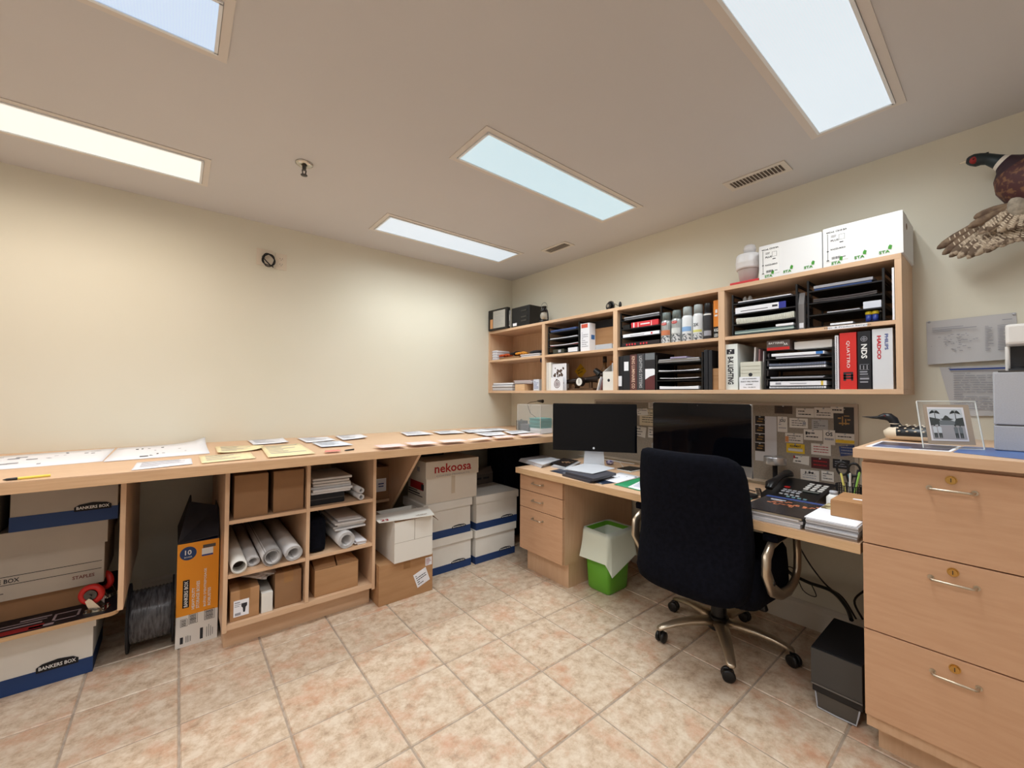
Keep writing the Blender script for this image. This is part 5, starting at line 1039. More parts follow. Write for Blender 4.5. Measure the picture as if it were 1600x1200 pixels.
# ---------------------------------------------------------------- cards on the pin board
def pcard(label, r, m, txt=None, tm=ink, lines=3, seed=0, extra=None, quad=None, zt=1150, cat='card', name='business_card', off=0, org=(1150, 620, 5)):
    ox_, oy_, sc_ = org; q = lambda u, v: P(ox_+u/sc_, oy_+v/sc_, 'x', -.0135-off)
    pts = [q(r[0], r[3]), q(r[2], r[3]), q(r[2], r[1]), q(r[0], r[1])] if quad is None else [q(*a) for a in quad]
    if quad is None: ya, yb_ = pts[0].y, pts[1].y; za = (pts[0].z+pts[1].z)/2; zb_ = (pts[2].z+pts[3].z)/2; c = Vector((-.0135-off, (ya+yb_)/2, (za+zb_)/2)); poly = [(-(ya-yb_)/2, -(zb_-za)/2), ((ya-yb_)/2, -(zb_-za)/2), ((ya-yb_)/2, (zb_-za)/2), (-(ya-yb_)/2, (zb_-za)/2)]
    else: c = sum(pts, Vector())/4; poly = [(-(p.y-c.y), p.z-c.z) for p in pts]
    ww = max(p[0] for p in poly)-min(p[0] for p in poly); hh = max(p[1] for p in poly)-min(p[1] for p in poly)
    t = thing(name, label, cat, c, 0, 'cards and prints on the pin board'); mb = MB(); mb.prism(poly, UX, VX, (-1, 0, 0), .0006); build(mb, 'card', m, t)
    if txt: text(txt, t, (-.0008, 0, hh*.22), UX, VX, ww*.6, hh*.26, tm, bold=.03)
    if lines: marks(t, (-.0007, 0, -hh*.12 if txt else 0), UX, VX, textlines(ww*.75, hh*(.45 if txt else .7), lines, seed, .3), tm if not txt else ink_l)
    mb = MB(); mb.lathe([(0, 0), (.004, 0), (.004, .001), (.0015, .002), (.0015, .006), (.0035, .007), (.003, .009), (0, .009)], n=8)
    for v in mb.bm.verts: v.co = Vector((-v.co.z-.0006, v.co.x, v.co.y+hh*.42))
    build(mb, 'push_pin', grey_pl, t)
    for e_ in extra or []: marks(t, (-.0008, 0, 0), UX, VX, [(a*ww/2, b*ww/2, c_*hh/2, d*hh/2) for a, b, c_, d in e_[1]], e_[0])
    return t
offw = mat('card_white', (216, 210, 202), .6); dk = mat('photo_dark', (40, 34, 30), .4); gold = mat('gold_print', (176, 132, 70), .5); ylw = mat('card_yellow', (224, 186, 44), .5)
pcard('sepia strip photo at the top left of the pinned cards', (302, 68, 440, 132), mat('sepia_dark', (70, 56, 46), .5), lines=3, seed=1)
pcard('tall white sheet pinned beside the right monitor', (150, 152, 320, 505), mat('sheet_w', (196, 194, 196), .6), lines=0, name='pinned_sheet', cat='sheet')
for k in range(4): pcard(('top', 'second', 'third', 'lowest')[k]+' dark photo of the column on the tall white sheet', (150, 150+70*k, 226, 214+70*k), dk, lines=3, seed=20+k, off=.0009, name='photo_print', cat='photo', extra=[(gold, [(-.6, .5, -.4, -.2), (-.3, .7, .2, .4)])])
pcard('upright narrow card with a bold heading beside the tall sheet', (325, 155, 402, 275), offw, 'JOU', lines=2, seed=2)
pcard('plain white card at the top, left of the two overlapping ones', (470, 90, 610, 160), offw, lines=2, seed=3)
pcard('white card with a small emblem near the top of the board', (612, 85, 760, 165), offw, lines=3, seed=4, extra=[(ink, [(-.7, -.5, .1, .5)])])
pcard('white card partly over the dark poster at the top', (740, 78, 840, 128), offw, lines=1, seed=5, off=.0012)
pcard('dark poster with golden burst at the top right of the board', (765, 82, 930, 285), dk, lines=0, name='pinned_poster', cat='poster', extra=[(gold, [(-.5, .5, -.3, -.2), (-.2, -.1, -.4, .3), (.1, .2, -.35, .1), (.3, .6, .0, .08), (-.6, -.3, .1, .2), (.0, .5, .3, .36)])])
pcard('white card with a grey logo box at its right', (418, 168, 562, 243), offw, lines=3, seed=6, extra=[(ink_l, [(.45, .8, -.3, .3)])])
pcard('grey card with italic writing under the top row', (592, 178, 720, 258), mat('card_grey', (166, 164, 162), .6), lines=4, seed=7)
pcard('card with an orange corner above the yellow card', (385, 285, 525, 360), offw, lines=3, seed=8, extra=[(mat('orange_pr', (206, 140, 90), .6), [(-.98, -.6, -.9, .3)])])
pcard('white card with black swirl logo in the middle of the board', (530, 257, 677, 340), offw, lines=2, seed=9, extra=[(ink, [(-.8, -.6, .0, .6), (-.5, -.35, .1, .5)])])
pcard('upright card with two large letters', (683, 260, 775, 375), offw, 'OS', lines=1, seed=10, off=.0007)
pcard('card with a yellow lower half at the right', (777, 288, 930, 365), offw, lines=2, seed=11, extra=[(ylw, [(-.98, .98, -.95, -.3)])])
pcard('yellow card with dark lettering', (395, 367, 537, 440), ylw, 'EQUIPMENT', lines=2, seed=12, extra=[(offw, [(-.8, .8, -.6, -.1)])])
pcard('white card with red lettering in the middle right', (588, 368, 742, 455), offw, lines=3, seed=13, tm=red_ink)
pcard('tilted blue card at the right edge of the board', None, mat('card_blue', (48, 66, 116), .5), lines=3, seed=14, tm=ink_l, quad=[(818, 465), (932, 452), (925, 378), (803, 388)])
pcard('white trapezoid card with a red corner above the telephone', None, offw, lines=2, seed=15, quad=[(445, 510), (570, 537), (572, 465), (455, 458)], extra=[(red_ink, [(-.95, -.75, .2, .8)])])
pcard('dark red and black card below the middle', (588, 477, 730, 562), mat('card_wine', (74, 30, 32), .5), lines=2, seed=16, tm=red_ink)
pcard('black card left of the pen holder top', (757, 490, 890, 562), mat('card_black', (32, 30, 34), .5), lines=3, seed=17, tm=ink_l)
pcard('white card with two large initials behind the telephone', (505, 572, 650, 655), offw, 'J.M.', lines=2, seed=18)
pcard('white card with a heading, between the initials card and pen holder', (668, 582, 765, 660), offw, lines=3, seed=19)
K = (980, 600, 8)
pcard('small tilted card above the cream sheet between the monitors', None, offw, lines=3, seed=21, quad=[(130, 393), (265, 390), (250, 305), (112, 312)], org=K, off=.0012)
pcard('large cream sheet with faint lines between the monitors', (155, 318, 420, 522), mat('card_cream', (206, 192, 164), .6), lines=5, seed=22, org=K)
pcard('tilted white card below the cream sheet between the monitors', None, offw, lines=3, seed=23, quad=[(100, 640), (225, 675), (240, 545), (110, 520)], org=K)
pcard('white card half hidden by the right monitor', (262, 540, 390, 672), offw, lines=3, seed=24, org=K)
pcard('white card at the top between the monitors', (265, 228, 390, 308), offw, lines=3, seed=25, org=K)
# ================================================================ desk: monitors
def monitor(name, label, loc, rz, w_, zb, zt, chin, stand_m=alu):
    """screen faces local -x ; origin at desk below the screen centre"""
    t = thing(name, label, 'monitor', loc, rz); zb -= DT; zt -= DT
    mb = MB(); mb.box(0, .022, -w_/2, w_/2, zb, zt, bev=.004); build(mb, 'casing', alu if chin else black_pl, t)
    z1 = zb+chin
    mb = MB()
    r = .012; pts = []
    for cy_, cz, a0 in ((w_/2-r, zt-r, 0), (-w_/2+r, zt-r, PI/2)):
        for k in range(5): a = a0+k*PI/8; pts.append((cy_+r*math.cos(a), cz+r*math.sin(a)))
    pts += [(-w_/2, z1), (w_/2, z1)]
    mb.prism([(-a, b) for a, b in pts], UX, VX, (-1, 0, 0), .0015, (-.0003, 0, 0)); build(mb, 'screen', screen_m, t)
    return t, zb, zt
t, zb, zt = monitor('wide_monitor', 'black glossy monitor on an aluminium foot at the left of the desk', (-.44, -1.45, DT), math.radians(35), .575, .862, 1.192, 0)
mb = MB(); mb.prism([(-.075, .0), (.075, .0), (.062, .16), (-.062, .16)], (0, 1, 0), (0, 0, 1), (1, 0, 0), .004, (.024, 0, .001)); mb.box(.0, .11, -.075, .075, .0004, .006, bev=.001); build(mb, 'foot', alu_p, t)
mb = MB(); mb.ell((-.0022, 0, zb+.022), (.0006, .0075, .0075)); build(mb, 'emblem', alu_p, t)
t, zb, zt = monitor('desktop_computer', 'large black-screened computer with a silver chin behind the chair', (-.47, -2.20, DT), 0, .545, .842, 1.212, .058)
mb = MB(); mb.prism([(-.08, .0), (.08, .0), (.07, .2), (-.07, .2)], (0, 1, 0), (0, 0, 1), (1, 0, 0), .004, (.03, 0, .001)); mb.box(-.07, .10, -.08, .08, .0004, .006, bev=.001); build(mb, 'foot', alu_p, t)
mb = MB(); mb.cyl((-.002, 0, zt-.012), (-.0024, 0, zt-.012), .003, n=10); build(mb, 'camera_lens', steel_d, t)
def drum(label, x, y, zb_, zt_, r=.048):
    t = thing('desk_lamp', label, 'lamp', (x, y, DT), 0, 'low silver drum lamps on the desk')
    mb = MB(); mb.lathe([(0, .0004), (.045, .0004), (.045, .008), (.01, .014), (0, .014)]); build(mb, 'base', black_pl, t)
    mb = MB(); mb.cyl((0, 0, .01), (0, 0, zb_-DT+.004), .012, n=14); build(mb, 'stem', black_mat, t)
    mb = MB(); mb.lathe([(0, zb_-DT), (r*.97, zb_-DT), (r, zb_-DT+.004), (r, zt_-DT-.004), (r*.97, zt_-DT), (0, zt_-DT)], n=32); build(mb, 'shade', alu, t)
drum('silver drum lamp on a black stem behind the telephone', -.105, -2.455, .875, .918, .054)
drum('silver drum lamp on a black stem between the two monitors', -.13, -1.765, .885, .925, .05)
t = thing('black_disc_stand', 'flat round black stand on the desk left of the telephone', 'stand', (-.40, -2.395, DT)); mb = MB(); mb.lathe([(0, .0004), (.07, .0004), (.075, .006), (.07, .012), (0, .014)], n=32); build(mb, 'disc', black_pl, t)
# ---------------------------------------------------------------- telephone
t = thing('telephone', 'black multi-line desk telephone with white keys by the pin board', 'telephone', (-.27, -2.612, DT), math.radians(-6))
def ph(x): return .03+.055*(x+.13)/.26
mb = MB(); mb.prism([(-.13, .0), (.13, .0), (.13, .085), (-.13, .03)], (1, 0, 0), (0, 0, 1), (0, 1, 0), .235, (0, -.1175, .0004)); build(mb, 'body', black_pl, t)
def key(x, y, m, a=.008, b=.010, par=t):
    z = ph(x); mb = MB(); mb.box(x-a, x+a, y-b, y+b, z-.002, z+.0035, bev=.0012); return build(mb, 'key', m, par)
for i in range(3):
    for j in range(4): key(.085-.024*j+.0, -.02-.030*i-.008, white_pl)
for i in range(4):
    for j in range(2): key(-.035-.022*j, .045-.022*i, grey_pl, .006, .008)
for j in range(4): key(-.09, .04-.024*j, grey_pl, .006, .008); key(-.112, .0-.024*j, mat('teal_key', (120, 160, 170), .5), .005, .007)
key(.0, .05, red_pl, .008, .012); B('display', mat('lcd', (70, 76, 72), .2), t, -.03, -.006, -.095, -.025, ph(-.018)+.001, ph(-.018)+.004)
mb = MB(); pts = [(-.11, .088, .058), (-.085, .089, .078), (-.03, .09, .092), (.04, .09, .106), (.10, .089, .112), (.125, .088, .10)]
mb.loft([(pts[0], (.018, .012)), (pts[1], (.026, .017)), (pts[2], (.017, .012)), (pts[3], (.017, .012)), (pts[4], (.027, .018)), (pts[5], (.018, .012))], 14); build(mb, 'handset', black_pl, t)
mb = MB(); R = random.Random(1); mb.tube([(-.11+.012*math.cos(k*.9)-.0006*k, .13+.012*math.sin(k*.9), .012+.0012*k) for k in range(34)], .0028, 6); build(mb, 'coiled_cord', black_pl, t)
# ---------------------------------------------------------------- magazines, carton
blk_g = mat('glossy_black_cover', (34, 32, 36), .25)
def stackbox(name, label, cat, x0, x1, y0, y1, z, layers, seed=0, rz=0, jit=.01):
    t = thing(name, label, cat, ((x0+x1)/2, (y0+y1)/2, z), rz); R = random.Random(seed); hx, hy = (x1-x0)/2, (y1-y0)/2; zz = .0003
    for th, m in layers:
        a, b = R.uniform(-jit, jit), R.uniform(-jit, jit)*.7; mb = MB(); mb.box(-hx+a+jit, hx+a-jit, -hy+b+jit, hy+b-jit, zz, zz+th-.0004, bev=min(.001, th*.3)); build(mb, 'issue', m, t); zz += th
    return t, zz
lg = mat('page_grey', (196, 198, 204), .6)
t, zz = stackbox('magazine_stack', 'stack of magazines at the desk edge in front of the telephone', 'magazines', -.795, -.50, -2.775, -2.555, DT, [(.012, lg), (.006, white_p), (.012, lg), (.005, white_p), (.010, mat('warm_page', (200, 190, 172), .6))], 3)
t = thing('glossy_magazine', 'black glossy magazine with a glowing orange picture on top of the stack', 'magazine', (-.645, -2.665, DT+zz)); mb = MB(); mb.box(-.155, .155, -.115, .115, .0003, .004, bev=.001); build(mb, 'cover', blk_g, t)
og2 = mat('orange_glow_print', (206, 122, 84), .4)
R = random.Random(12); rects = []
for k in range(26): a, b = R.gauss(0, .04), R.gauss(0, .03); s_ = R.uniform(.004, .012); rects.append((a-s_, a+s_, b-s_*.6, b+s_*.6))
marks(t, (.02, -.01, .0041), (0, -1, 0), (1, 0, 0), rects, og2); marks(t, (.09, .05, .0041), (0, -1, 0), (1, 0, 0), [(-.03, .03, -.006, .004), (-.025, .02, -.018, -.012)], lg); B('blue_edge', mat('blue_edge', (52, 72, 130), .4), t, .125, .1551, -.1151, .1151, .0040, .0046)
t, zz = stackbox('catalogue_stack', 'thick white catalogues at the right end of the desk under the small carton', 'catalogues', -.80, -.46, -2.946, -2.778, DT, [(.007, mat('brownish_page', (150, 134, 122), .6)), (.006, lg), (.005, mat('mid_page', (150, 152, 158), .5)), (.008, lg), (.003, white_p), (.006, mat('mid_page', (150, 152, 158), .5)), (.007, lg), (.003, white_p), (.008, lg), (.004, white_p)], 5, jit=.005)
o = B('camouflage_cover', mat('camo', (190, 180, 140), .5, c2=(110, 96, 60), ns=30, lo=.48, hi=.52), None, -.60, -.49, -2.85, -2.785, DT+zz+.0005, DT+zz+.003); o.name = 'patterned_booklet'; tag(o, 'small booklet with a mottled tan cover beside the small carton', 'booklet')
t = carton(0, 0, 0, .10, .20, .062, 'small plain brown carton on the catalogues at the right end of the desk', name='small_carton', tape=False); t.location = (-.70, -2.84, DT+zz); t.rotation_euler = (0, 0, -PI/2)
B('sticker', white_p, t, .055, .085, .07, .09, .0622, .0627)
t = thing('white_bottle', 'small white plastic bottle behind the small carton', 'bottle', (-.43, -2.79, DT)); mb = MB(); mb.lathe([(0, .0004), (.026, .0004), (.027, .01), (.026, .075), (.014, .09), (0, .09)]); build(mb, 'body', white_pl, t); mb = MB(); mb.lathe([(0, .0905), (.015, .0905), (.015, .104), (0, .104)]); build(mb, 'cap', grey_pl, t)
# pen holder
t = thing('pen_holder', 'black wire-mesh pen holder at the right end of the pin board', 'pen holder', (-.20, -2.80, DT))
mb = MB(); n_ = 30
for k in range(n_):
    a = 2*PI*k/n_; mb.cyl((.048*math.cos(a), .048*math.sin(a), .002), (.052*math.cos(a), .052*math.sin(a), .10), .0022, n=4)
for k in range(5): mb.torus((0, 0, .005+.024*k), .048+.001*k, .0016, n=24, m=4)
mb.lathe([(0, .0004), (.049, .0004), (.049, .004), (0, .004)]); build(mb, 'mesh_cup', black_mat, t)
for k, (a, c_, l, n_) in enumerate(((.3, (40, 130, 150), 'teal pen', 'pen'), (1.2, (60, 110, 170), 'blue pen', 'pen'), (2.4, (232, 222, 120), 'yellow marker', 'marker'), (3.4, (220, 220, 216), 'white pen', 'pen'), (4.6, (150, 200, 90), 'lime green marker', 'marker'), (5.5, (40, 44, 60), 'dark pen', 'pen'))):
    u_ = Vector((math.cos(a), math.sin(a), 0)); b0 = Vector((-.20, -2.80, DT+.005))+u_*.008; b1 = b0+u_*.030+Vector((0, 0, .135+.006*k)); mb = MB(); mb.loft([(b0, .0045), (b1, .0045), (b1+(b1-b0)*.03, .0025)], 8); o = build(mb, n_, mat('pen%d' % k, c_, .4)); tag(o, l+' standing in the black mesh pen holder', n_)
t = thing('scissors', 'black-handled scissors standing in the pen holder', 'scissors', (-.2, -2.80, DT+.01)); 
for s in (-1, 1):
    mb = MB(); mb.torus((0, s*.022+.004, .165), .022, .0045, 'x', n=20, m=8)
    for v in mb.bm.verts: v.co.z = .165+(v.co.z-.165)*1.35
    mb.cyl((0, s*.012, .14), (0, s*.004, .105), .0045, n=8); build(mb, 'handle', black_pl, t); B('blade', chrome, t, -.001+s*.0012, s*.0012+.001, -.006, .006, .0005, .11)
# ---------------------------------------------------------------- papers at the left end of the desk
def desk_stack(px, label, m, th, n, name='paper_stack', cat='paper', seed=1, z=None):
    z = DT if z is None else z; c = [P(a, b, 'z', z+th) for a, b in px]
    for q in c: q.x = max(q.x, -.795)
    base = sum(c, Vector())/4; base.z = z; t = thing(name, label, cat, base); R = random.Random(seed)
    for k in range(n):
        o_ = Vector((R.uniform(-.006, .004)+(-.0), R.uniform(-.005, .005)+.02*(1-k/max(n-1, 1)), 0)); o_.x = max(o_.x, -.002)
        mb = MB(); mb.prism([(q.x-base.x+o_.x, q.y-base.y+o_.y) for q in c], (1, 0, 0), (0, 1, 0), (0, 0, 1), th/n-.0006, (0, 0, th*k/n+.0004)); build(mb, 'sheet', m if k % 2 or n < 3 else lg, t)
    return t
desk_stack([(813, 716), (848, 726), (875, 717.5), (848, 711)], 'fanned stack of white sheets at the left end of the desk', white_p, .026, 7, seed=4)
desk_stack([(864, 727), (888, 732), (908, 722), (884, 718)], 'pale magazines under the black round-picture magazine', lg, .016, 3, 'magazine_stack', 'magazines', seed=5)
t = desk_stack([(864, 724), (888, 730), (908, 720), (884, 716)], 'black magazine with a golden round picture at the left of the desk', blk_g, .004, 1, 'glossy_magazine', 'magazine', z=DT+.0163)
R = random.Random(4); marks(t, (0, 0, .0042), (0, -1, 0), (1, 0, 0), [(a-.008, a+.008, b-.004, b+.006) for a, b in [(R.gauss(0, .025), R.gauss(0, .02)) for _ in range(14)]], mat('gold_blossom', (222, 180, 140), .5))
sheet([(859, 736), (941, 757), (966, 754), (885, 730)], 'dark navy folder along the desk edge under the papers', mat('navy_glossy', (34, 46, 66), .3), 'folder', 'folder', surf='d', marks_m=lg, nm=5, kind='d', seed=40)
t = desk_stack([(883, 737), (927, 748), (962, 739), (922, 729)], 'dark grey ring binder under loose white sheets', mat('charcoal_binder', (70, 70, 78), .5), .030, 2, 'ring_binder', 'binder', z=_z['d'])
desk_stack([(883, 733), (926, 740), (961, 731.5), (922, 722)], 'loose white sheets on the dark grey binder', white_p, .006, 3, 'paper_stack', 'paper', z=_z['d']+.0305)
sheet([(939, 748.5), (964, 755), (1001, 745), (969, 738)], 'white plan drawing with dark lines on the desk', white_p, 'plan_sheet', 'drawing', surf='d', marks_m=ink, nm=4, kind='d', seed=41)
sheet([(959, 757), (1000, 767), (1018, 752), (1000, 746)], 'bright green folder at the desk edge left of the chair', mat('green_folder', (40, 140, 92), .5), 'folder', 'folder', surf='d', seed=42)
sheet([(981, 761), (1016, 770), (1030, 758), (1000, 752)], 'white sheet with blue border on the green folder', white_p, surf='d', marks_m=blue_ink, seed=43)
sheet([(1168, 792), (1185, 797), (1222, 778), (1200, 772)], 'peach paper beside the magazine stack', mat('peach_paper', (232, 200, 176), .7), surf='d', seed=44)
sheet([(1164, 778), (1172, 781), (1186, 773), (1174, 770)], 'small teal card by the edge of the large computer', mat('teal_card', (70, 130, 130), .6), 'card', 'card', surf='d', seed=45)
t = thing('tablet', 'dark flat tablet on a white charging pad between the monitors', 'tablet', tuple(P(985, 733, 'z', DT+.005))); t.location.z = DT+.0008
mb = MB(); mb.box(-.08, .08, -.06, .06, .0002, .006, bev=.002); build(mb, 'pad', white_pl, t); mb = MB(); mb.box(-.075, .07, -.055, .055, .0062, .012, bev=.002); build(mb, 'body', black_pl, t)
c_ = P(953, 724, 'z', DT+.01); o = crumple('cloth_bundle', 'small purple and white crumpled cloth near the left monitor', 'cloth', (c_.x, c_.y, DT+.0004), (.03, .025, .016), mat('purple_white', (110, 100, 150), .8, c2=(220, 216, 224), ns=40), 21, .4)
for k, (ps, l) in enumerate((([(1150, 745), (1160, 752), (1170, 765), (1180, 768)], 'black cable looping from the large computer towards the disc stand'), ([(935, 707), (960, 712), (985, 718), (1005, 722), (1020, 720)], 'pale cable crossing the back of the desk between the monitors'), ([(958, 712), (968, 722), (974, 730), (985, 738)], 'second pale cable dropping to the tablet'))):
    pts = [P(a, b, 'z', DT+.006) for a, b in ps]
    for q in pts: q.x = min(q.x, -.03)
    mb = MB(); mb.tube([tuple(q) for q in pts], .003, 6); o = build(mb, 'cable', black_pl if k == 0 else white_pl); tag(o, l, 'cable')
# ================================================================ waste bin
t = thing('waste_bin', 'bright green waste bin with a pale translucent liner beside the desk drawers', 'bin', (-.485, -1.604, 0))
def rrect(hx, hy, r, n=5):
    out = []
    for cx_, cy_, a0 in ((hx-r, hy-r, 0), (-hx+r, hy-r, PI/2), (-hx+r, -hy+r, PI), (hx-r, -hy+r, 3*PI/2)):
        for k in range(n): a = a0+PI/2*k/(n-1); out.append((cx_+r*math.cos(a), cy_+r*math.sin(a)))
    return out
def rings(mb, secs, cap0=True, cap1=False, smooth=True):
    vs = []; k = len(secs[0][0])
    for poly, z in secs: vs += [(a, b, z if not callable(z) else z(a, b)) for a, b in poly]
    fs = [(i*k+j, i*k+(j+1) % k, (i+1)*k+(j+1) % k, (i+1)*k+j) for i in range(len(secs)-1) for j in range(k)]
    mb._f(vs, fs, smooth)
    if cap0: mb._f([vs[i] for i in range(k)], [tuple(reversed(range(k)))], False)
    if cap1: mb._f([vs[i+len(vs)-k] for i in range(k)], [tuple(range(k))], False)
mb = MB(); rings(mb, [(rrect(.092, .078, .02), .0004), (rrect(.104, .086, .024), .015), (rrect(.126, .104, .03), .385), (rrect(.122, .100, .028), .385), (rrect(.098, .082, .022), .02), (rrect(.08, .07, .02), .018)], True, True); build(mb, 'bin_body', green_pl, t)
lin_m = mat('bin_liner', (236, 246, 232), .4, alpha=.90)
mb = MB(); R = random.Random(3); NL = 72
def per(hx, hy, r): return rrect(hx, hy, r, 18)
def wav(poly, amp, ph_, f=9): return [(a*(1+amp*math.sin(f*math.atan2(b, a)+ph_)+amp*.6*math.sin(f*2.3*math.atan2(b, a)+2*ph_)), b*(1+amp*math.sin(f*math.atan2(b, a)+ph_)+amp*.6*math.sin(f*2.3*math.atan2(b, a)+2*ph_))) for a, b in poly]
pin, prim = per(.112, .092, .03), per(.129, .108, .03)
def low(a, b):
    q = math.degrees(math.atan2(b, a)) % 360
    z = .235+.03*math.sin(math.radians(3*q))
    z -= .17*math.exp(-((q-248)/26)**2)+.10*math.exp(-((q-165)/20)**2)-.03*math.exp(-((q-205)/16)**2)
    return z
lo = [low(a, b) for a, b in prim]
allr = [[(a, b, .16) for a, b in wav(per(.085, .07, .03), .06, 1, 7)], [(a, b, .26) for a, b in wav(per(.104, .085, .03), .05, 2, 7)], [(a, b, .35) for a, b in per(.118, .097, .03)], [(a, b, .395+.007*math.sin(5*math.atan2(b, a))) for a, b in prim]]
for f_ in (.15, .35, .55, .75, .9, 1.0):
    pp = wav(per(.1315+.014*f_, .111+.012*f_, .03), .045*f_, 1.5+.6*f_, 9); allr.append([(a*(1+(.12*f_ if math.exp(-((math.degrees(math.atan2(b, a)) % 360-165)/20)**2) > .3 else 0)), b, .388*(1-f_)+l*f_) for (a, b), l in zip(pp, lo)])
mb._f([v for r_ in allr for v in r_], [(i*NL+j, i*NL+(j+1) % NL, (i+1)*NL+(j+1) % NL, (i+1)*NL+j) for i in range(len(allr)-1) for j in range(NL)], True)
o = build(mb, 'liner', lin_m, t)
# ================================================================ black tower under the desk
t = thing('computer_tower', 'dark grey box-shaped subwoofer with an open foot beside the tall cabinet', 'speaker', (-.49, -2.842, 0)); tg = mat('tower_grey', (72, 70, 68), .5); 
mb = MB(); mb.box(-.17, .17, -.082, .082, .085, .236, bev=.006); build(mb, 'cabinet', black_mat, t); t.name = 'subwoofer'
mb = MB(); mb.box(-.1755, -.1705, -.081, .081, .098, .233, bev=.002); build(mb, 'front_grille', tg, t); B('trim_strip', mat('trim_grey', (110, 106, 102), .4), t, -.1765, -.1706, -.081, .081, .0905, .0965)
mb = MB(); mb.box(-.165, .165, -.08, .08, .058, .0845, bev=.004); build(mb, 'lower_case', mat('low_grey', (38, 36, 36), .5), t)
mb = MB(); mb.tube([(-.160, .070, .058), (-.168, .066, .040), (-.176, .060, .006), (-.176, 0, .0035), (-.176, -.062, .006), (-.168, -.068, .04), (-.160, -.070, .058)], .003, 8); build(mb, 'wire_foot', grey_pl, t)
mb = MB(); mb._f([(-.163, .068, .0575), (-.163, -.068, .0575), (-.172, -.060, .004), (-.172, .060, .004), (-.160, .068, .0575), (-.160, -.068, .0575), (-.169, -.060, .004), (-.169, .060, .004)], [(0, 1, 2, 3), (4, 7, 6, 5), (0, 4, 5, 1), (1, 5, 6, 2), (2, 6, 7, 3), (3, 7, 4, 0)], False); build(mb, 'foot_panel', mat('smoke_panel', (82, 76, 70), .3), t)
B('rear_foot', black_mat, t, .10, .16, -.07, .07, .0004, .0575)
for k, (ps, l, r_) in enumerate((([(-.05, -2.44, .695), (-.05, -2.455, .50), (-.04, -2.48, .30), (-.05, -2.58, .26), (-.10, -2.70, .27), (-.2, -2.78, .255), (-.30, -2.82, .243)], 'thick bundle of black cables sagging behind the chair to the subwoofer', .009),
        ([(-.06, -2.45, .695), (-.05, -2.56, .42), (-.05, -2.66, .28), (-.12, -2.75, .262), (-.27, -2.83, .243)], 'thin black cable running straight down to the subwoofer', .004),
        ([(-.04, -2.945, .45), (-.04, -2.90, .38), (-.05, -2.83, .31), (-.14, -2.80, .27), (-.25, -2.85, .243)], 'black cable coming out from behind the tall cabinet', .005),
        ([(-.03, -2.48, .30), (-.035, -2.52, .30), (-.03, -2.56, .20), (-.035, -2.62, .19), (-.04, -2.60, .25)], 'loose thin wire loop hanging from the cable bundle', .0025))):
    mb = MB(); pts = [Vector(q) for q in ps]; sm = []
    for i in range(len(pts)-1):
        a, b, c_, d = pts[max(i-1, 0)], pts[i], pts[i+1], pts[min(i+2, len(pts)-1)]
        for s in range(5): u = s/5; sm.append(.5*((2*b)+(-a+c_)*u+(2*a-5*b+4*c_-d)*u*u+(-a+3*b-3*c_+d)*u**3))
    sm.append(pts[-1]); mb.tube([tuple(q) for q in sm], r_, 8); o = build(mb, 'cable', black_pl); tag(o, l, 'cable')
# ================================================================ office chair
t = thing('office_chair', 'office chair under a loose black cover with a silver five-star base', 'chair', (-.52, -2.33, 0)); HX, HY = -.52, -2.33
def C(*p): return (p[0]-HX, p[1]-HY, p[2])
def sup(hx, hy, n=32, e=.45): return [(hx*math.copysign(abs(math.cos(2*PI*k/n))**e, math.cos(2*PI*k/n)), hy*math.copysign(abs(math.sin(2*PI*k/n))**e, math.sin(2*PI*k/n))) for k in range(n)]
mb = MB(); secs = []
R = random.Random(5)
prof = [(.385, .10, .205, -.885, 0), (.40, .115, .232, -.885, 0), (.44, .12, .243, -.888, 0), (.52, .085, .246, -.893, 0), (.62, .068, .245, -.898, 0), (.72, .062, .243, -.902, 0), (.82, .060, .244, -.908, .002), (.90, .056, .240, -.914, .006), (.95, .050, .232, -.918, .012), (.975, .044, .218, -.921, .022), (.99, .034, .20, -.923, .030), (.998, .018, .17, -.924, .036)]
for z, hx, hy, xo, yo in prof:
    poly = sup(hx, hy, 40, .42)
    poly = [(a+xo-HX+.010*math.sin(9*b+5*z)*(1 if a < 0 else 1)-(.9*b*b)*(-1), b+yo-2.36-HY+.004*math.sin(17*z)) for a, b in poly]
    secs.append((poly, z))
rings(mb, secs, True, True); build(mb, 'back_cover', black_fab, t)
mb = MB(); secs = []
for z, s in ((.352, .90), (.356, .99), (.40, 1.02), (.46, 1.02), (.53, 1), (.555, .95), (.565, .8)):
    poly = sup(.245*s, .272*s, 48, .4); secs.append(([(a-.60-HX+.006*math.sin(14*b+6*z), b-2.352-HY+.007*math.sin(19*a+9*z)) for a, b in poly], z+(.0)))
rings(mb, secs, True, True); build(mb, 'seat_cover', black_fab, t)
mb = MB(); mb.box(*[v for v in (-.80-HX, -.42-HX, -2.56-HY, -2.14-HY)], .340, .3515, bev=.003); build(mb, 'seat_pan', champagne, t)
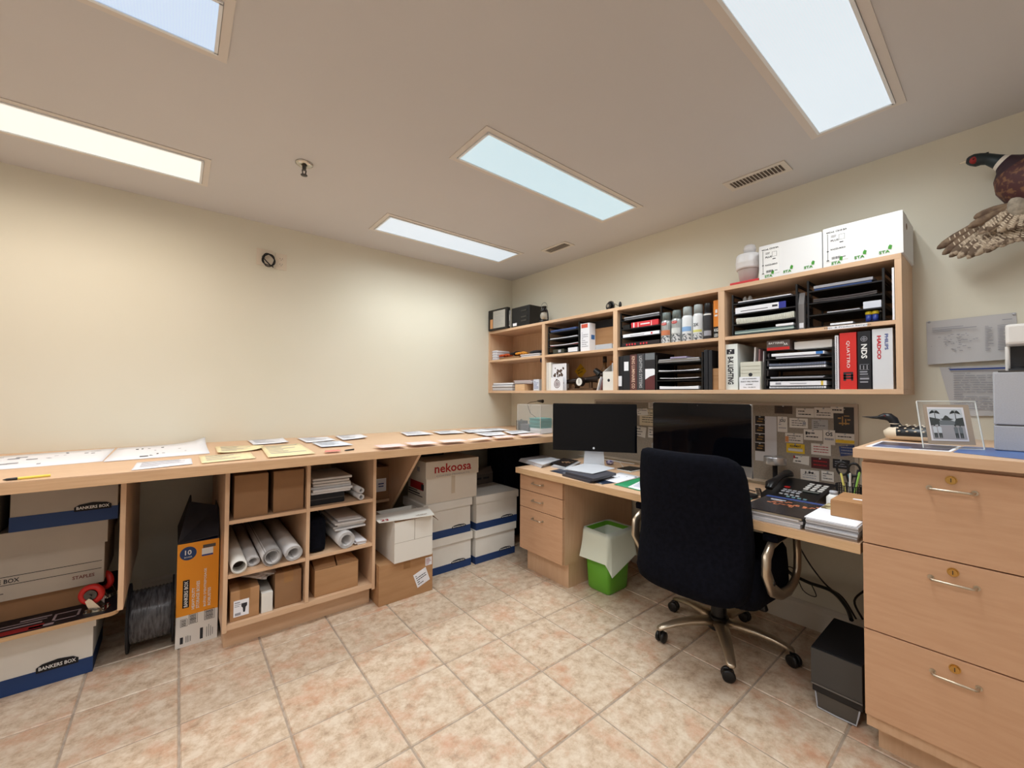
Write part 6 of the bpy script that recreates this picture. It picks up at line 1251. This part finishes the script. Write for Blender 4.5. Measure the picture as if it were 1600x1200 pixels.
for s in (-1, 1):
    y = -2.352-HY+s*.305; mb = MB(); ring = [(-.83, .54), (-.825, .60), (-.78, .638), (-.70, .648), (-.60, .648), (-.51, .640), (-.465, .61), (-.45, .53), (-.455, .46), (-.49, .415), (-.57, .395), (-.67, .405), (-.77, .455)]
    n = len(ring); vs = []
    for i, (x, z) in enumerate(ring):
        a, b = ring[i-1], ring[(i+1) % n]; tx, tz = b[0]-a[0], b[1]-a[1]; l = math.hypot(tx, tz); nx, nz = -tz/l, tx/l
        w_ = .03 if z > .6 else (.05 if x < -.75 else .038)
        for k in range(8):
            q = 2*PI*k/8; vs.append((x-HX+nx*math.cos(q)*w_*.6, y+math.sin(q)*.016, z+nz*math.cos(q)*w_*.6))
    mb._f(vs, [(i*8+k, ((i+1) % n)*8+k, ((i+1) % n)*8+(k+1) % 8, i*8+(k+1) % 8) for i in range(n) for k in range(8)], True); build(mb, 'armrest', champagne, t)
    mb = MB(); mb.box(-.79-HX, -.47-HX, y-.030, y+.030, .6525, .688, bev=.012); build(mb, 'arm_pad', black_fab, t)
    mb = MB(); mb.cyl((-.79-HX, y-.018, .49), (-.79-HX, y+.018, .49), .009, n=12); build(mb, 'arm_bolt', black_pl, t)
mb = MB(); mb.cyl((0, 0, .135), (0, 0, .26), .036, n=20); mb.cyl((0, 0, .2605), (0, 0, .33), .026, n=16); mb.lathe([(.05, .075), (.055, .10), (.045, .132), (.0, .134)]); mb.lathe([(0, .07), (.05, .072), (.05, .075)]); build(mb, 'gas_column', black_pl, t)
mb = MB(); mb.box(-.09, .09, -.06, .06, .31, .3395, bev=.006); mb.cyl((.0, -.02, .33), (.0, -.20, .328), .006, n=8); build(mb, 'tilt_mechanism', black_pl, t)
mb = MB(); mb.loft([((0, -.20, .332), .004), ((0, -.20, .30), .006), ((0, -.20, .285), (.016, .012)), ((0, -.20, .25), (.028, .02)), ((0, -.20, .24), (.022, .014))], 12); build(mb, 'tilt_knob', black_pl, t)
for k, ang in enumerate((143, 213, 285, 71, 357)):
    a = math.radians(ang); u_ = Vector((math.cos(a), math.sin(a), 0)); mb = MB()
    sec = [(.03, .108, .038, .024), (.09, .112, .034, .023), (.16, .108, .029, .021), (.23, .097, .025, .018), (.285, .082, .022, .015), (.312, .072, .019, .012), (.32, .068, .008, .006)]
    vs = []; sd = Vector((-u_.y, u_.x, 0))
    for r_, z, w_, h in sec:
        for q in range(10):
            th = 2*PI*q/10; vs.append(tuple(u_*r_+sd*(w_*math.cos(th))+Vector((0, 0, z+h*math.sin(th)*(1 if math.sin(th) < 0 else .75)))))
    mb._f(vs, [(i*10+q, i*10+(q+1) % 10, (i+1)*10+(q+1) % 10, (i+1)*10+q) for i in range(len(sec)-1) for q in range(10)]+[tuple(reversed(range(10)))]+[tuple(range(60, 70))], True); build(mb, 'base_leg', champagne, t)
    cs = bpy.data.objects.new('castor', None); COL.objects.link(cs); cs.parent = t; cs.location = u_*.305; cs.rotation_euler = (0, 0, a+.6+k)
    for s in (-1, 1):
        mb = MB(); mb.lathe([(0, -.009), (.020, -.009), (.0275, -.005), (.0275, .005), (.020, .009), (0, .009)], n=22)
        for v in mb.bm.verts: v.co = Vector((v.co.x-.012, s*.0135+v.co.z, v.co.y+.0278))
        build(mb, 'wheel', black_pl, cs)
    mb = MB(); mb.cyl((0, 0, .045), (0, 0, .068), .007, n=8); mb.box(-.03, .006, -.004, .004, .02, .05, bev=.002); build(mb, 'hood', black_pl, cs)
# ================================================================ on the tall cabinet
TT = 1.0725
def flatq(pts, z, th, label, m, name, cat, world=True):
    c = [P(a, b, 'z', z+th) for a, b in pts]
    for q in c: q.x = max(q.x, -.82); q.y = min(q.y, -2.937)
    base = sum(c, Vector())/len(c); base.z = z; mb = MB(); mb.prism([(q.x-base.x, q.y-base.y) for q in c], (1, 0, 0), (0, 1, 0), (0, 0, 1), th, (0, 0, .0003)); o = build(mb, name, m); o.location = base; return tag(o, label, cat)
flatq([(1352, 697.5), (1486, 706), (1503, 697.5), (1378, 689)], TT, .001, 'dark night-scene poster with a white border on the tall cabinet', white_p, 'poster', 'poster')
o = bpy.data.objects['poster']
def patch(par, pts, z, m, th=.0004):
    c = [P(a, b, 'z', z) for a, b in pts]; mb = MB(); mb.prism([(q.x-par.location.x, q.y-par.location.y) for q in c], (1, 0, 0), (0, 1, 0), (0, 0, 1), th, (0, 0, z-par.location.z)); return build(mb, 'picture', m, par)
patch(o, [(1362, 697), (1482, 704.5), (1496, 697.5), (1380, 690)], TT+.0014, mat('night_print', (54, 50, 66), .3, c2=(90, 84, 100), ns=8))
patch(o, [(1362, 697), (1420, 701), (1426, 698.5), (1372, 694)], TT+.0019, mat('night_blue', (96, 110, 150), .3))
o = flatq([(1489, 706.5), (1640, 722), (1640, 704), (1506, 697.5)], TT, .0008, 'bright blue poster on the tall cabinet under the printer', mat('poster_blue', (58, 92, 156), .3, c2=(80, 116, 176), ns=6), 'poster', 'poster')
# loon decoy
t = thing('loon_decoy', 'carved black and white loon with a long bill on the tall cabinet', 'bird figurine', (-.34, -3.05, TT))
wh = mat('loon_white', (224, 208, 184), .5); bk_ = mat('loon_black', (24, 26, 30), .35)
mb = MB(); mb.loft([((0, .103, .022), .002), ((0, .10, .024), (.018, .016)), ((0, .085, .027), (.032, .026)), ((0, .06, .03), (.042, .030)), ((0, .02, .032), (.05, .032)), ((0, -.04, .033), (.05, .033)), ((0, -.09, .03), (.036, .026)), ((0, -.13, .028), (.014, .010)), ((0, -.14, .03), .002)], 20); o = build(mb, 'body', [bk_, wh], t)
for p in o.data.polygons:
    if p.center.y > .062 or (p.center.z < .018): p.material_index = 1
mb = MB(); mb.loft([((0, .062, .05), (.020, .022)), ((0, .068, .068), (.015, .016)), ((0, .074, .085), (.015, .017)), ((0, .086, .096), (.018, .017)), ((0, .102, .098), (.016, .015)), ((0, .116, .094), (.010, .010)), ((0, .124, .092), .005)], 16); build(mb, 'head', bk_, t)
mb = MB(); mb.loft([((0, .12, .093), (.006, .007)), ((0, .14, .092), (.004, .005)), ((0, .175, .094), .0008)], 10); build(mb, 'bill', bk_, t)
mb = MB(); mb.ell((-.0155, .098, .101), (.002, .003, .003)); build(mb, 'eye', mat('eye_red', (120, 30, 26), .2), t)
mb = MB()
for i in range(7):
    for j in range(4):
        a = math.radians(18+j*22); rr = .052 if abs(i-3) < 3 else .046; y_ = .05-.024*i; mb.ell((-rr*math.cos(a), y_+.006*(j % 2), .032+.034*math.sin(a)), (.004, .005, .003), 6, 4); mb.ell((rr*math.cos(a), y_+.006*(j % 2), .032+.034*math.sin(a)), (.004, .005, .003), 6, 4)
o = build(mb, 'white_spots', wh, t); o['kind'] = 'stuff'
mb = MB(); mb.torus((0, .069, .069), .0162, .0018, 'z', n=20, m=6); build(mb, 'neck_ring', wh, t)
# acrylic photo frame
fb = Vector((-.62, -3.095, TT+.0004)); fr_ = Vector((-.515, -3.235, TT+.0004)); uu = (fr_-fb); fw = uu.length; uu.normalize(); nn = Vector((uu.y, -uu.x, 0))
if nn.dot(CAM-fb) < 0: nn = -nn
vv = (Vector((0, 0, 1))*.97-nn*.24).normalized(); n3 = uu.cross(vv); fh = .172
t = thing('framed_photo', 'clear acrylic frame with a black and white photo of four people and palms', 'photo frame', fb)
mb = MB(); mb.prism([(0, 0), (fw, 0), (fw+.004, fh), (.006, fh)], uu, vv, n3, .004, tuple(-n3*.008)); build(mb, 'back_sheet', mat('acrylic_wall', (235, 240, 240), .08, alpha=.22), t)
mb = MB(); 
ed = mat('acrylic_bright_edge', (214, 218, 214), .25)
for a, b in (((0, 0), (.006, fh)), ((.006, fh), (fw+.004, fh)), ((fw, 0), (fw+.004, fh)), ((0, 0), (fw, 0))):
    p0 = uu*a[0]+vv*a[1]-n3*.002; p1 = uu*b[0]+vv*b[1]-n3*.002; mb.cyl(tuple(p0), tuple(p1), .0022, n=6)
build(mb, 'edge', ed, t)
mb = MB(); mb.prism([(fw*.10, .016), (fw*.88, .016), (fw*.90, fh-.012), (fw*.13, fh-.012)], uu, vv, n3, .001, tuple(-n3*.003)); build(mb, 'mat_board', mat('mat_board', (176, 160, 142), .6), t)
px0, px1, pz0, pz1 = fw*.16, fw*.78, .028, fh-.022
mb = MB(); mb.prism([(px0, pz0), (px1, pz0), (px1+.003, pz1), (px0+.005, pz1)], uu, vv, n3, .0006, tuple(-n3*.0015)); build(mb, 'photo_border', white_p, t)
O_ = -n3*.0006; pw, phh = px1-px0, pz1-pz0; gx = lambda a: px0+.006+(pw-.010)*a; gz = lambda b: pz0+.006+(phh-.012)*b
def pp(poly, m, k): 
    mb = MB(); mb.prism([(gx(a), gz(b)) for a, b in poly], uu, vv, n3, .0002, tuple(O_+n3*.0001*k)); build(mb, 'photo_print', m, t)
g1, g2, g3, g4 = mat('ph_sky', (206, 214, 220), .5), mat('ph_ground', (168, 168, 172), .5), mat('ph_dark', (70, 76, 76), .5), mat('ph_mid', (120, 128, 132), .5)
pp([(0, 0), (1, 0), (1, 1), (0, 1)], g1, 0); pp([(0, 0), (1, 0), (1, .45), (0, .45)], g2, 1); pp([(0, .44), (.35, .5), (.3, .66), (0, .72)], g3, 2); pp([(.66, .46), (1, .44), (1, .72), (.8, .68)], g3, 2)
pp([(.28, .46), (.72, .46), (.74, .58), (.6, .64), (.56, .76), (.46, .76), (.42, .64), (.27, .6)], g4, 3); pp([(.3, .66), (.4, .68), (.48, .78), (.52, .78), (.62, .68), (.72, .66), (.6, .62), (.4, .62)], g3, 4)
for cx_ in (.17, .78):
    pp([(cx_-.012, .5), (cx_+.012, .5), (cx_+.02, .86), (cx_, .86)], g3, 5)
    for k in range(8):
        a = PI*k/7; pp([(cx_, .87), (cx_+.17*math.cos(a), .87+.09*math.sin(a)-.05), (cx_+.10*math.cos(a)+.01, .90+.08*math.sin(a))], g3, 6)
for cx_, c1__, in ((.10, 1), (.24, 0), (.72, 0), (.86, 1)):
    s_ = 1 if cx_ < .5 else 1.1
    pp([(cx_-.05, .2), (cx_+.05, .2), (cx_+.06, .38), (cx_, .42), (cx_-.06, .38)], g1 if cx_ < .5 else g4, 7); pp([(cx_-.04, .04), (cx_-.005, .04), (cx_, .2), (cx_-.05, .2)], g3, 7); pp([(cx_+.01, .04), (cx_+.045, .04), (cx_+.05, .2), (cx_, .2)], g3, 7)
    pp([(cx_+.03*math.cos(q*PI/4), .455+.035*math.sin(q*PI/4)) for q in range(8)], g3, 8)
# printer
t = thing('printer', 'pale grey multifunction printer cut off by the right edge of the photo', 'printer', (-.50, -3.255, TT+.002))
mb = MB(); mb.box(0, .42, -.44, 0, .088, .268, bev=.004); build(mb, 'body', grey_pl, t)
mb = MB(); mb.box(.0, .42, -.44, 0, .0004, .084, bev=.003); build(mb, 'paper_drawer', grey_pl, t)
mb = MB(); mb.box(.006, .41, -.435, -.006, .0845, .0875); mb.box(.0, .012, -.43, -.012, .268, .272); build(mb, 'seam', steel_d, t)
mb = MB(); mb.prism([(.06, .2685), (.42, .2685), (.42, .36), (.10, .36), (.10, .29)], (1, 0, 0), (0, 0, 1), (0, -1, 0), .40, (0, -.035, 0)); build(mb, 'output_bay', mat('printer_dark', (50, 50, 52), .5), t)
mb = MB(); mb.box(.0, .42, -.44, -.03, .361, .43, bev=.008); build(mb, 'scanner_lid', white_pl, t)
mb = MB(); mb.tube([(.10, -.034, .272), (.08, -.034, .30), (.085, -.034, .36)], .006); build(mb, 'side_bracket', white_pl, t)
# papers on the right wall
def wallpaper(name, label, pts, m, seed, blue=False):
    c = [P(a, b, 'x', -.002) for a, b in pts]; ct = sum(c, Vector())/4; t = thing(name, label, 'paper', ct)
    n_, k_ = 10, 5; mb = MB(); vs = []
    for lay in (0, 1):
        for j in range(k_+1):
            for i in range(n_+1):
                u, v = i/n_, j/k_; p = c[0]*(1-u)*(1-v)+c[1]*u*(1-v)+c[2]*u*v+c[3]*(1-u)*v-ct
                bul = .004*math.sin(PI*u)*(.4+(1-v))+(.010*(1-v)**3 if not blue else 0)
                vs.append((p.x-bul-.0006*lay, p.y, p.z))
    q = (n_+1)*(k_+1); fs = []
    for j in range(k_):
        for i in range(n_): a = j*(n_+1)+i; fs += [(a, a+1, a+n_+2, a+n_+1), (q+a, q+a+n_+1, q+a+n_+2, q+a+1)]
    mb._f(vs, fs, True); build(mb, 'sheet', m, t)
    w_ = abs(c[1].y-c[0].y); h_ = c[3].z-c[0].z; R = random.Random(seed); rects = []
    if blue:
        rects = [(a, b, c__+h_*.0, d) for a, b, c__, d in textlines(w_*.8, h_*.75, 16, seed, .25)]; mm = [(-w_*.46, w_*.42, h_*.42, h_*.45)]
        marks(t, (-.0095, 0, 0), UX, VX, mm, blue_ink)
    else:
        rects = [(-w_*.43, -w_*.1, h_*.30, h_*.315), (-w_*.43, w_*.08, h_*.26, h_*.275), (-w_*.43, -w_*.2, h_*.22, h_*.235), (w_*.35, w_*.45, h_*.36, h_*.375)]
        for k in range(16): z = h_*(.25-.034*k); rects += [(w_*.17, w_*(.2+R.random()*.06), z, z+h_*.012), (w_*.30, w_*(.36+R.random()*.08), z, z+h_*.012)]
        for k in range(45): a, b = R.gauss(-w_*.16, w_*.12), R.gauss(-h_*.02, h_*.12); rects.append((a, a+w_*R.uniform(.01, .04), b, b+h_*.012))
    marks(t, (-.0145 if not blue else -.0092, 0, 0), UX, VX, rects, ink_l)
    mb = MB()
    for s in (-1, 1): mb.ell((-.003, s*w_*.47, h_*.47), (.003, .005, .005), 8, 6)
    build(mb, 'pins', grey_pl, t)
wp = mat('wall_sheet', (196, 194, 194), .8)
wallpaper('world_map_sheet', 'wide printed map sheet pinned to the right wall beside the shelf', [(1450, 570), (1592, 561), (1588, 488), (1447, 503)], wp, 1)
wallpaper('printed_notice', 'white notice with a blue header line pinned under the map sheet', [(1490, 650), (1592, 650), (1576, 570), (1468, 574)], wp, 2, True)
# ================================================================ mounted pheasant
t = thing('mounted_pheasant', 'mounted flying pheasant on the right wall, cut by the edge of the photo', 'bird', (0, -3.35, 2.15)); XB = -.13
def Q(a, b, x=XB): return tuple(P(a, b, 'x', x))
k_ = .0025
secs = [(1510, 251.5, 4), (1513, 251, 6.5), (1519, 250, 9), (1528, 250, 10.2), (1537, 248.5, 9), (1546, 249, 8.5), (1554, 251, 9.5), (1562, 253, 11), (1569, 255, 13), (1577, 258, 17), (1586, 265, 27), (1596, 272, 35), (1612, 278, 41), (1640, 284, 43), (1690, 292, 38), (1740, 300, 28), (1790, 306, 16), (1830, 310, 6)]
pc = [mat('pheasant_head', (22, 34, 38), .5), mat('pheasant_white', (214, 206, 194), .7), mat('pheasant_body', (74, 40, 40), .7, c2=(120, 84, 58), ns=55, lo=.5, hi=.62), mat('pheasant_breast', (46, 26, 36), .6)]
mb = MB(); mb.loft([(Q(a, b), r*k_) for a, b, r in secs], 18); o = build(mb, 'body', pc, t, True)
nv = 18; mi = [0]*7+[1]*1+[3]*2+[2]*10
for p in o.data.polygons:
    i = min(p.vertices)//nv; p.material_index = mi[min(i, len(mi)-1)] if len(p.vertices) == 4 else mi[0]
for p in o.data.polygons: p.use_smooth = True
mb = MB(); mb.loft([(Q(1512, 252), .010), (Q(1507, 253), .0065), (Q(1498.5, 256.5), .0008)], 10); build(mb, 'bill', mat('bill_pale', (204, 190, 166), .5), t, True)
mb = MB(); mb.ell(Q(1522, 250, XB-.016), (.010, .014, .016), 12, 8); build(mb, 'face_wattle', mat('wattle_red', (140, 34, 34), .7), t, True)
mb = MB(); mb.ell(Q(1521, 248.5, XB-.026), (.003, .003, .003), 8, 6); build(mb, 'eye', mat('eye_amber', (60, 40, 20), .1), t, True)
mb = MB(); mb.loft([(Q(1538, 243), .007), (Q(1543, 239, XB-.006), .0045), (Q(1545, 237.5, XB-.006), .001)], 8); build(mb, 'ear_tuft', pc[0], t, True)
fe1, fe2 = mat('feather_brown', (104, 86, 70), .8, c2=(176, 158, 136), ns=45, sc=(1, 1, 1), lo=.46, hi=.54), mat('feather_dark', (90, 70, 56), .8, c2=(134, 112, 90), ns=40)
def feather(root, tip, w_, x, m, bars=True, nm='feather'):
    a, b = Vector(Q(*root, x)), Vector(Q(*tip, x-.006)); d = b-a; L_ = d.length; d.normalize(); s = d.cross(Vector((-1, 0, 0))).normalized(); mb = MB()
    pr = [(0, .25), (.15, .6), (.4, .95), (.7, 1), (.88, .8), (.97, .4), (1, .05)]; up = [a+d*(L_*q)+s*(w_*h/2) for q, h in pr]; dn = [a+d*(L_*q)-s*(w_*h/2)+Vector((.002, 0, 0)) for q, h in pr]; md = [a+d*(L_*q)+Vector((-.004, 0, 0)) for q, h in pr]
    n_ = len(pr); vs = [tuple(p) for p in up+md+dn]+[tuple(p+Vector((.0015, 0, 0))) for p in up+md+dn]; fs = []
    for i in range(n_-1):
        for j in range(2): q = j*n_+i; fs += [(q, q+1, q+n_+1, q+n_), (3*n_+q, 3*n_+q+n_, 3*n_+q+n_+1, 3*n_+q+1)]
        fs += [(i, 3*n_+i, 3*n_+i+1, i+1), (2*n_+i, 2*n_+i+1, 5*n_+i+1, 5*n_+i)]
    mb._f(vs, fs, True); o = build(mb, nm, [m, mat('feather_bar', (206, 190, 166), .8)], t, True, recalc=True)
    if bars:
        mb = MB()
        for k in range(7):
            q = .30+.075*k; hh = w_*.40; c__ = a+d*(L_*q)+Vector((-.0048, 0, 0)); 
            mb._f([tuple(c__+s*hh*.9+d*.002), tuple(c__+s*hh*.1+d*.006), tuple(c__+s*hh*.1+d*.010), tuple(c__+s*hh*.9+d*.006)], [(0, 1, 2, 3)], False)
        b_ = build(mb, 'feather_bars', mat('feather_bar', (206, 190, 166), .8), o, recalc=False); b_.data.transform(inv(t)); b_['kind'] = 'stuff'
    return o
tips = [(1463.5, 389), (1472, 398), (1483, 402), (1496, 404), (1511, 404.5), (1524, 400), (1541, 395), (1552, 388.5), (1563, 386.5), (1577, 381), (1590, 378), (1604, 378), (1620, 376)]
for k, tp in enumerate(tips): u = k/12; feather((1573+u*40, 326+u*8), tp, .042, XB-.004-.0022*k, fe1 if k > 1 else fe2)
for k, tp in enumerate([(1521, 341), (1512, 356), (1528, 366), (1543, 362), (1560, 364), (1578, 360), (1596, 358)]): u = k/6; feather((1578+u*28, 318+u*6), tp, .034, XB-.036-.002*k, fe2 if k < 2 else fe1, k > 1)
mb = MB(); mb.ell(Q(1594, 322, XB-.035), (.03, .035, .05), 16, 10); o = build(mb, 'shoulder', mat('shoulder_grey', (140, 130, 116), .9, c2=(170, 158, 140), ns=60), t, True)
for k in range(6):   # tail feathers, outside the frame
    mb = MB(); a = Vector(Q(1820, 309)); b = a+Vector((-.02+.01*k, -.34-.03*abs(k-2.5), -.03+.012*k)); mb.loft([(tuple(a), (.004, .012)), (tuple((a+b)/2), (.003, .014)), (tuple(b), .002)], 8); build(mb, 'tail_feather', fe1, t, True)
mb = MB(); c_ = P(1640, 284, 'x', XB); mb.cyl((c_.x+.05, c_.y, c_.z), (-.001, c_.y, c_.z), .02, n=12); build(mb, 'wall_mount', black_mat, t, True)
